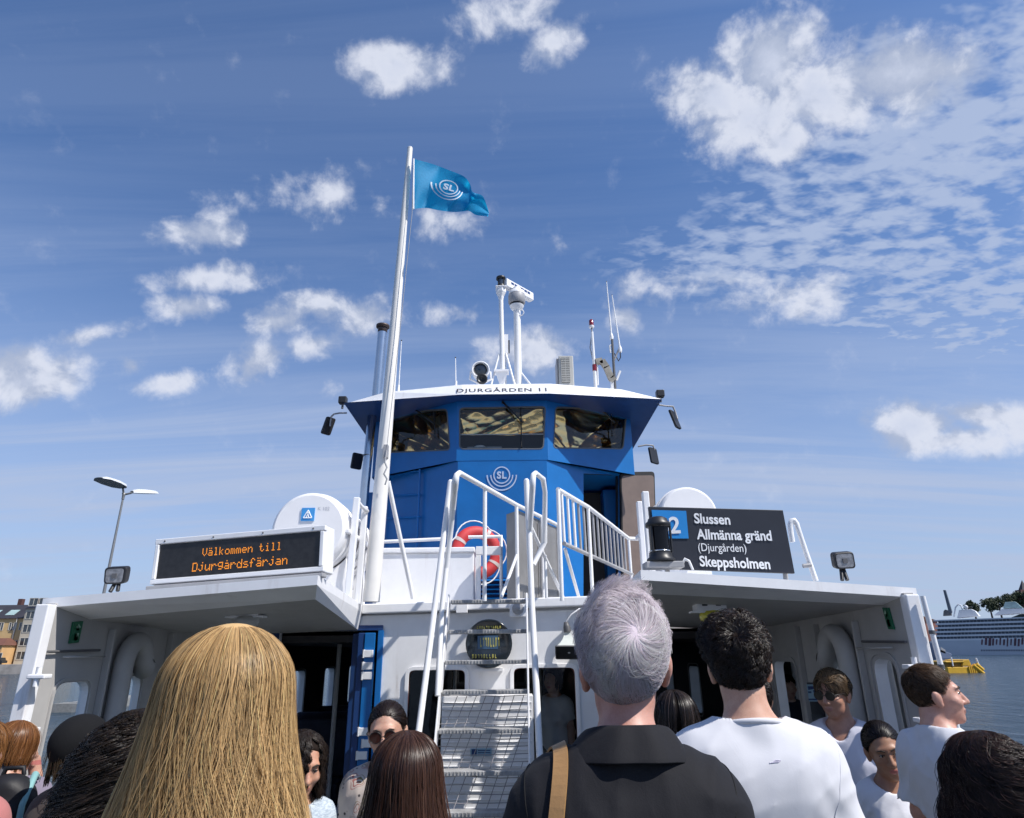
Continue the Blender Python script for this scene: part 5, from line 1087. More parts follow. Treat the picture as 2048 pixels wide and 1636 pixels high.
far_building('pale tower block with stacked bay windows at the right end of the left shore', xt0, xt1, QY-1.5, QY+12, zg, pz(70, 1218).z, pz(70, 1209).z, mat('pale_sand_render', (.52, .46, .36), .8, var=.06, vscale=.5), SLATE, [(zg+1+i*2.75, zg+2.5+i*2.75) for i in range(5)], [(xt0+.4, xt0+2.2), (xt0+2.6, xt0+4.3)], slope=.3)
for i in range(4):
    cx = x0+6+i*2.3; t = thing('parked_car', ['dark parked car at the left end of the quay', 'silver parked car on the left quay', 'dark red parked car on the left quay', 'black parked car at the right end of the quay'][i], 'car', V(cx, QY-5.4, .4), 'cars parked on the left quay')
    cm = mat('car_paint_%s' % 'abcd'[i], [(.04, .04, .05), (.3, .3, .32), (.2, .03, .03), (.02, .02, .02)][i], .25, coat=.5); mb = MB(); mb.prism([V(cx-.95, QY-5.9, z) if False else V(cx+dx, QY-5.9, .4+z) for dx, z in ((-1, .25), (1, .25), (1, .75), (.65, .85), (.4, 1.35), (-.5, 1.35), (-.75, .85), (-1, .8))], (0, 1.6, 0), cm); mb.build('body', None, t, bevel=.08)
    for dx in (-.62, .62): mb = MB(); mb.lathe(V(cx+dx, QY-5.95, .4+.3), (0, 1, 0), [(0, .3), (.2, .3)], RUBBER, 14); mb.build('wheel', None, t)

# ---- cruise ship, side on and in its own shade
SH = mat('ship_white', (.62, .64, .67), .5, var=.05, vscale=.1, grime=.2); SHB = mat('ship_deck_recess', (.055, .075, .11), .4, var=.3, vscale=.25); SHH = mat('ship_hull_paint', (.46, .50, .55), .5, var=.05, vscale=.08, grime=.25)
ship = thing('cruise_ship', 'large white cruise ship with stacked decks moored on the right', 'ship', P(1960, 1318, 285))
A = P(1884, 1318, 300); Bp = P(2250, 1318, 262); dS = V(Bp.x-A.x, Bp.y-A.y, 0); LS = dS.length; dS.normalize(); nS = V(dS.y, -dS.x, 0); nS = nS if nS.y < 0 else -nS
sv = lambda s, o_, z: V(A.x, A.y, 0)+dS*s - nS*o_ + V(0, 0, z)
zAt = lambda py: P(1930, py, 296).z
z_w, z_b, z_t = -1.6, zAt(1281), zAt(1241)
mb = MB(); prof = [(0, z_w), (LS, z_w), (LS, z_b), (-3.0, z_b), (-3.2, z_b-2.0), (-.5, z_w+2.4)]; mb.prism([sv(s, 0, z) for s, z in prof], -nS*22, SHH); mb.build('hull', None, ship)
nd = 5; hd = (z_t-z_b)/nd
for i in range(nd):
    z0 = z_b+i*hd; off = .0+.15*i; s0 = -1.5+.5*i; mb = MB(); mb.prism([sv(s0, off, z0+hd*.0+.01), sv(LS, off, z0+.01), sv(LS, off, z0+hd*.44), sv(s0, off, z0+hd*.44)], -nS*20, SH); mb.prism([sv(s0+1, off+.9, z0+hd*.44), sv(LS, off+.9, z0+hd*.44), sv(LS, off+.9, z0+hd), sv(s0+1, off+.9, z0+hd)], -nS*18, SHB)
    for j in range(46): s = s0+1+j*LS/46; mb.prism([sv(s, off+.55, z0+hd*.44), sv(s+.10, off+.55, z0+hd*.44), sv(s+.10, off+.55, z0+hd), sv(s, off+.55, z0+hd)], -nS*.6, SHH)
    mb.build('deck', None, ship)
mb = MB(); mb.prism([sv(0, .6, z_t+.01), sv(LS, .6, z_t+.01), sv(LS, .6, z_t+.5), sv(0, .6, z_t+.5)], -nS*18, SH); mb.build('top_deck', None, ship)
pS = lambda px, py, o_=5: PL(px, py, sv(0, o_, 0), nS)
def sblock(pts, depth, m_, name, bevel=.1, o_=5): mb = MB(); mb.prism([pS(x, y, o_) for x, y in pts], -nS*depth, m_); return mb.build(name, None, ship, bevel=bevel)
sblock([(1914, 1236), (1958, 1232), (1950, 1222), (1942, 1218), (1918, 1220)], 6, SH, 'lounge')
sblock([(1988, 1230), (2120, 1222), (2120, 1214), (2004, 1218)], 8, SH, 'lounge'); sblock([(2006, 1217), (2046, 1216), (2030, 1203), (2010, 1204)], 6, MINT, 'glass_canopy')
mb = MB(); mb.ball(pS(1932, 1214), .9*.9, SH, 16, 10); mb.tube([pS(1934, 1219), pS(1932, 1214)], .3, SH); mb.build('radar_dome', None, ship)
sblock([(1902, 1227), (1904, 1224), (1891, 1180), (1886, 1180), (1897, 1224)], 1.6, mat('ship_mast_grey', (.10, .12, .15), .5), 'mast'); sblock([(1886, 1232), (1902, 1231), (1901, 1222), (1890, 1219), (1887, 1222)], 3, DKGREY, 'winch_house')
mb = MB(); mb.tube([pS(1908, 1234), pS(1911, 1215), pS(1916, 1209), pS(1922, 1211), pS(1926, 1222)], .28, SH, 8); mb.build('arch', None, ship)
mb = MB(); rr = random.Random(8); MUR = mat('faded_dark_red_lettering', (.10, .045, .06), .6, var=.3, vscale=.5)
for i in range(16):
    px = 1962+i*7.3; w = rr.uniform(2.5, 5.5); y0_ = 1276+rr.uniform(-1, 3); y1_ = 1291+rr.uniform(-2, 2); mb.prism([PL(px, y1_, sv(0, -.05, 0), nS), PL(px+w, y1_, sv(0, -.05, 0), nS), PL(px+w+1, y0_, sv(0, -.05, 0), nS), PL(px+.6, y0_, sv(0, -.05, 0), nS)], -nS*.04, MUR)
for i in range(22): px = 1962+i*5; mb.prism([PL(px, 1302.5, sv(0, -.05, 0), nS), PL(px+3, 1302.5, sv(0, -.05, 0), nS), PL(px+3, 1299, sv(0, -.05, 0), nS), PL(px, 1299, sv(0, -.05, 0), nS)], -nS*.04, SHB)
mb.build('hull_mural', None, ship)
# boat just left of the stern, small quay building
t = thing('harbour_boat', 'small blue boat with raised bow beside the cruise ship stern', 'boat', P(1885, 1316, 200)); f = lambda x, y: P(x, y, 200)
mb = MB(); mb.prism([f(1876, 1318), f(1902, 1318), f(1904, 1308), f(1884, 1300), f(1868, 1286), f(1872, 1304)], (0, 4, 0), mat('blue_grey_boat', (.14, .18, .27), .5)); mb.build('hull', None, t, bevel=.1); mb = MB(); mb.prism([f(1880, 1304), f(1892, 1308), f(1891, 1300), f(1882, 1294)], (0, 2.5, 0), GREY); mb.build('cabin', None, t, bevel=.08)
# ---- yellow pontoon
YP = 92.0; f = lambda x, y, dy=0: P(x, y, YP+dy)
pn = thing('work_pontoon', 'yellow steel work pontoon floating in front of the cruise ship', 'pontoon', P(1930, 1350, YP)); YM_ = mat('yellow_pontoon_paint', (.62, .36, .025), .5, var=.12, vscale=.8, grime=.6, grime_col=(.12, .07, .02)); YD = mat('dark_yellow_inside', (.22, .13, .02), .7)
w0 = f(1898, 1350); w1 = f(1967, 1352); zt = f(1930, 1334).z
mb = MB(); mb.box((w0.x, YP, -1.8), (w1.x-.4, YP+6, zt), YM_); mb.build('hull', None, pn, bevel=.06)
for px in (1936, 1940, 1944, 1948): mb = MB(); a = f(px, 1333); mb.box((a.x, YP-.14, -1.6), (a.x+.16, YP-.002, zt+.1), YM_); mb.build('fender', None, pn)
mb = MB(); mb.box((f(1894, 1330).x, YP+.3, zt), (f(1928, 1330).x, YP+5.5, f(1910, 1325).z), YD); mb.box((f(1893, 1330).x, YP-.05, f(1910, 1325).z), (f(1929, 1330).x, YP+5.7, f(1910, 1322.5).z), YM_); mb.build('coaming', None, pn, bevel=.04)
mb = MB(); mb.prism([f(1925, 1332), f(1944, 1332), f(1938, 1319), f(1926, 1320)], (0, 4, 0), YM_); mb.build('winch_block', None, pn, bevel=.05)
for (a_, b_) in (((1946, 1330), (1968, 1348)), ((1952, 1328), (1966, 1340))): mb = MB(); q0, q1 = f(*a_), f(*b_); mb.tube([q0, q1], .25, YM_, 8); mb.build('ramp_beam', None, pn)
mb = MB(); mb.tube([f(1958, 1330), f(1952, 1316)], .09, RAILW, 8); mb.tube([f(1906, 1332), f(1902, 1314)], .09, RAILW, 8); mb.build('bollard_post', None, pn)

# ---- wooded ridge behind the ship, with trees one can tell apart
mb = MB(); HILLM = mat('ridge_earth', (.035, .042, .025), .9, var=.3, vscale=.05)
hp = [(1855, 1300), (1940, 1275), (1985, 1250), (2040, 1228), (2110, 1208), (2300, 1195), (2500, 1300)]; HY = 420
vs = [P(x, y, HY) for x, y in hp]+[P(x, y, HY)+V(30, 120, -14) for x, y in hp]; n_ = len(hp); mb.add([V(p.x, p.y, max(p.z, -2)) for p in vs]+[V(p.x, HY-40, -2) for p in vs[:n_]], [(i, i+1, n_+i+1, n_+i) for i in range(n_-1)]+[(2*n_+i, 2*n_+i+1, i+1, i) for i in range(n_-1)], HILLM); tag(mb.build('ridge'), kind='structure')
mb = MB(); mb.quad(V(-9000, 900, -1.4), V(9000, 900, -1.4), V(9000, 2500, 5), V(-9000, 2500, 5), HILLM); tag(mb.build('far_shore'), kind='structure')
def leaf_fn(c0, c1):
    def fn(g, b, oc):
        b.inputs['Roughness'].default_value = .6
        n = g.noise(oc, .45, 4, .65); g.put(b.inputs['Base Color'], g.mix(g.ramp(n, .35, .65), c0, c1))
    return fn
def tree(px, py_top, py_base, wpx, Y, label, seed, c0=(.030, .045, .022), c1=(.065, .082, .035)):
    r = np.random.default_rng(seed); a = P(px, py_top, Y); b = P(px, py_base, Y); h = a.z-b.z; w = wpx*(Y/ray(px, py_top).y)/FPX/2
    t = thing('tree', label, 'tree', b, 'trees on the ridge behind the cruise ship'); mb = MB(); mb.tube([b-V(0, 0, 1), V(b.x, Y, b.z+h*.4), V(b.x+w*.1, Y, b.z+h*.8)], .5, mat('bark', (.06, .045, .035), .9), 8, rs=[.5, .38, .15])
    for k in range(5): an = k*1.3; mb.tube([V(b.x, Y, b.z+h*.35), V(b.x+w*.6*math.cos(an), Y+w*.6*math.sin(an), b.z+h*(.6+.06*k))], .2, None, 6, rs=[.2, .06])
    mb.mats = [MATS['bark']]; mb.build('trunk', None, t)
    cl = []; 
    for k in range(34): an, rr_, zz = r.uniform(0, 6.28), math.sqrt(r.uniform(0, 1)), r.uniform(-.6, 1); cl.append((b.x+w*.80*rr_*math.cos(an)*math.sqrt(max(.15, 1-zz*zz*.8)), Y+w*.8*rr_*math.sin(an), b.z+h*(.60+.34*zz), w*r.uniform(.20, .36)))
    N = 2600; ci = r.integers(0, len(cl), N); C = np.array(cl)[ci]; d = r.normal(size=(N, 3)); d /= np.linalg.norm(d, axis=1)[:, None]; pos = C[:, :3]+d*C[:, 3:4]*(r.uniform(.4, 1.05, (N, 1))); s_ = r.uniform(.28, .6, (N, 1))*w/9
    u = r.normal(size=(N, 3)); u /= np.linalg.norm(u, axis=1)[:, None]; v = np.cross(u, r.normal(size=(N, 3))); v /= np.linalg.norm(v, axis=1)[:, None]
    vs = np.stack([pos-u*s_-v*s_, pos+u*s_-v*s_*.6, pos+u*s_*.8+v*s_, pos-u*s_+v*s_*.8], 1).reshape(-1, 3); mb = MB(); mb.add(vs, [(4*i, 4*i+1, 4*i+2, 4*i+3) for i in range(N)], mat('foliage_%.3f' % c0[0], (0, 0, 0), fn=leaf_fn(c0, c1))); mb.build('crown', None, t)
for i, a in enumerate([(1952, 1203, 1236, 34, 380, 'dark rounded tree standing behind the white radar dome'), (1985, 1197, 1236, 34, 385, 'dark broad tree behind the glass canopy, left of the ridge trees'), (2003, 1194, 1232, 30, 390, 'dark bushy tree right of the broad one on the ridge'), (2024, 1189, 1226, 34, 395, 'dark tree on the ridge below and left of the spire'), (2048, 1184, 1222, 40, 395, 'large dark tree at the right picture edge below the spire'), (2080, 1178, 1218, 44, 395, 'large dark tree just beyond the right picture edge')]): tree(*a, 20+i)
f = lambda x, y: P(x, y, 415); ch = thing('church', 'dark church spire above the trees at the right edge', 'church', f(2048, 1215)); mb = MB(); a = f(2044, 1190); mb.box((a.x-1.5, 413, a.z-10), (a.x+6, 418, a.z+3), mat('brick_dark', (.13, .06, .05), .8)); mb.build('tower', None, ch)
tip = f(2042, 1160); mb = MB(); bs = [V(a.x-.6, 413, a.z+2), V(a.x+3.6, 413, a.z+2), V(a.x+3.6, 417, a.z+2), V(a.x-.6, 417, a.z+2)]; mb.add(bs+[V(tip.x+.5, 415, tip.z)], [(0, 1, 4), (1, 2, 4), (2, 3, 4), (3, 0, 4)], SLATE); mb.build('spire', None, ch)
f = lambda x, y: P(x, y, 330); t = thing('quay_building', 'small red brown quay building left of the cruise ship', 'building', f(1862, 1300)); mb = MB(); q0, q1 = f(1853, 1300), f(1874, 1242); mb.box((q0.x-4, 330, -1.6), (q1.x, 340, q1.z), mat('red_render', (.30, .13, .10), .8, var=.15, vscale=.3)); mb.build('wall', None, t)
mb = MB(); mb.prism([V(q0.x-4.5, 329.6, q1.z+.01), V(q1.x+.5, 329.6, q1.z+.01), V((q0.x+q1.x)/2-2, 329.6, q1.z+2.2)], (0, 11, 0), BRN); mb.build('roof', None, t)
for i in range(3): mb = MB(); mb.box((q0.x+.5+i*1.3, 329.9, 3+i*.01), (q0.x+1.2+i*1.3, 330.02, 4.3), WGL); mb.build('window', None, t)
# ================================================================== people: signed-distance bodies meshed with surface nets, mesh-strand hair
def mesh_np(name, verts, quads, mats, parent=None, smooth=True, midx=None, colors=None, tris=None):
    me = bpy.data.meshes.new(name); verts = np.asarray(verts, np.float32); quads = np.asarray(quads, np.int32)
    me.vertices.add(len(verts)); me.vertices.foreach_set('co', verts.ravel())
    n, k = quads.shape; me.loops.add(n*k); me.loops.foreach_set('vertex_index', quads.ravel()); me.polygons.add(n)
    me.polygons.foreach_set('loop_start', np.arange(0, n*k, k, dtype=np.int32))
    me.polygons.foreach_set('use_smooth', np.full(n, smooth))
    if midx is not None: me.polygons.foreach_set('material_index', np.asarray(midx, np.int32))
    for m_ in (mats if isinstance(mats, (list, tuple)) else [mats]): me.materials.append(m_)
    if colors is not None:
        at = me.color_attributes.new('tone', 'FLOAT_COLOR', 'POINT'); at.data.foreach_set('color', np.asarray(colors, np.float32).ravel())
    me.update(); me.validate(); o = bpy.data.objects.new(name, me); return link(o, parent)

def surface_nets(F, xs, ys, zs):
    ins = F < 0; nx, ny, nz = F.shape
    c = np.zeros((nx-1, ny-1, nz-1), np.int8)
    for i in (0, 1):
        for j in (0, 1):
            for k in (0, 1): c += ins[i:nx-1+i, j:ny-1+j, k:nz-1+k]
    I = np.argwhere((c > 0) & (c < 8)); vid = np.full(c.shape, -1, np.int32); vid[I[:, 0], I[:, 1], I[:, 2]] = np.arange(len(I))
    acc = np.zeros((len(I), 3)); cnt = np.zeros(len(I)); G = (xs, ys, zs)
    cor = [(i, j, k) for i in (0, 1) for j in (0, 1) for k in (0, 1)]
    val = {q: F[I[:, 0]+q[0], I[:, 1]+q[1], I[:, 2]+q[2]] for q in cor}
    for q in cor:
        for ax in range(3):
            if q[ax] == 0:
                q2 = list(q); q2[ax] = 1; q2 = tuple(q2); a, b = val[q], val[q2]; cr = (a < 0) != (b < 0)
                t = np.where(cr, a/np.where(cr, a-b, 1), 0); p = np.stack([G[d][I[:, d]+q[d]] for d in range(3)], 1); p2 = G[ax][I[:, ax]+1]; p[:, ax] += t*(p2-p[:, ax])
                acc += p*cr[:, None]; cnt += cr
    V_ = acc/cnt[:, None]; quads = []
    for ax in range(3):
        s0 = [slice(1, -1)]*3; s0[ax] = slice(0, F.shape[ax]-1); s1 = list(s0); s1[ax] = slice(1, F.shape[ax])
        A = ins[tuple(s0)]; B = ins[tuple(s1)]; E = np.argwhere(A != B); sign = A[E[:, 0], E[:, 1], E[:, 2]]
        for d in range(3):
            if d != ax: E[:, d] += 1
        b, c_ = [d for d in range(3) if d != ax]
        def at(db, dc):
            e = E.copy(); e[:, b] -= db; e[:, c_] -= dc; return vid[e[:, 0], e[:, 1], e[:, 2]]
        q = np.stack([at(1, 1), at(0, 1), at(0, 0), at(1, 0)], 1)
        if ax == 1: sign = ~sign
        q[~sign] = q[~sign][:, ::-1]; quads.append(q)
    return V_, np.concatenate(quads)

class Field:
    def __init__(s, xs, ys, zs):
        s.xs, s.ys, s.zs = xs, ys, zs; s.F = np.full((len(xs), len(ys), len(zs)), 1.0, np.float32)
    def sub(s, lo, hi):
        sl = []
        for g, a, b in zip((s.xs, s.ys, s.zs), lo, hi): i = max(0, np.searchsorted(g, a)-1); j = min(len(g), np.searchsorted(g, b)+1); sl.append(slice(i, max(i+1, j)))
        return tuple(sl)
    def pts(s, sl): return s.xs[sl[0]][:, None, None], s.ys[sl[1]][None, :, None], s.zs[sl[2]][None, None, :]
    def un(s, sl, d, k):
        f = s.F[sl]; h = np.maximum(k-np.abs(f-d), 0)/k; s.F[sl] = np.minimum(f, d)-h*h*k*.25
    def ell(s, c, r, k=.02, R_=None, infl=0):
        c = np.array(c, float); r = np.array(r, float)+infl; m_ = max(r)+k*1.2+.02; sl = s.sub(c-m_, c+m_); x, y, z = s.pts(sl); x, y, z = x-c[0], y-c[1], z-c[2]
        if R_ is not None: x, y, z = (R_[0][0]*x+R_[1][0]*y+R_[2][0]*z, R_[0][1]*x+R_[1][1]*y+R_[2][1]*z, R_[0][2]*x+R_[1][2]*y+R_[2][2]*z)
        k0 = np.sqrt((x/r[0])**2+(y/r[1])**2+(z/r[2])**2); k1 = np.sqrt((x/r[0]**2)**2+(y/r[1]**2)**2+(z/r[2]**2)**2)+1e-9; s.un(sl, k0*(k0-1)/k1, k)
    def cone(s, a, b, ra, rb, k=.02, infl=0, cut=None, flat=1.0):
        a = np.array(a, float); b = np.array(b, float); ra += infl; rb += infl; m_ = max(ra, rb)+k*1.2+.02
        sl = s.sub(np.minimum(a, b)-m_, np.maximum(a, b)+m_); x, y, z = s.pts(sl); d = b-a; L2 = d@d
        t = np.clip(((x-a[0])*d[0]+(y-a[1])*d[1]+(z-a[2])*d[2])/L2, 0, 1)
        q = np.sqrt((x-a[0]-t*d[0])**2+((y-a[1]-t*d[1])/flat)**2+(z-a[2]-t*d[2])**2)-(ra+(rb-ra)*t)
        if cut is not None: n = d/math.sqrt(L2); q = np.maximum(q, (x-a[0])*n[0]+(y-a[1])*n[1]+(z-a[2])*n[2]-cut*math.sqrt(L2))
        s.un(sl, q, k)
    def mesh(s): return surface_nets(s.F, s.xs, s.ys, s.zs)

def grid(spans):                                              # [(from, to, step), ...] joined
    out = []
    for a, b, h in spans: n = max(1, int(round((b-a)/h))); out.append(a+(b-a)*np.arange(n)/n)
    out.append(np.array([spans[-1][1]])); return np.concatenate(out)

def skin_mat(name, col, lip=False):
    def fn(g, b, oc):
        n = g.noise(oc, 22, 4, .6); n2 = g.noise(oc, 240, 3, .6); c0 = tuple(x*f for x, f in zip(col, (.88, .80, .78))); c1 = tuple(min(1, x*f) for x, f in zip(col, (1.06, 1.08, 1.08)))
        g.put(b.inputs['Base Color'], g.mix(g.ramp(g.math('ADD', g.math('MULTIPLY', n, .7), g.math('MULTIPLY', n2, .3)), .35, .65), c0, c1)); b.inputs['Roughness'].default_value = .48
        b.inputs['Subsurface Weight'].default_value = .18; b.inputs['Subsurface Radius'].default_value = (.9, .35, .2); b.inputs['Subsurface Scale'].default_value = .006
        bn = g.new('ShaderNodeBump'); bn.inputs['Strength'].default_value = .12; bn.inputs['Distance'].default_value = .002; g.put(bn.inputs['Height'], g.noise(oc, 420, 3, .6)); g.l.new(bn.outputs[0], b.inputs['Normal'])
    return mat(name, col, fn=fn)
def hair_mat(name, rough=.34, spec=.55, trans=.20, clear=.42):         # a strand stands for a wisp of fine hairs that lets part of the light through
    def fn(g, b, oc):
        at = g.new('ShaderNodeVertexColor', layer_name='tone'); g.l.new(at.outputs['Color'], b.inputs['Base Color']); b.inputs['Roughness'].default_value = rough; b.inputs['Specular IOR Level'].default_value = spec
        tr = g.new('ShaderNodeBsdfTranslucent'); g.l.new(at.outputs['Color'], tr.inputs['Color']); mx = g.new('ShaderNodeMixShader'); mx.inputs[0].default_value = trans
        g.l.new(b.outputs[0], mx.inputs[1]); g.l.new(tr.outputs[0], mx.inputs[2])
        tp = g.new('ShaderNodeBsdfTransparent'); m2 = g.new('ShaderNodeMixShader'); m2.inputs[0].default_value = clear; g.l.new(mx.outputs[0], m2.inputs[1]); g.l.new(tp.outputs[0], m2.inputs[2]); g.l.new((m2 if clear else mx).outputs[0], g.n['Material Output'].inputs[0])
    return mat(name, (0, 0, 0), fn=fn)
def cloth_mat(name, col, rough=.85, var=.05, weave=.25, fn2=None, sheen=.15):
    def fn(g, b, oc):
        c = col
        if fn2: c = fn2(g, oc)
        else: n = g.noise(oc, 5, 4, .6); c = g.mix(g.ramp(n, .3, .7), tuple(x*(1-var) for x in col), tuple(min(1, x*(1+var)) for x in col))
        g.put(b.inputs['Base Color'], c); b.inputs['Roughness'].default_value = rough; b.inputs['Sheen Weight'].default_value = sheen; b.inputs['Specular IOR Level'].default_value = .25
        bn = g.new('ShaderNodeBump'); bn.inputs['Strength'].default_value = weave; bn.inputs['Distance'].default_value = .004
        f1 = g.noise(g.mapping(oc, rot=(.3, .5, .2), scale=(1, 1, .5)), 16, 4, .6, 1.2); f2 = g.noise(oc, 380, 2, .6); g.put(bn.inputs['Height'], g.math('ADD', f1, g.math('MULTIPLY', f2, .15))); g.l.new(bn.outputs[0], b.inputs['Normal'])
    return mat(name, col, fn=fn)

def strand_mesh(name, paths, r0, r1, cols, m_, parent, seed=0, env=None, envk=.7):
    """paths (n, m, 3): a thin three-sided tapered tube per strand"""
    n, m, _ = paths.shape; r = np.random.default_rng(seed); T = np.gradient(paths, axis=1); T /= np.linalg.norm(T, axis=2, keepdims=True)+1e-9
    ref = r.normal(size=(n, 1, 3)); U = np.cross(T, ref); U /= np.linalg.norm(U, axis=2, keepdims=True)+1e-9; W = np.cross(T, U)
    rad = (r0+(r1-r0)*np.linspace(0, 1, m)**1.5)[None, :, None]
    if np.ndim(r0): pass
    V_ = np.stack([paths+(U*math.cos(a)+W*math.sin(a))*rad for a in (0, 2.0944, 4.18879)], 2)      # n, m, 3, 3
    base = (np.arange(n)*m*3)[:, None, None]; i = (np.arange(m-1)*3)[None, :, None]; k = np.arange(3)[None, None, :]; k2 = (k+1) % 3
    q = np.stack([base+i+k, base+i+k2, base+i+3+k2, base+i+3+k], -1).reshape(-1, 4)
    C = np.repeat(np.concatenate([cols, np.ones((n, 1))], 1), m*3, 0)
    o = mesh_np(name, V_.reshape(-1, 3), q, m_, parent, True, None, C)
    if env is not None:                                       # normals lean toward the outward direction of the whole head of hair, as a lock of fine hairs does
        out = env[:, :, None, :]; out = out-T[:, :, None, :]*np.sum(out*T[:, :, None, :], -1, keepdims=True); out /= np.linalg.norm(out, axis=-1, keepdims=True)+1e-9
        own = V_-paths[:, :, None, :]; own /= np.linalg.norm(own, axis=-1, keepdims=True)+1e-9; N_ = out*envk+own*(1-envk); N_ /= np.linalg.norm(N_, axis=-1, keepdims=True)+1e-9
        at = o.data.attributes.new('custom_normal', 'FLOAT_VECTOR', 'POINT'); at.data.foreach_set('vector', N_.astype(np.float32).ravel())
    return o

H_BASE = hair_mat('hair_undercoat', .8, .12, .1, 0)
HEAD_C, HEAD_R = np.array([0, -.015, .030]), np.array([.0775, .098, .090])
def hair_cols(r, n, base, var, alt=None, altp=.0):
    c = np.array(base)[None, :]*(1+var*r.normal(size=(n, 1)))
    if alt is not None: k = r.uniform(size=n) < altp; c[k] = np.array(alt)*(1+var*r.normal(size=(k.sum(), 1)))
    return np.clip(c, .002, 1)
def long_hair(seed, n, length, widen=.06, wave=.012, curl=0., curlf=7, clumps=160, th_front=48, vol=.02, back=.0, part=True, m=18, frizz=.004, narrow=0.0, sweep=0, depth=.16, cl=.75, fly=.035):
    r = np.random.default_rng(seed); gap = R(th_front)
    thc = np.sort(r.uniform(math.pi/2+gap, 2.5*math.pi-gap, clumps)); dc = r.uniform(.0, 1, clumps); phc = r.uniform(0, 6.28, clumps); lc = r.uniform(.86, 1.06, clumps)
    ci = r.integers(0, clumps, n); th0 = thc[ci]+r.normal(size=n)*.09; s = np.linspace(0, 1, m)[None, :]; L = (length*lc[ci]*r.uniform(.93, 1.03, n))[:, None]
    th = th0[:, None]*(1-cl*s**1.2)+(thc[ci])[:, None]*(cl*s**1.2)
    arc = L*s; Rtop = .145; ph = np.clip(arc/Rtop, 0, math.pi/2); zdrop = np.maximum(0, arc-Rtop*math.pi/2)
    if sweep:
        dl = th-math.pi/2; sgn = np.sign(dl+1e-6); t_ = np.clip((arc-.03)/.10, 0, 1); t_ = t_*t_*(3-2*t_); tgt_ = R(sweep)+.35*np.abs(dl); th = np.where(np.abs(dl) < R(sweep)*1.6, math.pi/2+sgn*(np.abs(dl)*(1-t_)+np.maximum(tgt_, np.abs(dl))*t_), th)
    d = (1-depth*(r.uniform(size=n)**1.5))[:, None]; th_ = vol
    a0, b0, c0 = HEAD_R[0]+th_, HEAD_R[1]+th_, HEAD_R[2]+th_*.8
    zz = HEAD_C[2]+c0*np.cos(ph)*d-zdrop
    low = np.clip(zdrop/.30, 0, 1.6); wid = widen*low*np.minimum(1, low+.3)
    ra = (a0+wid)*np.sin(ph)*d; rb = (b0+back*low)*np.sin(ph)*d
    w = wave*np.sin(2*math.pi*(1.6*s*L/.45)+phc[ci][:, None]+.5*r.normal(size=n)[:, None])*np.clip(s*2.2-.5, 0, 1)
    thw = th+w/ .1+frizz*8*np.cumsum(r.normal(size=(n, m)), 1)*.25*s
    x = ra*np.cos(thw); y = rb*np.sin(thw)+HEAD_C[1]-.01*low
    # the neck pulls the back of the hair inwards, the shoulders push it out again
    if narrow: f = narrow*np.exp(-((zz+.13)/.07)**2); x *= 1-f; y = HEAD_C[1]+(y-HEAD_C[1])*(1-f*.6)
    Pth = np.stack([x, y, zz], -1)
    if curl:
        ang = 2*math.pi*curlf*s*L/.45+(phc[ci]*3+r.normal(size=n)*.3)[:, None]; amp = curl*np.clip(s*2.5, .1, 1)*r.uniform(.6, 1.3, n)[:, None]
        Pth[..., 0] += amp*np.cos(ang); Pth[..., 1] += amp*np.sin(ang)*.8; Pth[..., 2] += amp*np.sin(ang+1.3)*.7
    fl = r.uniform(size=n) < fly; k = fl[:, None]*s*r.uniform(.005, .03, n)[:, None]; Pth[..., 0] += k*np.cos(th0)[:, None]; Pth[..., 1] += k*np.sin(th0)[:, None]; Pth[..., 2] += k*.5
    return Pth, dc[ci]
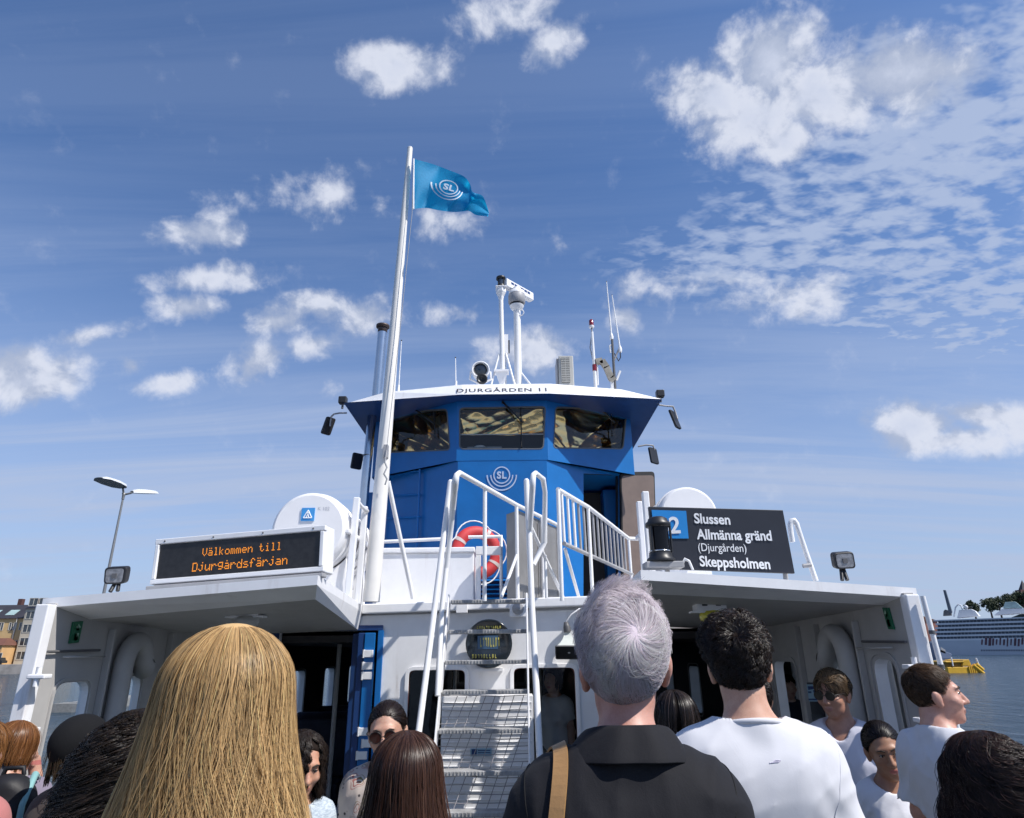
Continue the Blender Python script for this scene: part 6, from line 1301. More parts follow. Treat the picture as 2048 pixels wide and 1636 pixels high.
def short_hair(seed, n, whorl, len_top, len_low, lift_top, lift_low, hair_line, curl=0., curlf=3, m=9, up=0., clumps=220, swirl=.25, cl=.6, jit=1.0, bald=0.):
    r = np.random.default_rng(seed); N = n*4; v = r.normal(size=(N, 3)); v /= np.linalg.norm(v, axis=1)[:, None]
    w0_ = np.array(whorl, float); w0_ /= np.linalg.norm(w0_); keep = hair_line(v*HEAD_R+HEAD_C) & (r.uniform(size=N) > bald*np.exp(-((1-v@w0_)/.03))); v = v[keep][:n]; n = len(v); w = np.array(whorl, float); w /= np.linalg.norm(w)
    cc = v[r.integers(0, n, clumps)]; near = np.argmax(v@cc.T, 1); tgt = cc[near]
    top = np.clip((v[:, 2]+.05)/.95, 0, 1)[:, None]**1.4; L = (len_low+(len_top-len_low)*top)*r.uniform(.75, 1.12, (n, 1)); lift = lift_low+(lift_top-lift_low)*top; lift = lift*r.uniform(.6, 1.25, (n, 1))
    q = v.copy(); out = []; ph = r.uniform(0, 6.28, (n, 1)); Ravg = .088; cph = r.uniform(0, 6.28, clumps)[near][:, None]; rj = (r.normal(size=(n, 1))*.35+r.normal(size=clumps)[near][:, None]*.45)*jit
    for i in range(m):
        s = i/(m-1); t = q-w; t -= q*np.sum(t*q, 1, keepdims=True); t /= np.linalg.norm(t, axis=1, keepdims=True)+1e-6
        t = t+(swirl+rj*(1-.5*s))*np.cross(q, t); t[:, 2] -= .10; g_ = tgt-q; g_ -= q*np.sum(g_*q, 1, keepdims=True); t = t+cl*g_*4*s; t -= q*np.sum(t*q, 1, keepdims=True); t /= np.linalg.norm(t, axis=1, keepdims=True)+1e-6
        off = .002+lift*(math.sin(min(1, s*1.15)*math.pi*.62)); p = q*(HEAD_R+off)+HEAD_C
        p[:, 2] += (up*top[:, 0]*s*s)
        if curl:
            ang = 6.28*curlf*s+cph+.4*ph; side = np.cross(q, t); p = p+curl*min(1, s*2)*(np.cos(ang)*side+np.sin(ang)*q*1.0)
        out.append(p); q = q+t*(L/(m-1))/Ravg; q /= np.linalg.norm(q, axis=1, keepdims=True)
    return np.stack(out, 1), r.uniform(size=clumps)[near]

EYEW = None; SURF = {}
def make_person(label, px, py, Y, yaw=0, female=False, skin=(.62, .40, .30), H=None, X=None, sw=1.0, head=(0, 0, 0), hs=1.0, hair_top=.02, shirt=None, trousers=None, hair=None, arms=None, lod=1.0, face=False, belly=0., glasses=None, group='passengers on the ferry foredeck', lean=0., neck=None, torso_yaw=0, beard=None, sleeve=.55, name='person', shirt_kw=None):
    global EYEW
    tp = P(px, py, Y); X = tp.x if X is None else X; H = (tp.z-hair_top) if H is None else H
    hh = .235*hs; sb = (H-hh)/(1.75-.235); yw = R(yaw); cw, sw_ = math.cos(yw), math.sin(yw)
    ln = math.tan(R(lean))
    def W(v):                                                 # body space -> world
        v = np.asarray(v, float); xx = v[..., 0]+ln*v[..., 2]*0; yy = v[..., 1]
        lx = ln*(v[..., 2]-H)                                 # lean pivots about the head so the head stays put
        return np.stack([X+xx*cw-yy*sw_+lx, Y+xx*sw_+yy*cw, v[..., 2]], -1)
    t = thing(name, label, 'person', V(X-ln*H, Y, 0), group)
    S_ = lambda p: np.array(p, float)*np.array([sb*1.0, sb, sb])
    w = sw*(.90 if female else 1.0); sx = .158*w
    hc = np.array([0, .022*sb, H-.120*hs])
    hr = Euler((R(head[1]), R(head[2]), R(head[0])), 'XYZ').to_matrix(); HR = np.array(hr)
    def Wh(p): return W((np.asarray(p)*hs)@HR.T+hc)           # head space -> world
    A = {'L': [(-sx, -.012, 1.378), (-sx-.045, -.035, 1.11), (-sx-.05, .04, .87)], 'R': [(sx, -.012, 1.378), (sx+.045, -.035, 1.11), (sx+.05, .04, .87)]}
    if arms: A.update(arms)
    nr = (neck or (.047 if female else .056))
    g = lod
    xs = grid([(-.52, -.30, .012*g), (-.30, -.19, .006*g), (-.19, -.105, .011*g), (-.105, .105, .0048*g), (.105, .19, .011*g), (.19, .30, .006*g), (.30, .52, .012*g)])
    ys = grid([(-.28, -.13, .010*g), (-.13, .16, .0056*g), (.16, .34, .010*g)])
    zs = grid([(-.02, .12, .012*g), (.12, .66*sb, .018*g), (.66*sb, .90*sb, .007*g), (.90*sb, 1.38*sb, .014*g), (1.38*sb, H+.03, .0048*g)])
    f = Field(xs, ys, zs)
    def torso(f, infl=0, k=.06, legs=False):
        f.ell(S_((0, 0, .97)), S_((.165*(.5+.5*w)+(.008 if female else 0), .118, .14)), k, infl=infl); f.ell(S_((0, .005+belly*.3, 1.13)), S_((.140*w, .102+belly, .17)), k, infl=infl)
        f.ell(S_((0, .0, 1.29)), S_((.162*w, .118, .165)), k, infl=infl)
        if female: f.ell(S_((-.07, .085, 1.26)), S_((.06, .05, .055)), .04, infl=infl); f.ell(S_((.07, .085, 1.26)), S_((.06, .05, .055)), .04, infl=infl)
        f.ell(S_((-.085*w, -.055, 1.335)), S_((.085*w, .06, .10)), k, infl=infl); f.ell(S_((.085*w, -.055, 1.335)), S_((.085*w, .06, .10)), k, infl=infl)
        f.cone(S_((-sx*.92, -.012, 1.382)), S_((sx*.92, -.012, 1.382)), .052*sb, .052*sb, k, infl=infl)
        for s in (-1, 1): f.cone(S_((s*.128*w, -.018, 1.398)), S_((s*.018, -.022, 1.470)), .046*sb, .048*sb, .05, infl=infl)
    torso(f)
    nb, nt = S_((0, -.018, 1.42)), hc+HR@np.array([0, -.022, -.075])*hs
    f.cone(nb, nt, nr*1.12, nr, .035)
    # head
    def he(c, r, k, inv=None): f.ell(hc+HR@(np.array(c)*hs), np.array(r)*hs, k, R_=HR)
    he((0, -.015, .030), (.0760, .0965, .0885), .01); he((0, .020, -.022), (.062, .074, .085), .03); he((0, .026, -.066), (.051, .056, .044), .03); he((0, .070, -.098), (.021, .017, .017), .025)
    he((0, .080, .030), (.048, .012, .010), .018)
    for s in (-1, 1):
        he((s*.040, .062, -.026), (.026, .026, .022), .02); he((s*.030, .078, -.002), (.015, .010, .009), .008)
        he((s*.0795, -.010, -.010), (.009, .019, .030), .008); he((s*.085, -.018, -.001), (.007, .013, .022), .008); he((s*.078, -.003, -.034), (.008, .011, .011), .008)
        he((s*.0125, .098, -.034), (.0085, .010, .008), .008)
    f.cone(hc+HR@(np.array([0, .088, .016])*hs), hc+HR@(np.array([0, .112, -.029])*hs), .008*hs, .0125*hs, .010)
    he((0, .091, -.060), (.022, .008, .0048), .008); he((0, .089, -.0705), (.018, .008, .0055), .008)
    for sd, pts in A.items():
        a, b, c = [S_(p) for p in pts]; f.cone(a, b, .050*sb, .042*sb, .035); f.cone(b, c, .043*sb, .028*sb, .02)
        d = (c-b)/np.linalg.norm(c-b); fw = np.array([0, 1., 0]); fw = fw-d*(fw@d); fw /= np.linalg.norm(fw)+1e-9; n = np.cross(d, fw); s = -1 if sd == 'L' else 1
        pc = c+d*.045; f.cone(c+d*.01, c+d*.075, .026, .028, .02, flat=1.0)
        for q, (o_, l_) in enumerate(((.031, .072), (.010, .082), (-.011, .076), (-.031, .058))):
            k0 = c+d*.080+fw*o_; k1 = k0+d*l_*.5+n*(-s)*.004+fw*o_*.12; k2 = k1+d*l_*.5*.9-n*s*.016; f.cone(k0-d*.02, k1, .0100, .0090, .006); f.cone(k1, k2, .0088, .0072, .004)
        k0 = c+d*.030+fw*.026; k1 = k0+d*.030+fw*.026; k2 = k1+d*.032+fw*.004; f.cone(k0, k1, .0125, .0105, .008); f.cone(k1, k2, .0105, .008, .004)
    for s in (-1, 1):
        f.cone(S_((s*.088, 0, .93)), S_((s*.095, .012, .50)), .088*sb, .056*sb, .05); f.cone(S_((s*.095, .012, .50)), S_((s*.092, -.03, .09)), .055*sb, .038*sb, .03); f.cone(S_((s*.092, -.03, .05)), S_((s*.105, .14, .035)), .040*sb, .030*sb, .03)
    vs, qs = f.mesh(); SK = skin_mat('skin_%s' % '_'.join('%02d' % int(c*100) for c in skin), skin)
    # lips by position in head space
    ctr = vs[qs].mean(1); loc = ((ctr-hc)@HR)/hs; lip = (((loc[:, 0]/.023)**2+((loc[:, 2]+.0655)/.0115)**2) < 1) & (loc[:, 1] > .088)
    LP = mat('lips_%s' % ('f' if female else 'm'), (.42, .14, .12) if female else (.36, .17, .14), .4)
    body = mesh_np('body', W(vs), qs, [SK, LP], t, True, lip.astype(int))
    sm = body.modifiers.new('smooth', 'SMOOTH'); sm.factor = .5; sm.iterations = 2
    if face:
        for s in (-1, 1):
            ew = mat('eye_white', (.62, .60, .58), .15); ir = mat('dark_iris', (.03, .018, .012), .1); mb = MB(); c = np.array([s*.0305, .0800, .0045]); mb.ball(Wh(c), .0098*hs, ew, 14, 10); mb.ball(Wh(c+np.array([0, .0060, 0])), .0052*hs, ir, 10, 8); mb.build('eye', None, t)
            mb = MB(); mb.tube([V(*Wh((s*.014, .0965, .026))), V(*Wh((s*.030, .0945, .032))), V(*Wh((s*.047, .080, .027)))], .0032*hs, mat('dark_brow', (.03, .018, .012), .8), 6, rs=[.0035*hs, .004*hs, .002*hs]); mb.build('eyebrow', None, t)
            mb = MB(); mb.tube([V(*Wh((s*.019, .0905, .0085))), V(*Wh((s*.030, .0935, .0125))), V(*Wh((s*.043, .084, .0075)))], .0022*hs, MATS['dark_brow'], 6); mb.build('eyelid', None, t)
    if glasses:
        gb = MB(); lm = mat(*glasses[0]) if isinstance(glasses[0], tuple) else glasses[0]; fm = mat('dark_glasses_frame', (.02, .016, .014), .3); rx, rz = glasses[1]
        for s in (-1, 1):
            ol = [V(*Wh((s*.033+rx*math.cos(a), .1035-.10*abs(rx*math.cos(a)+.0)*(1 if s*math.cos(a) > 0 else .3), .004+rz*math.sin(a)))) for a in [2*math.pi*i/20 for i in range(20)]]
            gb.poly(ol, lm); gb.poly(ol[::-1], lm); gb.tube(ol+[ol[0]], .0016, fm, 5, cap=False)
            gb.tube([V(*Wh((s*(.033+rx), .099, .010))), V(*Wh((s*.080, .06, .012))), V(*Wh((s*.084, -.005, .012))), V(*Wh((s*.082, -.025, -.008)))], .0022, fm, 6)
        gb.tube([V(*Wh((-.010, .112, .008))), V(*Wh((.010, .112, .008)))], .002, fm, 6); gb.build('sunglasses', None, t)
    # clothes
    kw = dict(infl=.014, fold=.0035, hem=.84, sleeve=sleeve, neck=(1.475, .22), h=.0085*g, flare=.016, nkr=None, fz=1.0); kw.update(shirt_kw or {})
    if shirt is not None:
        hg = kw['h']; f2 = Field(grid([(-.46, .46, hg)]), grid([(-.24, .30, hg)]), grid([((kw['hem']-.03)*sb, 1.54*sb, hg)])); torso(f2, kw['infl'], .07)
        for sd, pts in A.items():
            a, b, c = [S_(p) for p in pts]
            if kw['sleeve'] > 0:
                f2.cone(a, b, .058*sb, .050*sb+kw['flare']*(1 if kw['sleeve'] <= 1 else .3), .055, infl=kw['infl']*.6, cut=min(1.02, kw['sleeve']) if kw['sleeve'] <= 1 else None)
                if kw['sleeve'] > 1: f2.cone(b, c, .050*sb, .036*sb, .03, infl=kw['infl']*.6, cut=.95)
        x, y, z = f2.pts((slice(None),)*3); x = x/sb; y = y/sb; zz = z/sb; fz = kw['fz']
        r = np.random.default_rng(int(abs(px)*7+py)); fo = 0
        for i in range(6):                                    # soft swells and a few sharper creases that run off the shoulders and arms
            kx, ky, kz = r.uniform(-34, 34)*fz, r.uniform(-16, 16)*fz, r.uniform(-30, 30)*fz; p0 = r.uniform(0, 6.28)
            q = np.sin(kx*x+ky*y+kz*zz+p0+1.5*np.sin(8*x*fz+9*zz+i)+.8*np.sin(19*zz-13*x+2*i)); env = .45+.55*np.clip(np.sin(6*x+5*zz*(1+.3*i)+i*1.7), -.5, 1)
            fo = fo+(q*.35 if i < 2 else (.45-1.3*(1-np.abs(q))**2.2))*env*(.5+.5*np.clip(np.abs(x)*5+(1.3-zz)*2.0, 0, 1))
        fo = fo+1.6*np.maximum(0, np.sin(34*np.abs(x)+30*(zz-1.2)))*np.exp(-((np.abs(x)-.17)/.06)**2-((zz-1.27)/.10)**2)
        f2.F += (fo*kw['fold']*.8).astype(np.float32)
        f2.F = np.maximum(f2.F, (kw['hem']*sb+.02*np.sin(6*x)-z)+0*y)
        zn, sl = kw['neck']; rr = np.sqrt(x*x+(y+.012)**2); f2.F = np.maximum(f2.F, (z-(zn-sl*y)*sb-1.6*np.maximum(0, rr-.088)*sb)*.75)
        if kw.get('scoop'): f2.F = np.maximum(f2.F, -np.sqrt((x/.078)**2+((y-.13)/.14)**2+((zz-1.49)/.115)**2)*.06+.06)
        vs2, qs2 = f2.mesh(); so_ = mesh_np('shirt', W(vs2), qs2, shirt, t); sm = so_.modifiers.new('smooth', 'SMOOTH'); sm.factor = .5; sm.iterations = 2
    if trousers is not None:
        hg = .016*g; f3 = Field(grid([(-.27, .27, hg)]), grid([(-.18, .18, hg)]), grid([(.05, 1.08*sb, hg)]))
        f3.ell(S_((0, 0, .97)), S_((.165*(.5+.5*w), .118, .14)), .05, infl=.010)
        for s in (-1, 1): f3.cone(S_((s*.088, 0, .93)), S_((s*.095, .012, .50)), .088*sb, .060*sb, .05, infl=.012); f3.cone(S_((s*.095, .012, .50)), S_((s*.092, -.03, .09)), .060*sb, .055*sb, .03, infl=.012)
        x, y, z = f3.pts((slice(None),)*3); f3.F = np.maximum(f3.F, .075*sb-z+0*x+0*y); f3.F = np.maximum(f3.F, z-1.03*sb+0*x+0*y); v3, q3 = f3.mesh(); mesh_np('trousers', W(v3), q3, trousers, t)
        for s in (-1, 1):
            f4 = Field(grid([(s*.10*sb-.07, s*.10*sb+.07, .012)]), grid([(-.13, .24, .012)]), grid([(-.012, .14, .012)])); f4.cone(S_((s*.092, -.04, .05)), S_((s*.105, .15, .042)), .050*sb, .042*sb, .03); x, y, z = f4.pts((slice(None),)*3); f4.F = np.maximum(f4.F, .002-z+0*x+0*y); v4, q4 = f4.mesh(); mesh_np('shoe', W(v4), q4, mat('dark_shoe_leather', (.03, .026, .024), .5), t)
    # hair
    if hair:
        kind, base, var, alt, altp, hm, args = hair
        if kind == 'long': Pth, tone = long_hair(**args['g'])
        else: Pth, tone = short_hair(**args['g'])
        rr = np.random.default_rng(5); n = len(Pth); tv = args.get('tv', .56); cols = np.clip(hair_cols(rr, n, base, var, alt, altp)*(1-tv/2+tv*tone[:, None]), .002, .97)
        Pw = Wh(Pth); ce = np.zeros_like(Pth); ce[..., 1] = HEAD_C[1]; ce[..., 2] = np.minimum(Pth[..., 2]-.02, HEAD_C[2]); ev = Pw-Wh(ce); ev /= np.linalg.norm(ev, axis=-1, keepdims=True)+1e-9
        strand_mesh('hair', Pw, args.get('r0', .0009), args.get('r1', .0004), cols, hm, t, 3, ev, args.get('envk', .72))
        # scalp cap so that nothing shows between the strands
        capf = args.get('cap')
        if capf is not None:
            f5 = Field(grid([(-.13, .13, .008)]), grid([(-.16, .14, .008)]), grid([(-.16, .17, .008)])); f5.ell(HEAD_C, HEAD_R, .01, infl=args.get('capt', .006))
            for e in args.get('capx', ()): f5.ell(e[0], e[1], .04)
            x, y, z = f5.pts((slice(None),)*3); f5.F = np.maximum(f5.F, capf(x, y, z)); v5, q5 = f5.mesh()
            cc = np.tile(np.append(np.array(args.get('capc', np.array(base)*args.get('capk', .8))), 1), (len(v5), 1)); mesh_np('hair_base', Wh(v5), q5, H_BASE, t, True, None, cc)
    BV = None
    if shirt is not None:
        from mathutils.bvhtree import BVHTree
        BV = BVHTree.FromPolygons([V(*q) for q in W(vs2)], [tuple(int(i) for i in q) for q in qs2])
    SURF[label] = BV
    return t, W, Wh, S_, sb
HL = lambda p: p[:, 2] > np.interp(p[:, 1], [-.115, -.06, -.03, .02, .065, .09], [-.082, -.080, -.020, .012, .055, .085])
HLF = lambda p: p[:, 2] > np.interp(p[:, 1], [-.115, -.06, -.03, .02, .055, .078], [-.082, -.080, -.020, .012, .062, .100])
HLFC = lambda x, y, z: np.interp(y, [-.115, -.06, -.03, .02, .055, .078], [-.070, -.066, -.010, .018, .068, .106])-z
HLC = lambda x, y, z: np.interp(y, [-.115, -.06, -.03, .02, .065, .09], [-.070, -.066, -.010, .018, .062, .092])-z
LHC = lambda x, y, z: np.interp(y, [-.13, -.02, .03, .07, .1], [-.15, -.13, -.02, .05, .092])-z
HL2 = lambda p: p[:, 2] > np.interp(p[:, 1], [-.115, -.06, -.03, .02, .065, .09], [-.100, -.098, -.030, .008, .055, .085])
HLC2 = lambda x, y, z: np.interp(y, [-.115, -.06, -.03, .02, .065, .09], [-.082, -.078, -.015, .016, .062, .092])-z
H_MID, H_SHINY, H_SOFT = hair_mat('hair_strands', .42, .36, .22), hair_mat('glossy_hair_strands', .34, .42, .10), hair_mat('white_hair_strands', .5, .25, .30, .72)
BLK = cloth_mat('black_cotton_cloth', (.009, .009, .012), .8, .15, .45, sheen=.03); WTS = cloth_mat('white_cotton_cloth', (.62, .62, .65), .9, .02, .18); WTB = cloth_mat('white_ribbed_cloth', (.60, .60, .68), .9, .03, .2)
NAVY = cloth_mat('navy_trouser_cloth', (.025, .03, .05), .85); DENIM = cloth_mat('blue_denim', (.05, .08, .15), .85, .15); KHAKI = cloth_mat('khaki_trouser_cloth', (.20, .17, .12), .85); GREYC = cloth_mat('grey_trouser_cloth', (.10, .10, .11), .85)
def floral(g, oc):
    v = g.new('ShaderNodeTexVoronoi'); g.put(v.inputs['Vector'], g.vmath('ADD', oc, g.vmath('SCALE', g.new('ShaderNodeTexNoise').outputs['Color'], .05))); v.inputs['Scale'].default_value = 15
    v2 = g.new('ShaderNodeTexVoronoi'); g.put(v2.inputs['Vector'], oc); v2.inputs['Scale'].default_value = 31
    pet = g.ramp(g.math('SINE', g.math('MULTIPLY', v.outputs['Distance'], 70)), -.1, .5); near = g.ramp(v.outputs['Distance'], .55, .42)
    hue = g.mix(g.ramp(g.noise(oc, 9, 2, .5), .45, .55), (.34, .13, .11), (.16, .15, .07)); c = g.mix(g.math('MULTIPLY', pet, near), (.50, .42, .36), hue)
    return g.mix(g.ramp(v2.outputs['Distance'], .22, .12), c, (.06, .05, .05))
FLORAL = cloth_mat('floral_blouse_cloth', (.5, .42, .36), .8, fn2=floral)
def marled(g, oc): n = g.noise(g.mapping(oc, scale=(1, 1, 3)), 60, 4, .7); return g.mix(g.ramp(n, .4, .6), (.34, .40, .46), (.52, .58, .62))
MARL = cloth_mat('pale_grey_blue_cloth', (.45, .5, .55), .85, fn2=marled); LAV = cloth_mat('grey_lavender_jacket', (.22, .19, .25), .8, .1); PINK = cloth_mat('dusty_pink_cloth', (.42, .16, .15), .85); BRNC = cloth_mat('dark_brown_cloth', (.05, .035, .03), .85)

# 1 ---- blonde
make_person('woman with long straight blonde hair seen from behind in the left foreground', 470, 1243, 1.2, 0, True, (.60, .40, .31), hair_top=.022, shirt=BRNC, trousers=DENIM, sw=.95,
  hair=('long', (.70, .46, .215), .15, (.38, .225, .095), .18, H_MID, dict(g=dict(seed=1, n=30000, length=.66, widen=.060, wave=.017, clumps=420, th_front=42, vol=.022, back=.02, m=22, frizz=.004, depth=.045, cl=.45, fly=.06), r0=.0006, r1=.0004, cap=LHC, capk=.9, capt=.0195, envk=.85, tv=.75)))
# 2 ---- white hair, black shirt
t2, W2, Wh2, S2, sb2 = make_person('man with short white lilac hair in a black collared shirt seen from behind', 1254, 1176, 1.45, 0, False, (.50, .26, .20), hair_top=.032, shirt=BLK, trousers=NAVY, head=(-6, 10, -3), lod=.85, neck=.054, hs=1.04, lean=5.5, sw=.93,
  hair=('short', (.97, .89, .96), .02, (.74, .62, .72), .16, H_SOFT, dict(g=dict(seed=2, n=13000, whorl=(.22, -.86, .50), len_top=.120, len_low=.095, lift_top=.024, lift_low=.007, hair_line=HL2, m=12, up=.038, clumps=150, swirl=.45, cl=.6, jit=.40, bald=.55), r0=.0007, r1=.0004, cap=HLC2, capc=(.68, .58, .63), capt=.0025, envk=.85, tv=.22)), shirt_kw=dict(sleeve=1.5, fold=.0085, infl=.022, neck=(1.462, .22), fz=.8))
def collar(W, S_, sb, r0, r1, z0, z1, m_, parent, thick=.004, yo=-.012, gap=.5):
    N = 40; vs = []; lay = [(r0, z0-.012, 0), (r0*1.02, z1, 0), (r0*1.10, z1+.004, 1), (r1, z0-.008, 1)]
    for (r_, z_, o_) in lay:
        for i in range(N+1):
            a = math.pi/2+gap+(2*math.pi-2*gap)*i/N; fr = (1+math.sin(a))/2; dip = .045*fr**1.5
            wob = .0035*math.sin(9*a+3*o_)*o_
            vs.append((r_*1.02*math.cos(a)*(1.12 if o_ else 1.0), r_*math.sin(a)+yo+wob, z_-dip-(.012*fr if r_ == r1 else 0)))
    v = W(np.array(vs)*sb); qs = [(l*(N+1)+i, l*(N+1)+i+1, (l+1)*(N+1)+i+1, (l+1)*(N+1)+i) for l in range(3) for i in range(N)]
    o = mesh_np('collar', v, qs, m_, parent); md = o.modifiers.new('solid', 'SOLIDIFY'); md.thickness = thick; md2 = o.modifiers.new('sub', 'SUBSURF'); md2.levels = 1; md2.render_levels = 2; return o
collar(W2, S2, sb2, .067, .113, 1.478, 1.530, BLK, t2)
yk = [tuple(W2(np.array((x, -.012-math.sqrt(max(0, .150**2-(x*.55)**2))*.93, 1.365-.10*x*x))*sb2)) for x in np.linspace(-.15, .15, 15)]
# bag with tan strap over the left shoulder
bg = thing('shoulder_bag', 'shoulder bag with tan leather strap on the left shoulder of the man in black', 'bag', V(*W2(S2((-.26, .02, .75)))))
TAN = mat('tan_leather', (.34, .19, .075), .5, var=.1, bump=.1, bscale=120)
pts = [(-.215, -.13, .86), (-.190, -.152, 1.10), (-.160, -.152, 1.25), (-.135, -.128, 1.37), (-.125, -.088, 1.448), (-.123, -.040, 1.482), (-.128, .010, 1.480), (-.140, .060, 1.44), (-.165, .115, 1.33), (-.21, .135, 1.10), (-.235, .11, .86)]
cv = []
for i in range(len(pts)-1):
    for k in range(5): u = k/5; p0, p1, p2, p3 = [np.array(pts[max(0, min(len(pts)-1, i+d))]) for d in (-1, 0, 1, 2)]; cv.append(.5*(2*p1+(p2-p0)*u+(2*p0-5*p1+4*p2-p3)*u*u+(3*p1-p0-3*p2+p3)*u**3))
bv = SURF['man with short white lilac hair in a black collared shirt seen from behind']; cw = []
for q in W2(np.array(cv)*sb2):
    loc, nn, _, dd = bv.find_nearest(V(*q)); cw.append((np.array(loc+nn*.005), np.array(nn)) if q[2] > .95 else (q, np.array(nn)))
cv = np.array([c for c, _ in cw]); nv = np.array([n for _, n in cw])
for _ in range(8): cv[1:-1] = .5*cv[1:-1]+.25*(cv[:-2]+cv[2:]); nv[1:-1] = .5*nv[1:-1]+.25*(nv[:-2]+nv[2:])
T_ = np.gradient(cv, axis=0); nv -= T_*(np.sum(nv*T_, 1)/np.sum(T_*T_, 1))[:, None]; nv /= np.linalg.norm(nv, axis=1)[:, None]; side = np.cross(T_, nv); side /= np.linalg.norm(side, axis=1)[:, None]
vs = np.concatenate([cv+side*.014+nv*.006, cv-side*.014+nv*.006, cv-side*.014+nv*.001, cv+side*.014+nv*.001]); n = len(cv); qs = [(l*n+i, l*n+i+1, ((l+1) % 4)*n+i+1, ((l+1) % 4)*n+i) for l in range(4) for i in range(n-1)]
mesh_np('strap', vs, qs, TAN, bg, False)
mb = MB(); c0 = V(*W2(S2((-.225, .0, .78)))); mb.box((c0.x-.05, c0.y-.15, c0.z-.13), (c0.x+.04, c0.y+.14, c0.z+.10), TAN); mb.build('bag_body', None, bg, bevel=.02, seg=3)
# 3 ---- dark hair, white T-shirt, necklace
t3, W3, Wh3, S3, sb3 = make_person('man with thick wavy dark hair in a white T-shirt and gold necklace seen from behind', 1470, 1229, 2.13, 0, False, (.55, .33, .235), hair_top=.030, shirt=WTS, trousers=NAVY, head=(-14, 3, -2), lod=.95, sw=1.10, neck=.062, hs=1.03,
  hair=('short', (.020, .013, .011), .35, (.06, .038, .028), .12, H_SHINY, dict(g=dict(seed=3, n=13000, whorl=(.0, -.70, .72), len_top=.085, len_low=.020, lift_top=.036, lift_low=.005, hair_line=lambda p: HL(p-np.array([0, 0, .012])), curl=.0075, curlf=1.2, m=11, up=.004, clumps=150, swirl=.5, cl=.9, jit=.5), r0=.0009, r1=.0005, cap=HLC, capk=.8, capt=.004)), shirt_kw=dict(sleeve=.9, flare=.030, fold=.0050, infl=.020, neck=(1.478, .24), fz=.8))
mb = MB(); pts = []
for i in range(41):
    a = 2*math.pi*i/40; pts.append(V(*W3(np.array((.077*math.cos(a), .072*math.sin(a)-.010, 1.487-.075*((1+math.sin(a))/2)**1.6+.006*math.cos(a)))*sb3)))
for i in range(40):
    for k in range(3): q = pts[i]*(1-k/3)+pts[i+1]*(k/3); mb.ball(q, .0022, mat('gold_chain', (.75, .50, .18), .25, metal=1.0), 6, 4)
mb.build('necklace', None, t3)
mb = MB(); pts = []
for i in range(33): a = 2*math.pi*i/32; pts.append(V(*W3(np.array((.092*math.cos(a), .083*math.sin(a)-.014, 1.474-.26*.083*math.sin(a)))*sb3)))
mb.tube(pts, .0085, WTS, 8, cap=False); mb.build('collar', None, t3)
mb = MB(); mb.tube([V(*Wh3((.078, -.005, .012))), V(*Wh3((.086, -.022, .004))), V(*Wh3((.085, -.032, -.014)))], .0022, BLACK, 6); mb.build('glasses_temple', None, t3)
def seam(W, sb, label, pts, r, m_, parent, name='seam', lift=.0006):
    bv = SURF[label]; out = []
    for i in range(len(pts)-1):
        for k in range(8):
            q = np.array(pts[i])*(1-k/8)+np.array(pts[i+1])*(k/8); loc, nn, _, _ = bv.find_nearest(V(*W(q*sb))); out.append(loc+nn*lift)
    for _ in range(2): out = [out[0]]+[(out[i-1]+out[i]*2+out[i+1])/4 for i in range(1, len(out)-1)]+[out[-1]]
    mb = MB(); mb.tube(out, r, m_, 6); return mb.build(name, None, parent)
L2, L3 = 'man with short white lilac hair in a black collared shirt seen from behind', 'man with thick wavy dark hair in a white T-shirt and gold necklace seen from behind'
SEAMB = cloth_mat('black_seam_thread', (.004, .004, .005), .7, sheen=0); SEAMW = cloth_mat('white_seam_thread', (.60, .60, .64), .9)
seam(W2, sb2, L2, [(-.19, -.10, 1.345), (-.12, -.2, 1.335), (0, -.2, 1.330), (.12, -.2, 1.335), (.19, -.10, 1.345)], .0014, SEAMB, t2)
for dx in (-.012, .012): seam(W2, sb2, L2, [(dx, -.2, 1.330), (dx*1.3, -.2, 1.20), (dx*1.8, -.2, 1.0)], .0022, BLK, t2, 'pleat')
for s_ in (-1, 1):
    seam(W2, sb2, L2, [(s_*.175, .0, 1.45), (s_*.180, -.06, 1.42), (s_*.165, -.12, 1.34), (s_*.150, -.14, 1.25), (s_*.150, -.10, 1.16)], .0016, SEAMB, t2)
    seam(W3, sb3, L3, [(s_*.205, .0, 1.45), (s_*.208, -.06, 1.42), (s_*.190, -.12, 1.34), (s_*.168, -.14, 1.25), (s_*.165, -.10, 1.16)], .0012, SEAMW, t3)
    seam(W3, sb3, L3, [(s_*.075, -.02, 1.50), (s_*.13, -.025, 1.46), (s_*.20, -.02, 1.44)], .0010, SEAMW, t3)
em = []
for k in range(13): a = 2*math.pi*k/12; em.append((.012+.020*math.cos(a), -.2, 1.425+.008*math.sin(a)))
seam(W3, sb3, L3, em, .0013, cloth_mat('pale_lilac_thread', (.52, .49, .60), .8), t3, 'embroidery')
# 4 ---- brunette
make_person('woman with long straight brown hair seen from behind in front of the ladder', 816, 1458, 2.13, 0, True, (.50, .32, .24), hair_top=.02, shirt=BRNC, trousers=DENIM, lod=1.2, sw=.85,
  hair=('long', (.060, .028, .019), .25, (.13, .070, .048), .12, H_SHINY, dict(g=dict(seed=4, n=11000, length=.62, widen=.062, wave=.006, clumps=170, th_front=42, vol=.02, back=.01, m=18, frizz=.002), r0=.0011, r1=.0007, cap=LHC, capk=.6, capt=.012)))
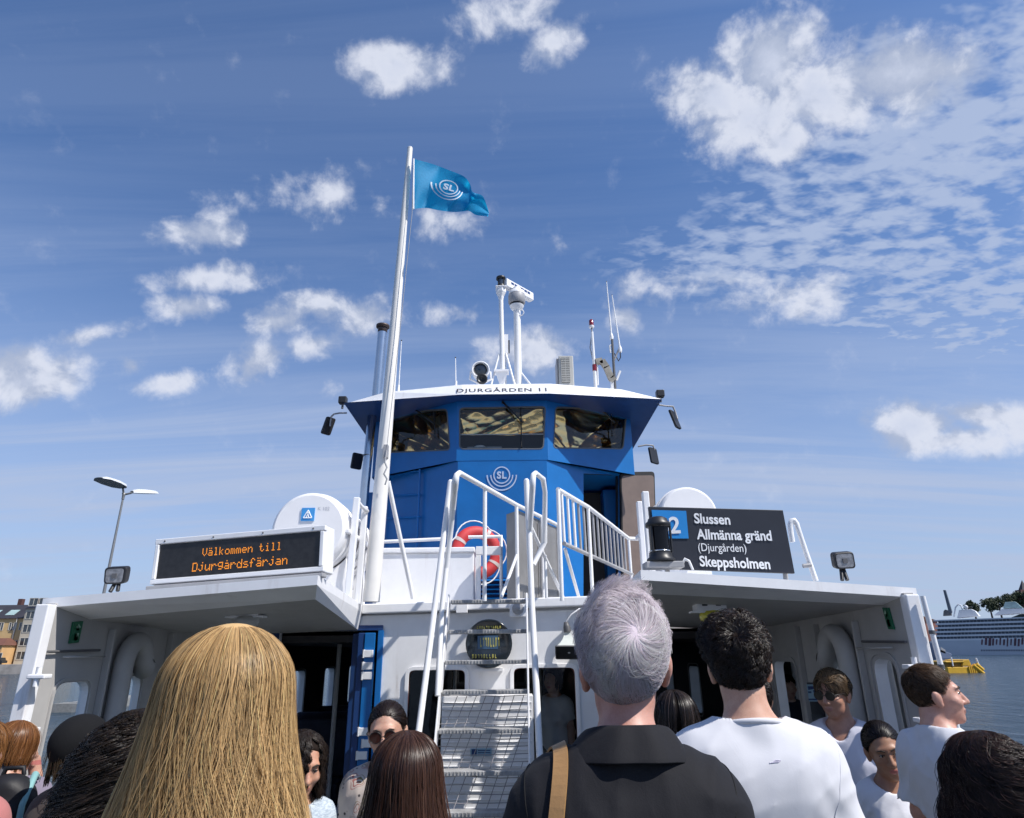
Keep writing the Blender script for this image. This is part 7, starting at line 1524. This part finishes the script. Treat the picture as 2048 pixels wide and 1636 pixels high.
# 5 ---- woman in sunglasses and floral blouse
make_person('woman in brown sunglasses and a floral blouse facing the camera left of the ladder', 778, 1400, 3.3, 186, True, (.52, .30, .21), hair_top=.012, shirt=FLORAL, trousers=KHAKI, lod=1.0, head=(-6, -8, 4), sw=1.05, glasses=(('brown_sunglass_lens', (.05, .018, .014), .08), (.026, .024)), face=True,
  hair=('short', (.022, .014, .012), .3, None, 0, H_SHINY, dict(g=dict(seed=5, n=4200, whorl=(0, .92, .38), len_top=.16, len_low=.12, lift_top=.009, lift_low=.008, hair_line=HLF, m=9, clumps=90, swirl=0, cl=.3, jit=.3), r0=.0012, r1=.0009, cap=HLFC, capk=.8, capt=.003)), shirt_kw=dict(sleeve=.95, flare=.03, neck=(1.47, .5), infl=.018))
# 6 ---- woman beside the blonde hair
make_person('woman with dark curly hair and pale grey top looking down beside the blonde hair', 610, 1455, 3.2, 208, True, (.55, .30, .20), hair_top=.022, shirt=MARL, trousers=DENIM, lod=1.0, head=(6, -16, -3), face=True,
  hair=('long', (.028, .019, .015), .3, None, 0, H_MID, dict(g=dict(seed=6, n=3000, length=.42, widen=.05, wave=.012, curl=.010, curlf=7, clumps=80, th_front=2, sweep=42, vol=.014, m=22), r0=.0011, r1=.0008, cap=HLFC, capk=.7, capt=.004)), shirt_kw=dict(sleeve=1.5))
# 7 ---- man in sunglasses in the shade
make_person('man in black sunglasses and white T-shirt standing in shade by the right side wall', 1657, 1336, 4.2, 140, False, (.42, .22, .15), hair_top=.022, shirt=WTB, trousers=GREYC, lod=1.0, head=(-12, -4, 0), face=True, hs=1.03, lean=-3.5, sw=1.0, glasses=(('black_sunglass_lens', (.004, .004, .004), .3), (.027, .022)),
  hair=('short', (.16, .10, .055), .3, (.28, .19, .11), .3, H_MID, dict(g=dict(seed=7, n=5500, whorl=(.1, .8, .55), len_top=.10, len_low=.06, lift_top=.020, lift_low=.010, hair_line=HL, m=9, clumps=70, swirl=.1, cl=.5), r0=.0013, r1=.0009, cap=HLC, capk=1.0, capt=.003)), shirt_kw=dict(sleeve=.62, scoop=True, neck=(1.47, .75), infl=.020, fold=.004))
# 8 ---- man in profile
make_person('man with receding brown hair and white T-shirt looking right over the water', 1846, 1327, 3.15, -72, False, (.56, .31, .235), hair_top=.010, shirt=WTS, trousers=NAVY, lod=.9, head=(-38, 2, 2), face=True, sw=1.06, neck=.062, belly=.02, lean=-4,
  hair=('short', (.085, .048, .028), .25, (.16, .10, .06), .25, H_MID, dict(g=dict(seed=8, n=4200, whorl=(0, -.6, .8), len_top=.045, len_low=.022, lift_top=.010, lift_low=.004, hair_line=lambda p: p[:, 2] > np.interp(p[:, 1], [-.115, -.06, -.03, .02, .05, .08], [-.075, -.074, -.018, .03, .095, .15]), m=7, clumps=120, swirl=.2), r0=.0010, r1=.0006, cap=lambda x, y, z: np.interp(y, [-.115, -.06, -.03, .02, .05, .08], [-.066, -.064, -.008, .036, .105, .17])-z, capk=.8, capt=.003)), shirt_kw=dict(sleeve=.85, flare=.03, fold=.0065, infl=.020, fz=1.25, neck=(1.488, .30)))
# 9 ---- woman in white shirt
make_person('woman with black hair tied back in a white shirt facing the camera at the right', 1756, 1441, 3.6, 166, True, (.36, .19, .115), hair_top=.010, shirt=cloth_mat('white_shirt_cloth', (.74, .75, .80), .85, .02, .3), trousers=GREYC, lod=.9, head=(-4, -12, 10), face=True, sw=.95,
  hair=('short', (.014, .010, .010), .25, None, 0, H_SHINY, dict(g=dict(seed=9, n=4200, whorl=(0, .92, .38), len_top=.16, len_low=.12, lift_top=.009, lift_low=.008, hair_line=HLF, m=9, clumps=90, swirl=0, cl=.3, jit=.3), r0=.0012, r1=.0009, cap=HLFC, capk=.8, capt=.003)), shirt_kw=dict(sleeve=1.5, neck=(1.47, .75), infl=.020, fold=.005))
# 10 ---- dark wavy hair at the right edge
make_person('woman with long dark wavy hair seen from behind at the right edge', 1958, 1452, 2.15, 12, True, (.48, .30, .22), hair_top=.03, shirt=cloth_mat('dark_teal_cloth', (.02, .05, .08), .8), trousers=DENIM, lod=1.2,
  hair=('long', (.026, .014, .012), .35, (.10, .045, .035), .07, H_MID, dict(g=dict(seed=10, n=8000, length=.66, widen=.15, wave=.030, curl=.022, curlf=4.0, clumps=140, th_front=36, vol=.021, back=.03, m=56, frizz=.004), r0=.0011, r1=.0007, cap=LHC, capk=.6, capt=.010)))
# 11 ---- big dark curls left of the blonde
make_person('person with a large mass of dark curly hair left of the blonde woman', 288, 1396, 1.72, -6, True, (.40, .25, .18), hair_top=.05, shirt=BLK, trousers=NAVY, lod=1.25,
  hair=('long', (.024, .017, .013), .4, (.07, .045, .032), .06, H_MID, dict(g=dict(seed=11, n=9000, length=.60, widen=.13, wave=.022, curl=.030, curlf=6, clumps=150, th_front=30, vol=.030, back=.05, m=64, frizz=.012), r0=.0011, r1=.0007, cap=LHC, capk=.5, capt=.018)))
# 12 ---- black knitted cap
t12, W12, Wh12, S12, sb12 = make_person('person wearing a smooth black knitted cap beside the left side wall windows', 172, 1437, 3.1, -25, True, (.46, .30, .22), hair_top=.012, shirt=BRNC, trousers=NAVY, lod=1.3,
  hair=('long', (.10, .065, .035), .3, None, 0, H_MID, dict(g=dict(seed=12, n=1600, length=.36, widen=.03, wave=.01, clumps=50, th_front=48, vol=.010, m=14), r0=.0016, r1=.0011, cap=LHC, capk=.6, capt=.006)))
f = Field(grid([(-.13, .13, .007)]), grid([(-.18, .15, .007)]), grid([(-.08, .18, .007)])); f.ell(HEAD_C+np.array([0, -.012, .012]), HEAD_R+np.array([.004, .010, .008]), .02, infl=.012); x, y, z = f.pts((slice(None),)*3); f.F = np.maximum(f.F, (-.012+.35*y+.02)-z+0*x); v, q = f.mesh()
mesh_np('cap', Wh12(v), q, cloth_mat('black_knit', (.006, .006, .007), .9, .1, .5, sheen=0), t12)
# 13 ---- ginger hair with backpack, hand at the face
t13, W13, Wh13, S13, sb13 = make_person('person with sleek ginger bob and hand raised to the face wearing a black backpack', 42, 1439, 3.35, 24, True, (.52, .30, .22), hair_top=.016, shirt=LAV, trousers=NAVY, lod=.85, hs=.90, head=(-52, -6, 3), arms={'R': [(.15, -.012, 1.405), (.20, .14, 1.20), (.115, .135, 1.475)]},
  hair=('long', (.20, .080, .028), .22, (.32, .15, .06), .2, H_SHINY, dict(g=dict(seed=13, n=3200, length=.33, widen=.0, wave=.004, clumps=60, th_front=40, vol=.016, m=14, narrow=.18), r0=.0013, r1=.0010, cap=LHC, capk=.7, capt=.010)), shirt_kw=dict(sleeve=1.5, infl=.02))
bp = thing('backpack', 'black backpack with pale teal straps on the back of the ginger haired person', 'backpack', V(*W13(S13((.02, -.24, .98))))); BPM = cloth_mat('black_nylon', (.016, .016, .019), .5, .15, .4, sheen=0)
f = Field(grid([(-.24, .26, .010)]), grid([(-.42, -.06, .010)]), grid([(.95, 1.60, .010)])); f.ell((.06, -.215, 1.28), (.155, .105, .24), .05); f.ell((.06, -.255, 1.17), (.12, .085, .13), .03); f.ell((.06, -.20, 1.45), (.12, .085, .09), .05); x, y, z = f.pts((slice(None),)*3); f.F += (.006*np.sin(40*z+8*x)*np.sin(22*x+9*z)).astype(np.float32); v, q = f.mesh(); mesh_np('bag', W13(v*sb13), q, BPM, bp)
mb = MB(); TEAL = cloth_mat('pale_teal_webbing', (.22, .42, .42), .7)
mb.tube([V(*W13(np.array(p)*sb13)) for p in ((-.06, -.09, 1.50), (-.055, -.18, 1.53), (-.05, -.285, 1.40), (-.055, -.32, 1.24))], .012, TEAL, 8); mb.build('strap', None, bp); mb = MB(); mb.tube([V(*W13(np.array(p)*sb13)) for p in ((.16, -.09, 1.50), (.16, -.18, 1.53), (.15, -.30, 1.40), (.16, -.34, 1.22))], .012, TEAL, 8); mb.build('strap', None, bp)
mb = MB(); mb.tube([V(*W13(np.array(p)*sb13)) for p in ((.01, -.19, 1.53), (.02, -.19, 1.57), (.10, -.19, 1.57), (.11, -.19, 1.53))], .009, BPM, 8); mb.build('handle', None, bp); mb = MB(); mb.tube([V(*W13(np.array(p)*sb13)) for p in ((-.05, -.325, 1.20), (.06, -.345, 1.22), (.17, -.325, 1.20))], .005, GREY, 6); mb.build('zip', None, bp)
# 14 ---- left picture edge
make_person('person with short grey hair cut by the left picture edge above the ginger heads', -34, 1350, 3.3, 20, False, (.55, .35, .27), hair_top=.010, shirt=GREYC, trousers=NAVY, lod=1.5,
  hair=('short', (.45, .42, .40), .15, None, 0, H_SOFT, dict(g=dict(seed=14, n=1500, whorl=(0, -.6, .8), len_top=.04, len_low=.02, lift_top=.010, lift_low=.005, hair_line=HL, m=6, clumps=60), r0=.0018, r1=.001, cap=HLC, capk=.8, capt=.004)))
make_person('person with ginger hair in white and dusty pink cut by the left picture edge', -30, 1436, 2.9, 10, True, (.55, .33, .26), hair_top=.018, shirt=PINK, trousers=DENIM, lod=1.3, sw=.95,
  hair=('long', (.26, .115, .04), .25, None, 0, H_MID, dict(g=dict(seed=15, n=2000, length=.30, widen=.0, wave=.006, clumps=50, th_front=42, vol=.014, m=14, narrow=.15), r0=.0014, r1=.001, cap=LHC, capk=.7, capt=.008)))
# 15, 16 ---- between the two men
make_person('woman with long dark shiny hair half hidden right of the man in black', 1346, 1378, 3.3, 0, True, (.48, .30, .22), hair_top=.018, shirt=BLK, trousers=GREYC, lod=1.4,
  hair=('long', (.018, .012, .010), .3, (.07, .05, .045), .08, H_SHINY, dict(g=dict(seed=16, n=2400, length=.50, widen=.05, wave=.005, clumps=60, th_front=42, vol=.02, m=14), r0=.0016, r1=.0011, cap=LHC, capk=.6, capt=.010)))
make_person('person in a black T-shirt mostly hidden behind the man in the white T-shirt', 1500, 1338, 3.35, 4, False, (.48, .30, .22), hair_top=.014, shirt=BLK, trousers=GREYC, lod=1.4, sw=1.1,
  hair=('short', (.020, .014, .012), .3, None, 0, H_SHINY, dict(g=dict(seed=17, n=1600, whorl=(0, -.6, .8), len_top=.04, len_low=.02, lift_top=.014, lift_low=.006, hair_line=HL, m=6, clumps=60), r0=.0016, r1=.001, cap=HLC, capk=.8, capt=.004)), shirt_kw=dict(sleeve=.9, infl=.02))
# 17 ---- inside the saloon
make_person('passenger in a white top standing inside the saloon behind the right window', 1106, 1330, 7.0, 150, True, (.50, .32, .25), hair_top=.014, shirt=WTS, trousers=NAVY, lod=1.6, group='passengers inside the saloon',
  hair=('long', (.03, .02, .016), .3, None, 0, H_MID, dict(g=dict(seed=18, n=900, length=.34, widen=.02, clumps=40, th_front=44, vol=.014, m=10), r0=.0026, r1=.002, cap=LHC, capk=.7, capt=.008)))
make_person('passenger in dark clothes standing inside the right saloon doorway', 1284, 1352, 8.2, 175, False, (.50, .32, .25), hair_top=.014, shirt=NAVY, trousers=NAVY, lod=1.6, group='passengers inside the saloon',
  hair=('short', (.03, .02, .016), .3, None, 0, H_MID, dict(g=dict(seed=19, n=900, whorl=(0, -.6, .8), len_top=.04, len_low=.02, lift_top=.014, lift_low=.006, hair_line=HL, m=6, clumps=40), r0=.0026, r1=.002, cap=HLC, capk=.8, capt=.004)))
